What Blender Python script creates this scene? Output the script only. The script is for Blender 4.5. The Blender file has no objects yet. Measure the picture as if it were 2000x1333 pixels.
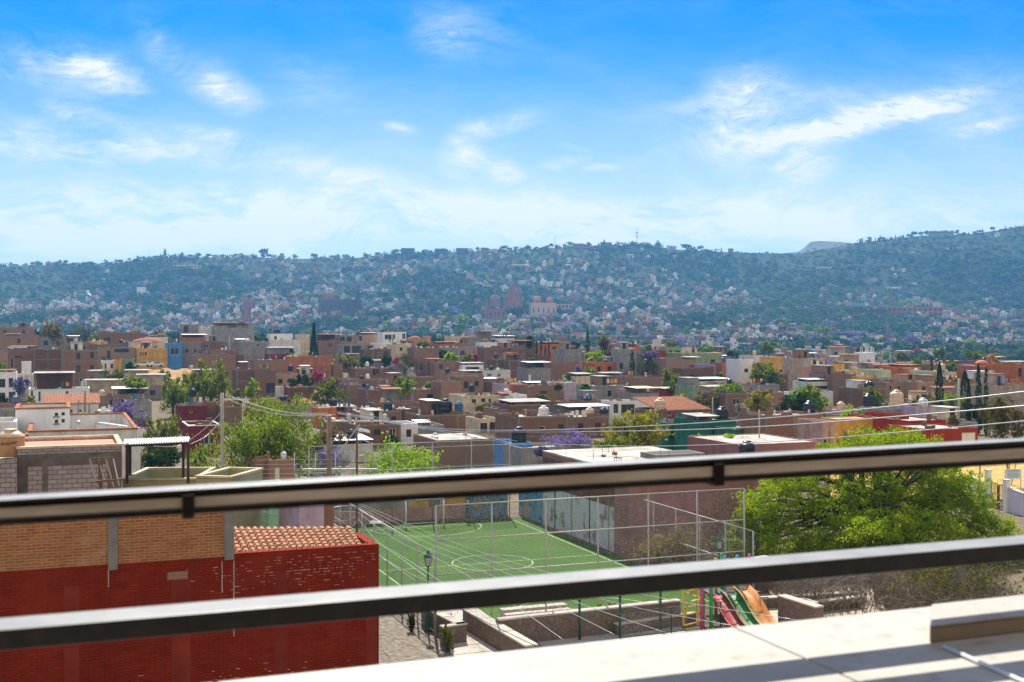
HZ_D=1.4e-4; HZ_C=(.16,.47,.84); SUN_E=5.0; SKY_E=.12; SK_S=1.3; SK_LO=(.03,.44,.75,1.); SK_HI=(.002,.46,.90,1.); CLOUD=(5.1,5.1,5.05,1.); BACKC=(5.9,5.1,4.1,1.); EXPO=.8; FARN=40; FILLN=65
import bpy, math, random
import numpy as np
from mathutils import Vector, Matrix
R=math.radians
F=2300.0; YH=645.0; CZ=15.0
C=bpy.context.scene.collection
rnd=random.Random(7); nr=np.random.default_rng(11)
AZ=21.1                                     # the town's street grid, degrees
U=(math.cos(R(AZ)),math.sin(R(AZ))); V=(-math.sin(R(AZ)),math.cos(R(AZ)))
def W(px,py,d): return Vector(((px-1000)/F*d, d, CZ-(py-YH)/F*d))
# ---------------------------------------------------------------- terrain height
_gd=[0,100,150,200,250,300,350,400,450,500,550,650,800,1000,1300,1600,2000]
_gl=[0,0,-1,-2,-2,-.5,1.5,4,7,8,6,-4,-8,-6,3,26,70]
_gc=[0,0,-1,-2,-2.2,-.8,.8,3,5,5.2,3,-5,-8,-5,9,33,82]
_gr=[0,0,-1,-2,-2.6,-2.2,-1.6,-.6,.2,-.4,-4,-9,-10,-6,2,22,58]
_sx=[-400,0,100,200,250,320,500,560,700,770,850,950,1050,1130,1250,1320,1430,1560,1620,1700,1800,1900,1960,2000,2400]
_sy=[522,519,517,519,511,503,502,506,503,494,493,491,487,480,478,487,492,495,485,471,460,456,448,440,400]
DR=2500.0
def ground(X,Y):
    X=np.asarray(X,float); Y=np.asarray(Y,float)
    d=np.maximum(Y,1.0); t=np.clip(X/d,-.6,.6); t=np.where(Y<=5,0,t)
    a=np.clip(t/.43,-1,1)
    gl=np.interp(d,_gd,_gl); gc=np.interp(d,_gd,_gc); gr=np.interp(d,_gd,_gr)
    g=np.where(a<0, gc*(1+a)-gl*a, gc*(1-a)+gr*a)
    ys=np.interp(1000+t*F,_sx,_sy); zr=CZ+(YH-ys)/F*DR
    s=np.clip((d-2000)/(DR-2000),0,1); s=s*(1.35-.35*s)
    g2=np.where(a<0,_gc[-1]*(1+a)-_gl[-1]*a,_gc[-1]*(1-a)+_gr[-1]*a)
    g=np.where(d>2000, g2+(zr-g2)*s, g)
    b=np.clip((d-DR)/900,0,1); g=np.where(d>DR, zr*(1-b)-20*b, g)
    m=np.clip((d-1000)/600,0,1)*np.clip((DR+500-d)/700,0,1)
    g=g+m*(6*np.sin(X/130+1)*np.sin(Y/170)+4*np.sin(X/61+Y/90))*(1-np.clip((d-2200)/300,0,1)*.9)
    return g
def gz(x,y): return float(ground(x,y))
def d_at(px,py):                             # distance at which the ground shows at a given row
    t=(px-1000)/F; ds=np.linspace(55,520,900); y=YH+(CZ-ground(t*ds,ds))*F/ds
    k=np.where(y<=py)[0]
    return float(ds[k[0]]) if len(k) else 500.0
# ---------------------------------------------------------------- materials
MATS={}
class NT:
    def __init__(s,name):
        s.m=bpy.data.materials.new(name); s.m.use_nodes=True; s.t=s.m.node_tree; s.t.nodes.clear()
        s.out=s.t.nodes.new('ShaderNodeOutputMaterial')
    def n(s,ty,ins=None,**kw):
        n=s.t.nodes.new(ty)
        for k,v in kw.items(): setattr(n,k,v)
        for k,v in (ins or {}).items():
            if isinstance(v,bpy.types.NodeSocket): s.t.links.new(v,n.inputs[k])
            else: n.inputs[k].default_value=v
        return n
    def math(s,op,a,b=0.0,c=0.0,clamp=False):
        return s.n('ShaderNodeMath',{0:a,1:b,2:c},operation=op,use_clamp=clamp).outputs[0]
    def mix(s,f,a,b,bt='MIX'):
        n=s.t.nodes.new('ShaderNodeMix'); n.data_type='RGBA'; n.blend_type=bt
        for i,v in ((0,f),(6,a),(7,b)):
            if isinstance(v,bpy.types.NodeSocket): s.t.links.new(v,n.inputs[i])
            else: n.inputs[i].default_value=v
        return n.outputs[2]
    def co(s,scale=(1,1,1),kind='Object'):
        c=s.n('ShaderNodeTexCoord').outputs[kind]
        return s.n('ShaderNodeMapping',{0:c,3:scale}).outputs[0]
    def noise(s,vec,sc,det=4,ro=.6):
        return s.n('ShaderNodeTexNoise',{'Vector':vec,'Scale':sc,'Detail':det,'Roughness':ro}).outputs[0]
    def ramp(s,f,lo,hi):
        return s.n('ShaderNodeMapRange',{0:f,1:lo,2:hi,3:0.0,4:1.0}).outputs[0]
    def bsdf(s,col,rough=.9,metal=0.,spec=.12,normal=None,coat=0.):
        b=s.n('ShaderNodeBsdfPrincipled',{'Base Color':col,'Roughness':rough,'Metallic':metal,'Specular IOR Level':spec,'Coat Weight':coat})
        if normal is not None: s.t.links.new(normal,b.inputs['Normal'])
        s.t.links.new(b.outputs[0],s.out.inputs[0]); return b
    def bump(s,h,st=.4,di=.02):
        return s.n('ShaderNodeBump',{'Height':h,'Strength':st,'Distance':di}).outputs[0]
def c4(c): return (c[0],c[1],c[2],1.)
def sc(c,k): return (min(1,c[0]*k),min(1,c[1]*k),min(1,c[2]*k),1.)
def plaster(name,rgb,var=.35,stain=.45,rough=.92,streak=(0.09,.08,.07)):
    if name in MATS: return MATS[name]
    q=NT(name); o=q.co()
    n1=q.noise(o,.8,6); n2=q.noise(q.co((2.2,2.2,.22)),1.6,5); n3=q.noise(o,9,3)
    col=q.mix(q.ramp(n1,.35,.7),sc(rgb,1-var),sc(rgb,1+var*.35))
    col=q.mix(q.math('MULTIPLY',q.ramp(n2,.52,.8),stain),col,c4(streak))
    col=q.mix(q.math('MULTIPLY',q.ramp(n3,.5,.9),.25),col,sc(rgb,.6))
    q.bsdf(col,rough,normal=q.bump(n3,.25,.02)); MATS[name]=q.m; return q.m
def brick(name,c1,c2,mortar,w=.27,hh=.085,m=.014,var=.5):
    if name in MATS: return MATS[name]
    q=NT(name); o=q.n('ShaderNodeTexCoord').outputs['Object']
    s=q.n('ShaderNodeSeparateXYZ',{0:o}).outputs
    v=q.n('ShaderNodeCombineXYZ',{0:q.math('ADD',s[0],s[1]),1:s[2]}).outputs[0]
    wob=q.n('ShaderNodeTexNoise',{'Vector':v,'Scale':1.4,'Detail':2.}).outputs[1]
    v2=q.n('ShaderNodeVectorMath',{0:v,1:q.n('ShaderNodeVectorMath',{0:wob,3:.03},operation='SCALE').outputs[0]},operation='ADD').outputs[0]
    b=q.n('ShaderNodeTexBrick',{'Vector':v2,'Color1':c4(c1),'Color2':c4(c2),'Mortar':c4(mortar),'Scale':1.,'Mortar Size':m,'Mortar Smooth':.3,'Bias':-.1,'Brick Width':w,'Row Height':hh})
    n1=q.noise(v,.55,6,.7); n2=q.noise(q.n('ShaderNodeMapping',{0:v,3:(1.4,5,1)}).outputs[0],1.1,4); n3=q.noise(v,7,3)
    col=q.mix(q.math('MULTIPLY',q.ramp(n1,.38,.72),var),b.outputs[0],sc([ (a+d)/2 for a,d in zip(c1,mortar)],.62))
    col=q.mix(q.math('MULTIPLY',q.ramp(n2,.5,.75),var*.55),col,sc(c2,1.35))
    col=q.mix(q.math('MULTIPLY',q.ramp(n3,.55,.8),.3),col,sc(c1,.45))
    r=q.n('ShaderNodeObjectInfo').outputs['Random']; r2=q.math('FRACT',q.math('MULTIPLY',r,7.31))
    if hh<.1 and 'orange' not in name and 'painted' not in name:
        col=q.mix(q.math('MULTIPLY',r2,.42),col,(.36,.225,.125,1)); col=q.n('ShaderNodeHueSaturation',{'Value':q.math('ADD',q.math('MULTIPLY',r,.7),.58),'Color':col}).outputs[0]
        n4=q.noise(q.n('ShaderNodeMapping',{0:v,3:(.5,2.2,1)}).outputs[0],1.7,6,.7); col=q.mix(q.math('MULTIPLY',q.ramp(n4,.56,.68),.55),col,(.40,.34,.27,1))
    if 'painted' in name:
        n4=q.noise(v,.45,8,.75); col=q.mix(q.math('MULTIPLY',q.ramp(n4,.48,.7),.55),col,(.28,.038,.014,1)); n5=q.noise(q.n('ShaderNodeMapping',{0:v,3:(1,.3,1)}).outputs[0],1.6,6); col=q.mix(q.math('MULTIPLY',q.ramp(n5,.52,.75),.5),col,(.11,.012,.007,1))
    if 'orange' in name: n4=q.noise(v,2.2,7,.75); col=q.mix(q.math('MULTIPLY',q.ramp(n4,.5,.66),.6),col,(.24,.10,.05,1)); col=q.mix(q.math('MULTIPLY',q.ramp(q.noise(v,.8,6,.7),.54,.7),.5),col,(.42,.30,.19,1))
    h=q.math('SUBTRACT',q.math('MULTIPLY',n3,.4),b.outputs[1])
    q.bsdf(col,.93,normal=q.bump(h,.6,.015)); MATS[name]=q.m; return q.m
def concrete(name,rgb,var=.4,scale=1.):
    # stained, patchy cement
    if name in MATS: return MATS[name]
    q=NT(name); o=q.co(); n1=q.noise(o,.5*scale,8,.65); n2=q.noise(o,6*scale,4)
    col=q.mix(q.ramp(n1,.35,.68),sc(rgb,1-var),sc(rgb,1+var*.3))
    col=q.mix(q.math('MULTIPLY',q.ramp(n2,.55,.8),.35),col,sc(rgb,.55))
    q.bsdf(col,.9,normal=q.bump(n2,.3,.02)); MATS[name]=q.m; return q.m
def simple(name,rgb,rough=.6,metal=0.,spec=.4,coat=0.):
    if name in MATS: return MATS[name]
    q=NT(name); n=q.noise(q.co(),5,4)
    col=q.mix(q.ramp(n,.3,.8),sc(rgb,1.1),sc(rgb,.75)); q.bsdf(col,rough,metal,spec,coat=coat); MATS[name]=q.m; return q.m
def leafmat(name,dark,light,trans=.45,nscale=.5):
    if name in MATS: return MATS[name]
    q=NT(name); a=q.n('ShaderNodeAttribute',attribute_name='tint').outputs[2]
    n=q.noise(q.co(),nscale,3); r=q.n('ShaderNodeObjectInfo').outputs['Random']
    f=q.math('ADD',q.math('MULTIPLY',a,.55),q.math('MULTIPLY',q.ramp(n,.35,.65),.45))
    col=q.mix(f,c4(dark),c4(light))
    hs=q.n('ShaderNodeHueSaturation',{'Hue':q.math('ADD',q.math('MULTIPLY',r,.05),.475),'Value':q.math('ADD',q.math('MULTIPLY',r,.5),.75),'Color':col}).outputs[0]
    d=q.n('ShaderNodeBsdfDiffuse',{0:hs}).outputs[0]; t=q.n('ShaderNodeBsdfTranslucent',{0:hs}).outputs[0]
    m=q.n('ShaderNodeMixShader',{0:trans,1:d,2:t}); q.t.links.new(m.outputs[0],q.out.inputs[0]); MATS[name]=q.m; return q.m
def attrmat(name,trans=0.,rough=.9):
    if name in MATS: return MATS[name]
    q=NT(name); a=q.n('ShaderNodeAttribute',attribute_name='Col').outputs[0]
    if trans:
        d=q.n('ShaderNodeBsdfDiffuse',{0:a}).outputs[0]; t=q.n('ShaderNodeBsdfTranslucent',{0:a}).outputs[0]
        m=q.n('ShaderNodeMixShader',{0:trans,1:d,2:t}); q.t.links.new(m.outputs[0],q.out.inputs[0])
    else: q.bsdf(a,rough)
    MATS[name]=q.m; return q.m
BR=brick('red_brown_brick',(.20,.078,.042),(.32,.135,.075),(.27,.21,.165))
BR2=brick('maroon_brick',(.145,.052,.036),(.23,.09,.06),(.21,.155,.13))
BR3=brick('tan_brick',(.29,.155,.09),(.38,.22,.13),(.35,.29,.24))
BRO=brick('bright_orange_brick',(.31,.085,.018),(.46,.155,.032),(.34,.25,.16),m=.018,var=.35)
BRR=brick('red_painted_brick',(.20,.020,.006),(.24,.027,.009),(.115,.012,.005),m=.011,var=.5)
BLK=brick('grey_concrete_block',(.33,.29,.28),(.42,.37,.35),(.13,.11,.095),w=.41,hh=.205,m=.016,var=.3)
BLF=brick('weathered_block',(.24,.22,.21),(.32,.29,.27),(.17,.15,.14),w=.41,hh=.205,m=.02,var=.6)
CON=concrete('raw_concrete',(.26,.24,.215)); CONL=concrete('pale_concrete_roof',(.50,.46,.41),.5)
PL=lambda n,c,**k: plaster(n,c,**k)
WH=PL('white_plaster',(.78,.78,.76),var=.12,stain=.22); WH2=PL('worn_white_plaster',(.68,.66,.62),var=.25,stain=.5)
CR=PL('cream_plaster',(.66,.56,.38)); PK=PL('pinkish_plaster',(.52,.33,.27)); GY=PL('grey_plaster',(.30,.29,.27))
BLU=PL('sky_blue_plaster',(.10,.30,.62),stain=.2); OR=PL('orange_plaster',(.56,.17,.055),stain=.3); YE=PL('ochre_yellow_plaster',(.68,.40,.09),stain=.3)
GN=PL('sage_green_plaster',(.27,.36,.20)); DG=PL('dark_green_plaster',(.035,.17,.11),stain=.25); MR=PL('maroon_plaster',(.20,.035,.04),stain=.25)
PU=PL('lavender_plaster',(.30,.25,.52),stain=.2); TE=PL('teal_plaster',(.03,.22,.22)); RD=PL('red_plaster',(.33,.045,.025),stain=.2)
PG=PL('pale_green_plaster',(.55,.60,.36)); PY=PL('pale_yellow_plaster',(.74,.66,.42)); LI=PL('lilac_plaster',(.52,.42,.50),stain=.15)
BRN=PL('rust_brown_plaster',(.40,.15,.07)); SAL=PL('salmon_plaster',(.62,.33,.24),stain=.3)
TILE=concrete('terracotta_tile',(.36,.155,.085),.45,3); METR=simple('zinc_sheet_metal',(.62,.62,.60),.38,.5)
GLS=simple('dark_window_glass',(.02,.025,.03),.12,0,.6); SHADEIN=simple('dark_interior',(.025,.022,.02),.8)
FRW=simple('white_frame_paint',(.70,.69,.66),.5); FRB=simple('black_iron',(.025,.025,.025),.5); WOOD=simple('brown_wood',(.16,.08,.04),.7)
TKB=simple('black_plastic_tank',(.014,.016,.018),.35); TKC=simple('beige_plastic_tank',(.62,.47,.30),.5); TKU=simple('blue_plastic_tank',(.03,.10,.20),.4)
STEEL=simple('galvanised_steel',(.55,.55,.54),.4,.7)
# ---------------------------------------------------------------- mesh builder
class MB:
    def __init__(s): s.v=[]; s.f=[]
    def quad(s,a,b,c,d):
        n=len(s.v); s.v+=[a,b,c,d]; s.f.append((n,n+1,n+2,n+3)); return s
    def box(s,x0,x1,y0,y1,z0,z1,bottom=True):
        n=len(s.v); s.v+=[(x0,y0,z0),(x1,y0,z0),(x1,y1,z0),(x0,y1,z0),(x0,y0,z1),(x1,y0,z1),(x1,y1,z1),(x0,y1,z1)]
        s.f+=[(n+4,n+5,n+6,n+7),(n,n+1,n+5,n+4),(n+1,n+2,n+6,n+5),(n+2,n+3,n+7,n+6),(n+3,n,n+4,n+7)]
        if bottom: s.f.append((n+3,n+2,n+1,n)); 
        return s
    def hull8(s,b,t):                     # 4 bottom points, 4 top points
        n=len(s.v); s.v+=list(map(tuple,b))+list(map(tuple,t))
        s.f+=[(n+4,n+5,n+6,n+7),(n,n+1,n+5,n+4),(n+1,n+2,n+6,n+5),(n+2,n+3,n+7,n+6),(n+3,n,n+4,n+7),(n+3,n+2,n+1,n)]; return s
    def bar(s,p,q,w,h=None):               # square bar between points
        p=Vector(p); q=Vector(q); h=h or w; d=(q-p).normalized(); up=Vector((0,0,1)) if abs(d.z)<.95 else Vector((0,1,0))
        a=d.cross(up).normalized()*w/2; b=a.cross(d).normalized()*h/2
        return s.hull8([p-a-b,p+a-b,p+a+b,p-a+b],[q-a-b,q+a-b,q+a+b,q-a+b])
    def tube(s,pts,rad,n=8,cap=True):
        if not hasattr(rad,'__len__'): rad=[rad]*len(pts)
        P=[Vector(p) for p in pts]; base=len(s.v)
        for i,p in enumerate(P):
            d=(P[min(i+1,len(P)-1)]-P[max(i-1,0)]).normalized(); up=Vector((0,0,1)) if abs(d.z)<.9 else Vector((1,0,0))
            a=d.cross(up).normalized(); b=a.cross(d)
            for k in range(n):
                t=2*math.pi*k/n; s.v.append(tuple(p+(a*math.cos(t)+b*math.sin(t))*rad[i]))
        for i in range(len(P)-1):
            for k in range(n):
                k2=(k+1)%n; s.f.append((base+i*n+k,base+i*n+k2,base+(i+1)*n+k2,base+(i+1)*n+k))
        if cap: s.f.append(tuple(base+k for k in range(n))[::-1]); s.f.append(tuple(base+(len(P)-1)*n+k for k in range(n)))
        return s
    def lathe(s,cx,cy,prof,n=12,sy=1.):
        base=len(s.v)
        for r,z in prof:
            for k in range(n):
                t=2*math.pi*k/n; s.v.append((cx+r*math.cos(t),cy+r*math.sin(t)*sy,z))
        for i in range(len(prof)-1):
            for k in range(n):
                k2=(k+1)%n; s.f.append((base+i*n+k,base+i*n+k2,base+(i+1)*n+k2,base+(i+1)*n+k))
        s.f.append(tuple(base+(len(prof)-1)*n+k for k in range(n))); s.f.append(tuple(base+k for k in range(n))[::-1]); return s
    def build(s,name,mat,parent=None,smooth=False,bevel=0):
        me=bpy.data.meshes.new(name); me.from_pydata([tuple(v) for v in s.v],[],s.f); me.materials.append(mat)
        if smooth: me.polygons.foreach_set('use_smooth',[True]*len(me.polygons))
        o=bpy.data.objects.new(name,me); C.objects.link(o); o.parent=parent
        if bevel: m=o.modifiers.new('bevel','BEVEL'); m.width=bevel; m.segments=2; m.limit_method='ANGLE'
        return o
THINGS=[]
def tag(o,label=None,cat=None,group=None,kind=None):
    if label: o['label']=label
    if cat: o['category']=cat; THINGS.append(o)
    if group: o['group']=group
    if kind: o['kind']=kind
    return o
def thing(name,label,cat,loc=(0,0,0),rz=0,group=None):
    o=bpy.data.objects.new(name,None); C.objects.link(o); o.location=loc; o.rotation_euler=(0,0,rz); o.empty_display_size=.2
    return tag(o,label,cat,group)
def fastquads(name,V4,mat,parent=None,tint=None,col=None):
    V4=np.asarray(V4,dtype=np.float32); N=len(V4); me=bpy.data.meshes.new(name)
    me.vertices.add(N*4); me.vertices.foreach_set('co',V4.reshape(-1))
    me.loops.add(N*4); me.loops.foreach_set('vertex_index',np.arange(N*4,dtype=np.int32))
    me.polygons.add(N); me.polygons.foreach_set('loop_start',np.arange(0,N*4,4,dtype=np.int32))
    me.update(calc_edges=True)
    if tint is not None:
        a=me.attributes.new('tint','FLOAT','FACE'); a.data.foreach_set('value',np.asarray(tint,dtype=np.float32))
    if col is not None:
        a=me.attributes.new('Col','FLOAT_COLOR','FACE'); cc=np.ones((N,4),np.float32); cc[:,:3]=col; a.data.foreach_set('color',cc.reshape(-1))
    me.materials.append(mat); o=bpy.data.objects.new(name,me); C.objects.link(o); o.parent=parent; return o
# ---------------------------------------------------------------- houses
NH=[0]
CUSTOM=[]
def house(x0,x1,yt,mat,label,yb=None,d=None,dr=None,a=AZ,L=8.,win=(),tanks=(),frame=None,par=.35,roof=CONL,canopy=(),zb=None,
          top='flat',door=(),name='house',cat='house',group=None,rebar=False,auto=0,fine=False,wmat=None,topmat=None,band=None,key=True):
    a=R(a); ca,sa=math.cos(a),math.sin(a); t0=(x0-1000)/F; t1=(x1-1000)/F
    if d is None and dr is None: d=d_at((x0+x1)/2,yb)
    if dr is not None:
        # right corner known: walk left
        X1=t1*dr; w=(X1-t0*dr)/(ca-t0*sa); d=dr-w*sa
    X0=t0*d; w=(t1*d-X0)/(ca-t1*sa)
    dm=dr if dr is not None else d+.5*w*sa
    zt=CZ-(yt-YH)/F*dm
    gx,gy=X0+ca*w/2,d+sa*w/2
    g=gz(gx,gy)-.6 if zb is None else zb
    H=max(zt-g,1.5)
    o=thing(name,label,cat,(X0,d,g),a,group)
    def loc(px,py):                        # pixel on the front face -> local x, z
        t=(px-1000)/F; x=(t*d-X0)/(ca-t*sa); dd=d+x*sa; return x, CZ-(py-YH)/F*dd-g
    holes=[]
    for q in list(win)+list(door):
        xa,za=loc(q[0],q[3]); xb,zb2=loc(q[2],q[1]); holes.append([max(.1,xa),min(w-.1,xb),max(.05,za),min(H-.15,zb2),q in door])
    if not auto and not win and not door and name=='house' and top!='vault' and d>140 and w>4.5 and H>2.6 and random.Random(int(x0+yt*11)).random()<.8 and 'blank' not in label: auto=random.Random(int(x0)).choice([1,2,2,3])
    if auto:
        nf=max(1,int(H/2.9)); nw=auto
        for k in range(nf):
            for i in range(nw):
                if rnd.random()<.18: continue
                cx=w*(i+.5)/nw+rnd.uniform(-.3,.3); ww=rnd.choice([.5,.6,.45,.8]); zc=H-1.6-k*2.8
                if zc<1 or cx-ww<.2 or cx+ww>w-.2: continue
                holes.append([cx-ww,cx+ww,zc-rnd.choice([.5,.6,1.0]),zc+.6,False])
    holes=[h for h in holes if h[1]-h[0]>.15 and h[3]-h[2]>.15]
    b=MB(); T=.16; rz_=H-par
    xs=sorted({0,w,*[h[0] for h in holes],*[h[1] for h in holes]}); zs=sorted({0,H,*[h[2] for h in holes],*[h[3] for h in holes]})
    if fine:
        xs=sorted(set(xs)); 
    for i in range(len(xs)-1):
        for j in range(len(zs)-1):
            mx,mz=(xs[i]+xs[i+1])/2,(zs[j]+zs[j+1])/2
            if any(h[0]<mx<h[1] and h[2]<mz<h[3] for h in holes): continue
            b.quad((xs[i],0,zs[j]),(xs[i+1],0,zs[j]),(xs[i+1],0,zs[j+1]),(xs[i],0,zs[j+1]))
    for h in holes:
        xa,xb,za,zc=h[:4]; D=.14
        b.quad((xa,0,za),(xa,D,za),(xa,D,zc),(xa,0,zc)); b.quad((xb,D,za),(xb,0,za),(xb,0,zc),(xb,D,zc))
        b.quad((xa,0,za),(xb,0,za),(xb,D,za),(xa,D,za)); b.quad((xa,D,zc),(xb,D,zc),(xb,0,zc),(xa,0,zc))
    b.quad((w,0,0),(w,L,0),(w,L,H),(w,0,H)); b.quad((w,L,0),(0,L,0),(0,L,H),(w,L,H)); b.quad((0,L,0),(0,0,0),(0,0,H),(0,L,H))
    b.quad((0,0,H),(w,0,H),(w-T,T,H),(T,T,H)); b.quad((w,0,H),(w,L,H),(w-T,L-T,H),(w-T,T,H)); b.quad((w,L,H),(0,L,H),(T,L-T,H),(w-T,L-T,H)); b.quad((0,L,H),(0,0,H),(T,T,H),(T,L-T,H))
    i0,i1,j0,j1=T,w-T,T,L-T
    b.quad((i0,j0,rz_),(i0,j0,H),(i1,j0,H),(i1,j0,rz_)); b.quad((i1,j0,rz_),(i1,j0,H),(i1,j1,H),(i1,j1,rz_)); b.quad((i1,j1,rz_),(i1,j1,H),(i0,j1,H),(i0,j1,rz_)); b.quad((i0,j1,rz_),(i0,j1,H),(i0,j0,H),(i0,j0,rz_))
    if mat in(BR,BR2,BR3,BLF) and top=='flat' and not rebar:
        rz2=random.Random(int(x0*3+yt*5)); x=0
        while x<w-.7:
            s_=min(rz2.uniform(.5,2.4),w-.02-x)
            if rz2.random()<.5: b.box(x,x+s_-.01,.0,T-.01,H,H+rz2.choice([.085,.17,.17,.3,.5]),False)
            x+=s_
        y=T
        while y<L-.8:
            s_=min(rz2.uniform(.5,2.4),L-y-.02)
            if rz2.random()<.4: b.box(.0,T-.01,y,y+s_,H,H+rz2.choice([.085,.17,.3,.6]),False)
            y+=s_
    b.build('wall',mat,o)
    if topmat:                             # coping
        cp=MB(); e=.05; cp.box(-e,w+e,-e,T+.02,H+.003,H+.10); cp.box(-e,w+e,L-T,L+e,H+.003,H+.10); cp.box(-e,T+.02,T+.02,L-T,H+.003,H+.10); cp.box(w-T,w+e,T+.02,L-T,H+.003,H+.10)
        cp.build('coping',topmat,o)
    if top=='flat': MB().quad((T,T,rz_),(w-T,T,rz_),(w-T,L-T,rz_),(T,L-T,rz_)).build('roof',roof,o)
    elif top=='tile':
        r=MB(); n=max(4,int(w/.45)); rise=min(1.6,L*.22); e=.3
        r.hull8([(-e,-e,H-.02),(w+e,-e,H-.02),(w+e,L+e,H+rise-.02),(-e,L+e,H+rise-.02)],[(-e,-e,H+.1),(w+e,-e,H+.1),(w+e,L+e,H+rise+.1),(-e,L+e,H+rise+.1)])
        for k in range(n):
            x=-e+(w+2*e)*(k+.5)/n; r.tube([(x,-e-.03,H+.1),(x,L+e+.03,H+rise+.1)],.10,5)
        r.build('tiled_roof',TILE,o)
    elif top=='hip':
        r=MB(); e=.4; n0=len(r.v); zr=H+min(1.8,w*.2); m=min(w,L)/2
        r.v+=[(-e,-e,H),(w+e,-e,H),(w+e,L+e,H),(-e,L+e,H),(m*.9,L/2,zr),(w-m*.9,L/2,zr)]
        r.f+=[(0,1,5,4),(1,2,5),(2,3,4,5),(3,0,4),(3,2,1,0)]; r.build('tiled_roof',TILE,o)
    elif top in('dome','vault'):
        MB().quad((T,T,rz_),(w-T,T,rz_),(w-T,L-T,rz_),(T,L-T,rz_)).build('roof',roof,o)
        prof=[(1,0),(.96,.16),(.85,.36),(.66,.55),(.4,.68),(.12,.74)]; s=min(w,L)*.47
        if top=='dome': MB().lathe(w/2,L/2,[(r_*s,rz_+.02+z_*s*.75) for r_,z_ in prof],16).build('dome',TILE,o,True)
        else: MB().lathe(w/2,L/2,[(r_*w*.46,rz_+.02+z_*w*.22) for r_,z_ in prof],20,sy=L/w).build('vault',TILE,o,True)
    rs=random.Random(int(x0*7+yt))
    if frame is None: frame=mat in(BR,BR2,BR3,BLF) and w>2.5 and rs.random()<.72
    if frame:
        f=MB(); nc=max(1,int(round(w/rs.uniform(3.,4.2)))); cw=.11
        for k in range(nc+1):
            x=min(max(w*k/nc,cw),w-cw)
            if any(h[0]-cw<x<h[1]+cw for h in holes): continue
            f.box(x-cw,x+cw,-.025,.0-.002,0,H-.24); 
            if rebar or rs.random()<.3:
                for s in(-.05,.05): f.box(x+s-.012,x+s+.012,.06,.085,H,H+rs.uniform(.4,1.1))
        f.box(0,w,-.028,-.002,H-.24,H-.01)
        z=H-2.9
        while z>.5:
            if not any(h[2]-.1<z<h[3]+.25 for h in holes): f.box(0,w,-.03,-.002,z,z+.2)
            z-=2.8
        ns=max(1,int(round(L/3.5)))
        for k in range(1,ns+1): f.box(-.025,-.002,L*k/ns-.25,L*k/ns-.02,0,H-.24)
        f.box(-.028,-.002,0,L,H-.24,H-.01)
        f.build('concrete_frame',CON,o)
    for h in holes:
        xa,xb,za,zc,isd=h; fr=MB(); t=.06 if xb-xa>.5 else .035; fm=wmat or rs.choice([FRW,FRB,WOOD,FRB])
        fr.box(xa,xb,.06,.12,zc-t,zc); fr.box(xa,xb,.06,.12,za,za+t); fr.box(xa,xa+t,.06,.12,za+t,zc-t); fr.box(xb-t,xb,.06,.12,za+t,zc-t)
        if xb-xa>.9: m=(xa+xb)/2; fr.box(m-.025,m+.025,.065,.115,za+t,zc-t)
        w_=fr.build('door' if isd else 'window',fm,o)
        MB().box(xa+t*.5,xb-t*.5,.1,.135,za+t*.5,zc-t*.5).build('panel' if isd else 'pane',(rs.choice([WOOD,FRW,FRB]) if isd else GLS),w_)
        if not isd and w<40 and rs.random()<.6: MB().box(xa-.08,xb+.08,-.07,.0-.003,za-.09,za-.01).build('sill',CON,w_)
    for cn in canopy:                       # (px0,px1,py,mat[,back])
        xa,zc=loc(cn[0],cn[2]); xb,_=loc(cn[1],cn[2]); bk=min(L,cn[4] if len(cn)>4 else 4.); zc=max(zc,H+.5)
        sh=MB(); sh.hull8([(xa-.2,-.2,zc-.06),(xb+.2,-.2,zc-.06),(xb+.2,bk,zc+.1),(xa-.2,bk,zc+.1)],[(xa-.2,-.2,zc),(xb+.2,-.2,zc),(xb+.2,bk,zc+.16),(xa-.2,bk,zc+.16)])
        co=sh.build('canopy',cn[3],o)
        for (px_,py_) in((xa+.1,.12),(xb-.1,.12),(xa+.1,bk-.25),(xb-.1,bk-.25)):
            MB().box(px_-.06,px_+.06,py_-.06,py_+.06,rz_+.003,zc+(-.065 if py_<1 else .03)).build('post',CON if cn[3]!=METR else FRB,co)
        if bk>2: MB().box(xa+.3,xb-.3,bk-.2,bk-.1,rz_+.003,zc+.02).build('back_wall',rs.choice([GY,BR,WH2,CR]),co)
    o['_w']=w
    if name=='house' and top=='flat' and not fine and w>3 and L>3 and d>120:
        jb=MB(); q2=random.Random(int(x1*13+yt))
        for k in range(q2.randint(5,13)):
            x=q2.uniform(.3,w-.9); y=q2.uniform(.3,L-1.); s1=q2.uniform(.12,.75); jb.box(x,x+s1,y,y+q2.uniform(.15,.7),rz_+.004,H+q2.choice([.05,.15,.3,.5,.8])*q2.uniform(.3,1))
        jb.build('roof_clutter',q2.choice([CON,BR,WH2,METR,GY,BR3,TKU if 0 else WOOD]),o)['kind']='stuff'
        if q2.random()<.16 and w>4:
            x=q2.uniform(.3,w-3.2); ll=MB().tube([(x,.6,rz_),(x,.6,H+1.5)],.03,5).tube([(x+2.8,.6,rz_),(x+2.8,.6,H+1.5)],.03,5).tube([(x,.6,H+1.45),(x+2.8,.6,H+1.4)],.012,4).build('clothes_line',FRB,o)
            for k in range(3): MB().box(x+.25+k*.85,x+.25+k*.85+q2.uniform(.4,.7),.585,.6,H+.55,H+1.38).build('laundry',q2.choice([WH,BLU,RD,PU,YE,PK,TE]),ll)
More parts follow.
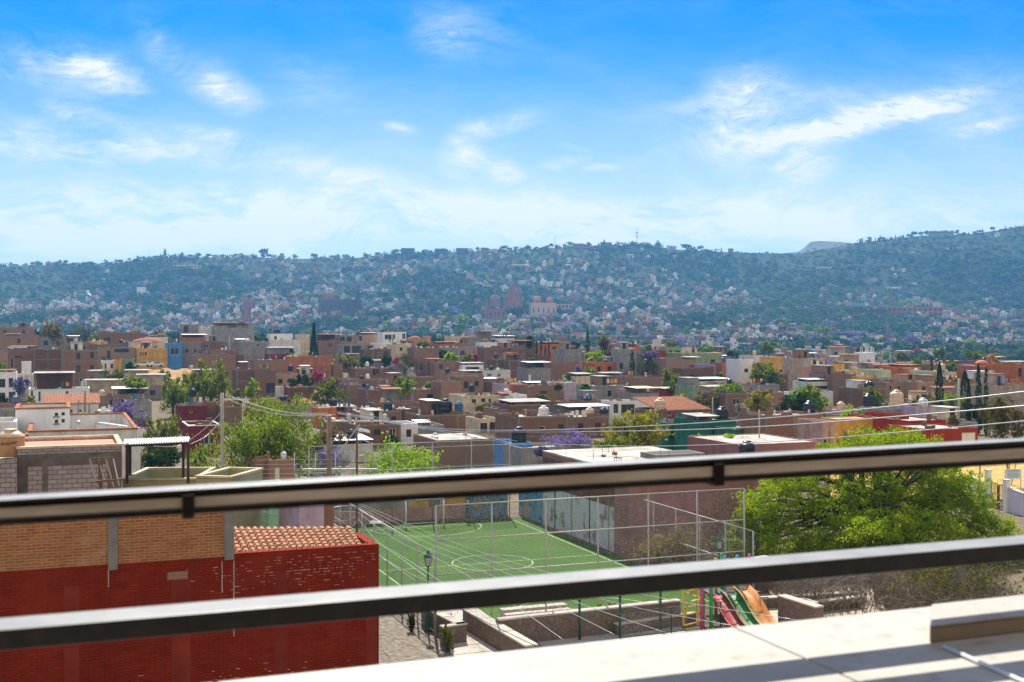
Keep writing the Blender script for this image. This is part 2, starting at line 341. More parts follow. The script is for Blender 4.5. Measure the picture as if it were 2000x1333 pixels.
    if name=='house' and top=='flat' and not canopy and w>4.5 and L>5 and par<.5 and not fine:
        k=rs.random()
        if k<.42:
            rw=rs.uniform(1.8,min(3.2,w*.45)); rx=rs.uniform(.3,w-rw-.3); ry=L*rs.uniform(.35,.55); rh_=rs.uniform(1.2,2.1) if key else 2.1; rm=rs.choice([BR,BR2,GY,WH2,CR,BR3,mat])
            MB().box(rx,rx+rw,ry,L-.3,rz_+.003,H+rh_).build('roof_room',rm,o); c_=[x for x in o.children][-1]
            MB().box(rx-.15,rx+rw+.15,ry-.4,L-.2,H+rh_+.003,H+rh_+.1).build('room_roof',rs.choice([CONL,METR,CON,TILE]),c_)
            if rs.random()<.7: MB().box(rx+rw*.3,rx+rw*.3+.8,ry-.03,ry-.003,rz_+.02,rz_+1.9).build('doorway',SHADEIN,c_)
        if rs.random()<.12:
            sx0=rs.uniform(.5,w-1.8); MB().hull8([(sx0,1.,H+.25),(sx0+1.4,1.,H+.25),(sx0+1.4,2.2,H+.95),(sx0,2.2,H+.95)],[(sx0,.96,H+.31),(sx0+1.4,.96,H+.31),(sx0+1.4,2.16,H+1.01),(sx0,2.16,H+1.01)]).build('solar_heater',GLS,o)
        if rs.random()<.35:
            dx=rs.uniform(.4,w-.4); MB().tube([(dx,.5,rz_),(dx,.5,H+rs.uniform(1.,2.6))],.035,5).build('antenna_pole',CON,o)
    short=label
    for tk in tanks:
        px,colr=tk[0],tk[1]; s=tk[2] if len(tk)>2 else 1.; st=tk[3] if len(tk)>3 else rs.choice([0,0,.5])
        x,_=loc(px,yt); x=min(max(x,.5),w-.5); yy=min(rs.uniform(1.,2.2),L*.5)
        X,Y=X0+ca*x-sa*yy, d+sa*x+ca*yy; tank(X,Y,g+rz_,colr,s,st,short)
    if key: CUSTOM.append((x0-3,x1,yt,d))
    return o
TCOL={'k':(TKB,'black'),'b':(TKC,'beige'),'u':(TKU,'dark blue'),'w':(FRW,'white')}
TMESH={}
def tank(X,Y,Z,c,s,stand,short):
    m,cn=TCOL[c]; nm=' '.join(short.split()[:9])
    o=thing('water_tank',f'{cn} water tank on the roof of the {nm}','water tank',(X,Y,Z),0,'rooftop water tanks')
    if stand: MB().box(-.55*s,.55*s,-.55*s,.55*s,0,stand*s).build('stand',CON,o)
    z=stand*s+.003; k=s
    pr=[(.50,0),(.55,.05),(.55,.28),(.525,.31),(.55,.34),(.55,.62),(.525,.65),(.55,.68),(.55,.95),(.48,1.06),(.26,1.18)]
    MB().lathe(0,0,[(r*k,z+h*k) for r,h in pr],14).build('tank_body',m,o,True)
    MB().lathe(0,0,[(.26*k,z+1.183*k),(.27*k,z+1.26*k),(.2*k,z+1.3*k)],12).build('lid',m,o)
    return o
# ---------------------------------------------------------------- vegetation
BARK=simple('grey_brown_bark',(.10,.075,.055),.9)
LM={'lime':leafmat('bright_mesquite_leaf',(.09,.15,.008),(.43,.50,.02),.55),
 'green':leafmat('mid_green_leaf',(.06,.105,.012),(.25,.33,.03),.5),
 'pepper':leafmat('pepper_tree_leaf',(.075,.115,.014),(.31,.38,.04),.55),
 'dark':leafmat('dark_green_leaf',(.018,.035,.012),(.05,.085,.022),.25),
 'olive':leafmat('olive_leaf',(.08,.085,.022),(.20,.19,.045),.4),
 'gold':leafmat('golden_olive_leaf',(.12,.11,.015),(.33,.28,.03),.45),
 'purple':leafmat('jacaranda_blossom',(.12,.10,.22),(.29,.235,.46),.3),
 'pink':leafmat('bougainvillea_blossom',(.26,.035,.10),(.52,.06,.18),.35),
 'dry':leafmat('dry_twig',(.10,.075,.06),(.24,.19,.14),.1),
 'brown':leafmat('dry_brown_leaf',(.14,.10,.05),(.26,.20,.09),.3)}
def leafquads(c,size,asp=.6,vert=0.):
    n=len(c); a=nr.normal(size=(n,3)); a[:,2]*=(1+vert*3); a/=np.linalg.norm(a,axis=1)[:,None]
    b=np.cross(a,nr.normal(size=(n,3))); b/=np.linalg.norm(b,axis=1)[:,None]+1e-9
    s=(size*nr.uniform(.6,1.4,n))[:,None]; a=a*s; b=b*s*asp
    return np.stack([c-a-b*.4,c-b,c+a+b*.2,c+b],1)
def crown(lobes,n,size,clump=.16,vert=0.,hang=0.,asp=.6,keep=1.):
    vol=np.array([l[3]*l[4]*l[5] for l in lobes])**.8; vol/=vol.sum(); out=[];tin=[]
    for l,v in zip(lobes,vol):
        m=int(n*v); K=max(8,int(m/(38 if m<20000 else 60)))
        dr=nr.normal(size=(K,3)); dr/=np.linalg.norm(dr,axis=1)[:,None]; rr=nr.uniform(.15,1,K)**.42
        lump=1+.16*np.sin(dr[:,0]*5+l[0])*np.sin(dr[:,2]*6+l[1])+.10*np.sin(dr[:,1]*9+dr[:,0]*7)
        cc=dr*(rr*lump)[:,None]; w=nr.uniform(.25,1.6,K); w/=w.sum(); idx=nr.choice(K,m,p=w)
        p=cc[idx]+nr.normal(size=(m,3))*clump*nr.uniform(.5,1.3,K)[idx][:,None]
        if hang: p[:,2]-=hang*nr.uniform(0,1,m)**2*.5
        ct=nr.uniform(0,1,K)[idx]
        P=p*np.array(l[3:6])+np.array(l[:3]); out.append(P); tin.append(np.clip(ct*.6+nr.uniform(0,.4,m),0,1))
    P=np.concatenate(out); return leafquads(P,size,asp,vert), np.concatenate(tin)
def limbs(name,parent,h,r,lobes,mat=BARK,n=3,seed=0):
    q=random.Random(seed); b=MB(); th=h*.42
    lean=Vector((q.uniform(-.1,.1)*h,0,0)); T=Vector((0,0,th))+lean*.5
    b.tube([(0,0,-.3),(lean.x*.2,0,th*.5),tuple(T)],[r*1.25,r,r*.8],7)
    for l in lobes:
        for k in range(n):
            e=Vector((l[0]+q.uniform(-.6,.6)*l[3],l[1]+q.uniform(-.6,.6)*l[4],l[2]+q.uniform(-.2,.6)*l[5]))
            s=T*q.uniform(.7,1.); m=(s+e)/2+Vector((q.uniform(-.1,.1)*h,q.uniform(-.1,.1)*h,q.uniform(-.02,.08)*h))
            b.tube([tuple(s),tuple(m),tuple(e)],[r*.6,r*.35,r*.08],5,False)
            for j in range(2):
                e2=e+Vector((q.uniform(-.5,.5)*l[3],q.uniform(-.5,.5)*l[4],q.uniform(0,.5)*l[5])); b.tube([tuple(m),tuple((m+e2)/2+Vector((0,0,.05*h))),tuple(e2)],[r*.3,r*.16,r*.04],4,False)
    return b.build(name,mat,parent,True)
def tree(cx,x0,x1,y0,ybase,kind,label,d=None,dens=1.,style='round',name='tree',cat='tree',group=None,lobes=None,yc=None,size=None,seedn=0):
    # crown spans x0..x1 and rises to y0; ground row ybase (or distance d)
    if d is None: d=d_at(cx,ybase)
    X=(cx-1000)/F*d; g=gz(X,d); zt=CZ-(y0-YH)/F*d; h=max(zt-g,1.2); wd=(x1-x0)*d/F/2; off=((x0+x1)/2-cx)/F*d
    o=thing(name,label,cat,(X,d,g),0,group); q=random.Random(int(cx*3+y0)); lf=size or max(.09,d*.00105)
    if style=='round':
        ch=h*(.72 if yc is None else (zt-(CZ-(yc-YH)/F*d))/h); lob=[]; rz=ch/2
        for k in range(5 if wd>2 else 4):
            t=k*2.4+q.random(); rr=.42*wd; lob.append((off+math.cos(t)*rr*q.uniform(.6,1.15),math.sin(t)*rr,h-rz*q.uniform(.95,1.35),wd*q.uniform(.5,.68),wd*q.uniform(.5,.65),rz*q.uniform(.55,.8)))
        lob.append((off,0,h-rz*.8,wd*.62,wd*.6,rz*.78))
        area=wd*ch; lf*=1.2; n=int(min(34000,max(900,area/(lf*lf)*4.6*dens)))
        Q,t=crown(lob,n,lf,.15); fastquads('crown',Q,LM[kind],o,t); limbs('trunk',o,h,max(.09,h*.025),lob,seed=int(cx))
    elif style=='weep':
        ch=h*.97; lob=[]
        for k in range(9):
            t=k*2.4; rr=q.uniform(.2,.62)*wd; lob.append((off+math.cos(t)*rr,math.sin(t)*rr,h-ch*q.uniform(.22,.6),wd*q.uniform(.46,.62),wd*.5,ch*q.uniform(.26,.36)))
        lob.append((off,0,h-ch*.35,wd*.5,wd*.5,ch*.34)); lob.append((off,0,h-ch*.62,wd*.95,wd*.8,ch*.36))
        lf*=1.25; n=int(min(52000,wd*ch/(lf*lf)*5.5*dens)); Q,t=crown(lob,n,lf,.13,vert=.6,hang=.5,asp=.4); fastquads('crown',Q,LM[kind],o,t); limbs('trunk',o,h,h*.03,lob,n=2,seed=int(cx))
    elif style=='column':
        lf*=1.2; n=int(min(14000,wd*h/(lf*lf)*7)); u=nr.uniform(0,1,n); th=nr.uniform(0,6.283,n)
        prof=np.minimum(1,(1-u)*3.2)**.7*np.minimum(1,u*9+.45); r=wd*prof*(.55+.45*nr.uniform(0,1,n)**.4)*(1+.12*np.sin(u*37+th*2))
        P=np.stack([r*np.cos(th),r*np.sin(th),u*h*.985+.02*h],1); Q=leafquads(P,lf,.4,1.5); fastquads('crown',Q,LM[kind],o,nr.uniform(0,1,n))
        MB().tube([(0,0,-.3),(0,0,h*.8)],[.14,.05],6).build('trunk',BARK,o)
    elif style=='cone':
        n=int(min(14000,wd*h/(lf*lf)*4.5)); u=nr.uniform(0,1,n)**1.25; th=nr.uniform(0,6.283,n)
        layer=.78+.28*np.abs(np.sin(u*26)); r=wd*(1-u)*layer*(.4+.6*nr.uniform(0,1,n)**.5)*(1+.15*np.sin(th*5))
        P=np.stack([r*np.cos(th),r*np.sin(th),(.06+.94*u)*h],1); Q=leafquads(P,lf*1.1,.5,.0); fastquads('crown',Q,LM[kind],o,nr.uniform(0,1,n))
        MB().tube([(0,0,-.3),(0,0,h*.9)],[h*.025,.03],6).build('trunk',BARK,o)
    elif style=='bush':
        z0=0.
        if ybase and ybase>y0: z0=max(0.,CZ-(ybase-YH)/F*d-g); z0=min(z0,h-.8)
        hc_=h-z0; lob=[(off,0,z0+hc_*.45,wd*.75,wd*.6,hc_*.5)]+[(off+q.uniform(-.55,.55)*wd,q.uniform(-.3,.3)*wd,z0+hc_*q.uniform(.3,.62),wd*q.uniform(.38,.55),wd*.4,hc_*q.uniform(.28,.42)) for k in range(6)]
        lf*=1.1; n=int(min(24000,max(500,wd*hc_/(lf*lf)*5.5*dens))); Q,t=crown(lob,n,lf,.16); fastquads('foliage',Q,LM[kind],o,t)
        b=MB()
        for k in range(5): b.tube([(0,0,-.1),(q.uniform(-.4,.4)*wd,q.uniform(-.3,.3)*wd,h*.7)],[.05,.015],4,False)
        b.build('stem',BARK,o)
    elif style=='palm':
        MB().tube([(0,0,-.3),(.1,0,h*.5),(0,0,h*.8)],[.22,.18,.16],8).build('trunk',BARK,o,True)
        b=MB(); 
        for k in range(34):
            t=k*2.39996; el=q.uniform(-.7,1.1); L_=wd*q.uniform(.8,1.05); p=Vector((0,0,h*.8)); dv=Vector((math.cos(t)*math.cos(el),math.sin(t)*math.cos(el),math.sin(el)))
            pts=[p+dv*(L_*s)+Vector((0,0,-L_*.5*s*s)) for s in(0,.35,.7,1)]; sd=dv.cross(Vector((0,0,1))).normalized()
            for i in range(3):
                w0,w1=(.08,.35,.42,.12)[i]*wd*.8,(.08,.35,.42,.12)[i+1]*wd*.8
                b.quad(tuple(pts[i]-sd*w0),tuple(pts[i]+sd*w0),tuple(pts[i+1]+sd*w1),tuple(pts[i+1]-sd*w1))
        ob=b.build('fronds',LM[kind],o)
    elif style=='bare':
        b=MB(); Q_=random.Random(int(cx))
        def grow(p,dv,ln,r,k):
            e=p+dv*ln; b.tube([tuple(p),tuple((p+e)/2+Vector((Q_.uniform(-.06,.06)*ln,Q_.uniform(-.06,.06)*ln,0))),tuple(e)],[r,r*.8,r*.55],4 if k<4 else 3,False)
            if k>0:
                for _ in range(3 if k>2 else 2):
                    n_=(dv+Vector((Q_.uniform(-.75,.75),Q_.uniform(-.75,.75),Q_.uniform(-.35,.6)))).normalized(); grow(e,n_,ln*Q_.uniform(.6,.85),r*.6,k-1)
        for k in range(4):
            dv=Vector((Q_.uniform(-.9,.9),Q_.uniform(-.6,.6),1)).normalized(); grow(Vector((0,0,-.2)),dv,h*.3,h*.02,5)
        b.build('branches',BARK,o)
        lob=[(off,0,h*.6,wd*.8,wd*.7,h*.4)]; n=int(wd*h/(lf*lf)*.5*dens); Qd,t=crown(lob,max(n,50),lf,.2); fastquads('crown',Qd,LM[kind],o,t)
    return o
# ---------------------------------------------------------------- terrain sheet
def terrain():
    ds=np.concatenate([np.array([-3000,-600,-60]),np.geomspace(2,60,14),np.linspace(64,600,90),np.linspace(612,2700,150),np.geomspace(2760,14000,16)])
    ts=np.concatenate([[-4,-2,-1.2,-.8],np.linspace(-.6,.6,150),[.8,1.2,2,4]])
    V_=[];nT=len(ts)
    for d in ds:
        x=ts*max(abs(d),80.) ; z=ground(x if d>80 else ts*80*0+x,np.full(nT,d)) if d>0 else np.zeros(nT)
        V_.append(np.stack([x,np.full(nT,d),z],1))
    V_=np.concatenate(V_); nr_=len(ds); f=[]
    for i in range(nr_-1):
        for j in range(nT-1): a=i*nT+j; f.append((a,a+1,a+nT+1,a+nT))
    me=bpy.data.meshes.new('ground'); me.from_pydata(V_.tolist(),[],f); me.polygons.foreach_set('use_smooth',[True]*len(f))
    q=NT('dry_earth_and_scrub'); o=q.co(); n1=q.noise(o,.06,8,.65); n2=q.noise(o,.9,8,.7); n3=q.noise(o,.012,4)
    s=q.n('ShaderNodeSeparateXYZ',{0:o}).outputs; far=q.ramp(s[1],480,640)
    nearc=q.mix(q.ramp(n2,.35,.68),(.10,.078,.052,1),(.21,.16,.115,1)); nearc=q.mix(q.math('MULTIPLY',q.ramp(n1,.5,.6),.6),nearc,(.15,.12,.05,1))
    farc=q.mix(q.ramp(n1,.4,.62),(.009,.020,.007,1),(.022,.040,.012,1)); farc=q.mix(q.math('MULTIPLY',q.ramp(q.noise(o,.03,6),.58,.75),.35),farc,(.09,.08,.05,1))
    q.bsdf(q.mix(far,nearc,farc),.95,normal=q.bump(n2,.5,.08)); me.materials.append(q.m)
    ob=bpy.data.objects.new('ground',me); C.objects.link(ob); ob['kind']='structure'; return ob
terrain()
def struct(ob): ob['kind']='structure'; return ob
def sheet(name,pts,z,mat): 
    b=MB(); n=len(pts); b.v=[(p[0],p[1],z) for p in pts]; b.f=[tuple(range(n))]; return struct(b.build(name,mat))
def gp(px,py,z=0.):                       # ground point seen at a pixel, for a surface at height z
    d=(CZ-z)*F/(py-YH); return ((px-1000)/F*d,d)
def uv(o,s,t): return (o[0]+U[0]*s+V[0]*t, o[1]+U[1]*s+V[1]*t)
# ---------------------------------------------------------------- football field
FO=(-3.1,58.5)                            # near left corner; width 16 along U, length 31.4 along V
def turf():
    q=NT('artificial_turf'); o=q.co(); n1=q.noise(o,.25,5); n2=q.noise(o,14,3,.8); n3=q.noise(q.co((.5,.5,.5)),3,6)
    c=q.mix(q.ramp(n1,.35,.65),(.034,.090,.008,1),(.054,.128,.011,1)); c=q.mix(q.math('MULTIPLY',q.ramp(n2,.45,.75),.6),c,(.025,.065,.01,1))
    c=q.mix(q.math('MULTIPLY',q.ramp(n3,.55,.8),.4),c,(.095,.15,.022,1))
    q.bsdf(c,.85,normal=q.bump(n2,.8,.03)); return q.m
TURF=turf()
def rect(o,s0,s1,t0,t1): return [uv(o,s0,t0),uv(o,s1,t0),uv(o,s1,t1),uv(o,s0,t1)]
sheet('turf_pitch',rect(FO,-.35,16.6,-.5,32.2),.004,TURF)
q=NT('worn_line_paint'); n1=q.noise(q.co(),1.3,7,.8); q.bsdf(q.mix(q.ramp(n1,.50,.72),(.42,.48,.32,1),(.13,.21,.07,1)),.9); LN=q.m
lb=MB(); w_=.07
def ln(s0,t0,s1,t1):
    a=Vector(uv(FO,s0,t0)); b=Vector(uv(FO,s1,t1)); n=Vector((-(b-a).y,(b-a).x)).normalized()*w_/2
    lb.quad((a.x-n.x,a.y-n.y,.008),(b.x-n.x,b.y-n.y,.008),(b.x+n.x,b.y+n.y,.008),(a.x+n.x,a.y+n.y,.008))
def arc(s,t,r,a0,a1,n=40):
    for k in range(n):
        u0=R(a0+(a1-a0)*k/n); u1=R(a0+(a1-a0)*(k+1)/n); ln(s+r*math.cos(u0),t+r*math.sin(u0),s+r*math.cos(u1),t+r*math.sin(u1))
ln(.6,.5,.6,30.6);ln(15.4,.5,15.4,30.6);ln(.67,.5,15.33,.5);ln(.67,30.6,15.33,30.6);ln(.67,15.6,15.33,15.6)
arc(8,15.6,2.6,0,360,56); arc(8,30.6,4.3,180,360); arc(8,.5,4.3,0,180)
LNo=lb.build('pitch_line_markings',LN); struct(LNo)
FP=simple('weathered_fence_paint',(.42,.40,.36),.5,.3)
q=NT('chain_link_mesh'); oo=q.co(); wv=q.n('ShaderNodeTexVoronoi',{'Vector':oo,'Scale':12.}).outputs[0]
tr=q.n('ShaderNodeBsdfTransparent').outputs[0]; df=q.n('ShaderNodeBsdfDiffuse',{0:(.30,.30,.29,1)}).outputs[0]
mx=q.n('ShaderNodeMixShader',{0:q.math('MULTIPLY',q.math('GREATER_THAN',wv,.55),.35),1:tr,2:df}); q.t.links.new(mx.outputs[0],q.out.inputs[0]); CHAIN=q.m
def fence(label,a,b,h,rails,step,lbl_group='steel fences round the football pitch',mat=FP,r=.045,mesh=True,z0=0.):
    a=Vector((*a,z0)); b=Vector((*b,z0)); L_=(b-a).length; d=(b-a)/L_
    o=thing('pitch_fence' if mat is FP else 'park_fence',label,'fence',tuple(a),math.atan2(d.y,d.x),lbl_group)
    n=max(1,round(L_/step))
    for k in range(n+1): MB().tube([(L_*k/n,0,-.1),(L_*k/n,0,h)],r,8).build('post',mat,o,True)
    for z in rails: MB().tube([(0,.0,z),(L_,.0,z)],r*.72,6).build('rail',mat,o,True)
    if mesh: MB().quad((0,r+.01,.05),(L_,r+.01,.05),(L_,r+.01,h-.03),(0,r+.01,h-.03)).build('wire_mesh',CHAIN,o)
    return o
fence('tall near-end fence with four rails in front of the pitch',uv(FO,-.9,-.6),uv(FO,16.6,-.6),6.4,(6.4,4.7,3.,1.3),2.85)
fence('tall far-end fence behind the goal',uv(FO,-.5,32.6),uv(FO,15.7,32.6),6.2,(6.2,4.2,2.2),3.2)
fence('lower fence along the left side of the pitch',uv(FO,-.9,-.4),uv(FO,-.9,32.2),4.,(4.,2.,.2),2.95)
fence('lower sloping-view fence along the right side of the pitch near the pink building',uv(FO,17.3,-.4),uv(FO,17.3,14.),4.,(4.,2.,.2),2.8)
gl=thing('football_goal','white tubular football goal at the far end of the pitch','football goal',(*uv(FO,8,30.6),0),R(AZ))
GW=simple('pale_blue_goal_paint',(.62,.72,.80),.4)
for s in(-1.5,1.5):
    MB().tube([(s,0,0),(s,0,2.05)],.055,10).build('goal_post',GW,gl,True); MB().tube([(s,.06,2.03),(s,.7,1.9),(s,1.2,.05)],.03,6).build('net_support',GW,gl,True)
MB().tube([(-1.55,0,2.05),(1.55,0,2.05)],.055,10).build('crossbar',GW,gl,True); MB().tube([(-1.5,1.2,.06),(1.5,1.2,.06)],.03,6).build('ground_bar',GW,gl,True)
# far-end wall and mural
q=NT('painted_mural'); o_=q.co(); n_=q.noise(o_,.55,5,.7); v_=q.n('ShaderNodeTexNoise',{'Vector':q.co((1.,1,.6)),'Scale':1.3,'Detail':5.,'Distortion':1.6}).outputs[0]
cr_=q.n('ShaderNodeValToRGB',{0:v_}); e=cr_.color_ramp; e.elements[0].position=.32; e.elements[0].color=(.02,.09,.22,1); e.elements[1].position=.7; e.elements[1].color=(.45,.16,.05,1)
for p_,c_ in((.42,(.03,.22,.38,1)),(.48,(.16,.42,.48,1)),(.54,(.05,.16,.35,1)),(.6,(.48,.36,.16,1))): x=e.elements.new(p_); x.color=c_
q.bsdf(cr_.outputs[0],.85); MUR=q.m
ew=thing('end_wall','low painted wall behind the pitch with yellow panels and a blue mural','wall',(*uv(FO,-1,33.6),0),R(AZ))
def seg(nm,s0,s1,h,m,y0=0.,y1=.25): return MB().box(s0,s1,y0,y1,0,h).build(nm,m,ew)
seg('base_wall',0,16.9,1.0,PK); MB().box(0,8.6,.03,.25,1.003,2.4).build('dark_panel',GY,ew); MB().box(8.6,10.2,.03,.25,1.003,2.9).build('yellow_panel',YE,ew); MB().box(10.2,11.3,.03,.25,1.003,2.8).build('grey_panel',CON,ew); MB().box(11.3,13.3,.03,.25,1.003,3.).build('yellow_panel',YE,ew); MB().box(13.3,16.9,-.03,.25,0,3.8).build('mural',MUR,ew); MB().box(17.86,18.1,-5.2,-.04,0,3.6).build('mural',MUR,ew)
# great white roofed hall right of the pitch
hc=uv(FO,16.9,13.7); hall=thing('hall','large pink-brown hall with a great pale concrete roof beside the pitch','hall',(hc[0],hc[1],0),R(AZ))
PB=plaster('pink_brown_plaster',(.33,.17,.145),var=.25,stain=.3); HH=5.55; HW=9.4; HL=14.9
b=MB().box(0,HW,0,HL,0,HH); b.build('wall',PB,hall)
MB().box(-.02,HW+.02,-.02,HL,HH+.003,HH+.12).build('roof',concrete('great_pale_roof',(.56,.52,.44),.65,.6),hall)
q=NT('flaking_white_paint'); n1=q.noise(q.co((1,1,.7)),.9,9,.72); n2=q.noise(q.co((1,1,.5)),1.6,6)
z_=q.n('ShaderNodeSeparateXYZ',{0:q.n('ShaderNodeTexCoord').outputs['Object']}).outputs[2]
c=q.mix(q.ramp(n1,.55,.60),(.50,.52,.53,1),(.24,.17,.13,1)); c=q.mix(q.math('MULTIPLY',q.ramp(n2,.55,.7),.6),c,(.36,.37,.38,1)); q.bsdf(c,.9); 
MB().box(-.035,-.003,2.3,14.8,.0,3.0).build('white_painted_panel',q.m,hall)
for k in range(4): MB().box(-.075,-.037,3+k*3.1,3.12+k*3.1,0,3.5).build('wall_pilaster',FRB if k%2 else CON,hall)
MB().box(-.035,-.003,2.3,14.8,3.003,5.2).build('brick_band',BR2,hall)
wl=MB().box(4.9,8.9,5.5,8.,HH+.123,HH+.5); wl.build('roof_light',CON,hall); MB().box(5.2,8.6,5.8,7.7,HH+.503,HH+.51).build('roof_light_opening',SHADEIN,hall)
for k in range(12):
    x,y=rnd.uniform(.3,HW-.3),rnd.uniform(.5,HL-1); MB().box(x,x+.02,y,y+.02,HH+.12,HH+rnd.uniform(.6,1.2)).build('rebar',FRB,hall)
tag(MB().box(-.16,.16,-.1,.1,0,.14).build('loose_brick',BR),'single orange brick lying on the great pale roof, left','brick').location=(*[0,0],0)
bpy.data.objects['loose_brick'].location=(hc[0]+U[0]*2.4+V[0]*9,hc[1]+U[1]*2.4+V[1]*9,HH+.125)
b2=MB().box(-.2,.2,-.12,.12,0,.2).build('brick_stack',BR); tag(b2,'small stack of bricks on the great pale roof, right of the loose one','brick'); b2.location=(hc[0]+U[0]*3.8+V[0]*10,hc[1]+U[1]*3.8+V[1]*10,HH+.125)
ch=thing('broken_chair','dark broken chair standing on the great pale roof','chair',(hc[0]+U[0]*1.3+V[0]*4.4,hc[1]+U[1]*1.3+V[1]*4.4,HH+.125),.4)
MB().box(-.22,.22,-.2,.2,.42,.47).build('seat',FRB,ch); MB().bar((-.0,.2,.47),(-.2,.3,1.),.4,.04).build('backrest',FRB,ch)
for sx_ in(-.18,.18):
    for sy_ in(-.17,.17): MB().bar((sx_*1.1,sy_,0),(sx_,sy_,.42),.035).build('leg',FRB,ch)
house(1445,1600,866,PB,'lower pale-roofed annex right behind the great hall',d=112,L=10,par=.08,roof=CONL,fine=True)
tank(*(lambda p:(p.x,p.y))(W(1459,880,84)),HH+.13,'k',1.1,0,'great hall')
# second roof and far annex
# ---------------------------------------------------------------- street, planters, playground
PAV=concrete('pale_paving',(.50,.45,.38),.25,2); GRV=concrete('gravel_road',(.24,.20,.155),.6,6)
q=NT('stone_masonry'); vv=q.n('ShaderNodeTexVoronoi',{'Vector':q.co(),'Scale':4.5},feature='DISTANCE_TO_EDGE').outputs[0]; vc=q.n('ShaderNodeTexVoronoi',{'Vector':q.co(),'Scale':4.5}).outputs[1]
cc=q.mix(.22,(.20,.15,.115,1),vc,'SOFT_LIGHT'); cc=q.mix(q.ramp(q.noise(q.co(),6,5),.4,.7),cc,(.15,.11,.09,1)); cc=q.mix(q.math('LESS_THAN',vv,.035),cc,(.10,.085,.07,1)); q.bsdf(cc,.92,normal=q.bump(vv,.8,.06)); STN=q.m
sheet('gravel_street',[gp(735,1180),gp(822,1180),gp(905,1300),gp(1000,1420),gp(600,1420)],.006,GRV)
sheet('pavement',[gp(822,1190),gp(930,1190),gp(1130,1330),gp(1000,1400),gp(893,1290)],.10,PAV)
kb=MB(); P0=gp(822,1190); P1=gp(893,1290); kb.bar((P0[0],P0[1],.055),(P1[0],P1[1],.055),.14,.12); struct(kb.build('kerb',CONL))
sheet('paved_court',[gp(1000,1190),gp(1300,1190),gp(1420,1330),gp(1110,1330)],.012,concrete('grey_court_paving',(.42,.39,.35),.3,2))
sheet('sandy_yard',[gp(1480,1150),gp(1800,1150),gp(1800,1330),gp(1400,1330)],.008,concrete('pale_sand',(.50,.41,.31),.25,3))
def wallbox(label,p,q_,h,wd=.45,mat=STN,cap=True,name='stone_wall'):
    p=Vector((*p,0)); q_=Vector((*q_,0)); L_=(q_-p).length; a=math.atan2((q_-p).y,(q_-p).x); o=thing(name,label,'wall',tuple(p),a)
    MB().box(0,L_,0,wd,-.1,h).build('masonry',mat,o,bevel=.03)
    if cap: MB().box(-.03,L_+.03,-.03,wd+.03,h+.003,h+.09).build('coping',PAV,o,bevel=.02)
    return o
wallbox('stone planter wall left of the long sloping wall',gp(912,1221,.9),gp(840,1185,.9),.9,.5)
wallbox('short cross wall closing the small stone planter',gp(866,1228,.9),gp(912,1221,.9),.9,.35)
wallbox('long stone retaining wall running up towards the pitch',gp(1050,1262,1.),gp(925,1190,1.),1.0,.6)
wallbox('rough brown stone wall across the near end of the pitch',gp(975,1210,1.3),gp(1330,1172,1.3),1.2,.4)
wallbox('low pale kerb wall round the yellow flower bed',gp(1068,1214,.5),gp(1300,1183,.5),.5,.3)
wallbox('low stone kerb behind the flower bed near the playground',gp(1205,1222,.5),gp(1360,1200,.5),.5,.25)
wallbox('mottled stone stair wall right of the slides',gp(1519,1166,1.6),gp(1592,1189,1.6),1.6,.5)
wallbox('low stone bench wall behind the stair wall',gp(1480,1172,.5),gp(1680,1160,.5),.5,.4)
wallbox('second low stone bench wall to the right of the steps',gp(1590,1180,.5),gp(1690,1168,.5),.5,.4)
wallbox('grey block boundary wall behind the stone benches',gp(1500,1150),gp(1760,1128),1.2,.2,BLK)
wallbox('short reddish stone pier beside the grey block wall',gp(1465,1165),gp(1502,1158),2.,.35)
wallbox('low stone terrace edge in front of the brown stone wall',gp(1015,1228,.6),gp(1195,1206,.6),.6,.3)
s2=thing('stone_steps','broad shallow paved steps below the pitch wall','steps',(*gp(1010,1236),0),R(AZ))
for k in range(5): MB().box(0,3.6,k*.5,k*.5+.52,0,.14+.13*k).build('step',PAV,s2)
st=thing('stone_steps','pale stone steps beside the mottled stair wall','steps',(*gp(1545,1213,.0),0),R(AZ))
for k in range(4): MB().box(k*.42,k*.42+.44,0,1.2,0,.22+.2*k).build('step',CONL,st)
# planting in the bed
for px,py,k_,w2,h2,lb_ in((1168,1212,'lime',10,14,'small green plant in the flower bed, left'),(1195,1216,'olive',12,16,'spiky yellow-green agave in the flower bed, centre'),(1265,1210,'green',16,12,'low green plant in the flower bed, right'),(803,1228,'olive',9,8,'small weed tuft at the foot of the left planter'),(882,1232,'olive',12,9,'leafy weed by the planter corner'),(872,1268,'olive',18,9,'low dry weed on the pavement edge')):
    tree(px,px-w2,px+w2,py-h2,py+6,k_,lb_,d=gp(px,py+6)[1],style='bush',name='plant',cat='plant',size=.06)
q=NT('dry_yellow_grass'); n1=q.noise(q.co(),5,8,.8); q.bsdf(q.mix(q.ramp(n1,.35,.65),(.22,.16,.05,1),(.50,.42,.10,1)),.95); 
sheet('flower_bed_soil',[gp(1090,1212),gp(1300,1190),gp(1330,1215),gp(1195,1232)],.35,q.m)
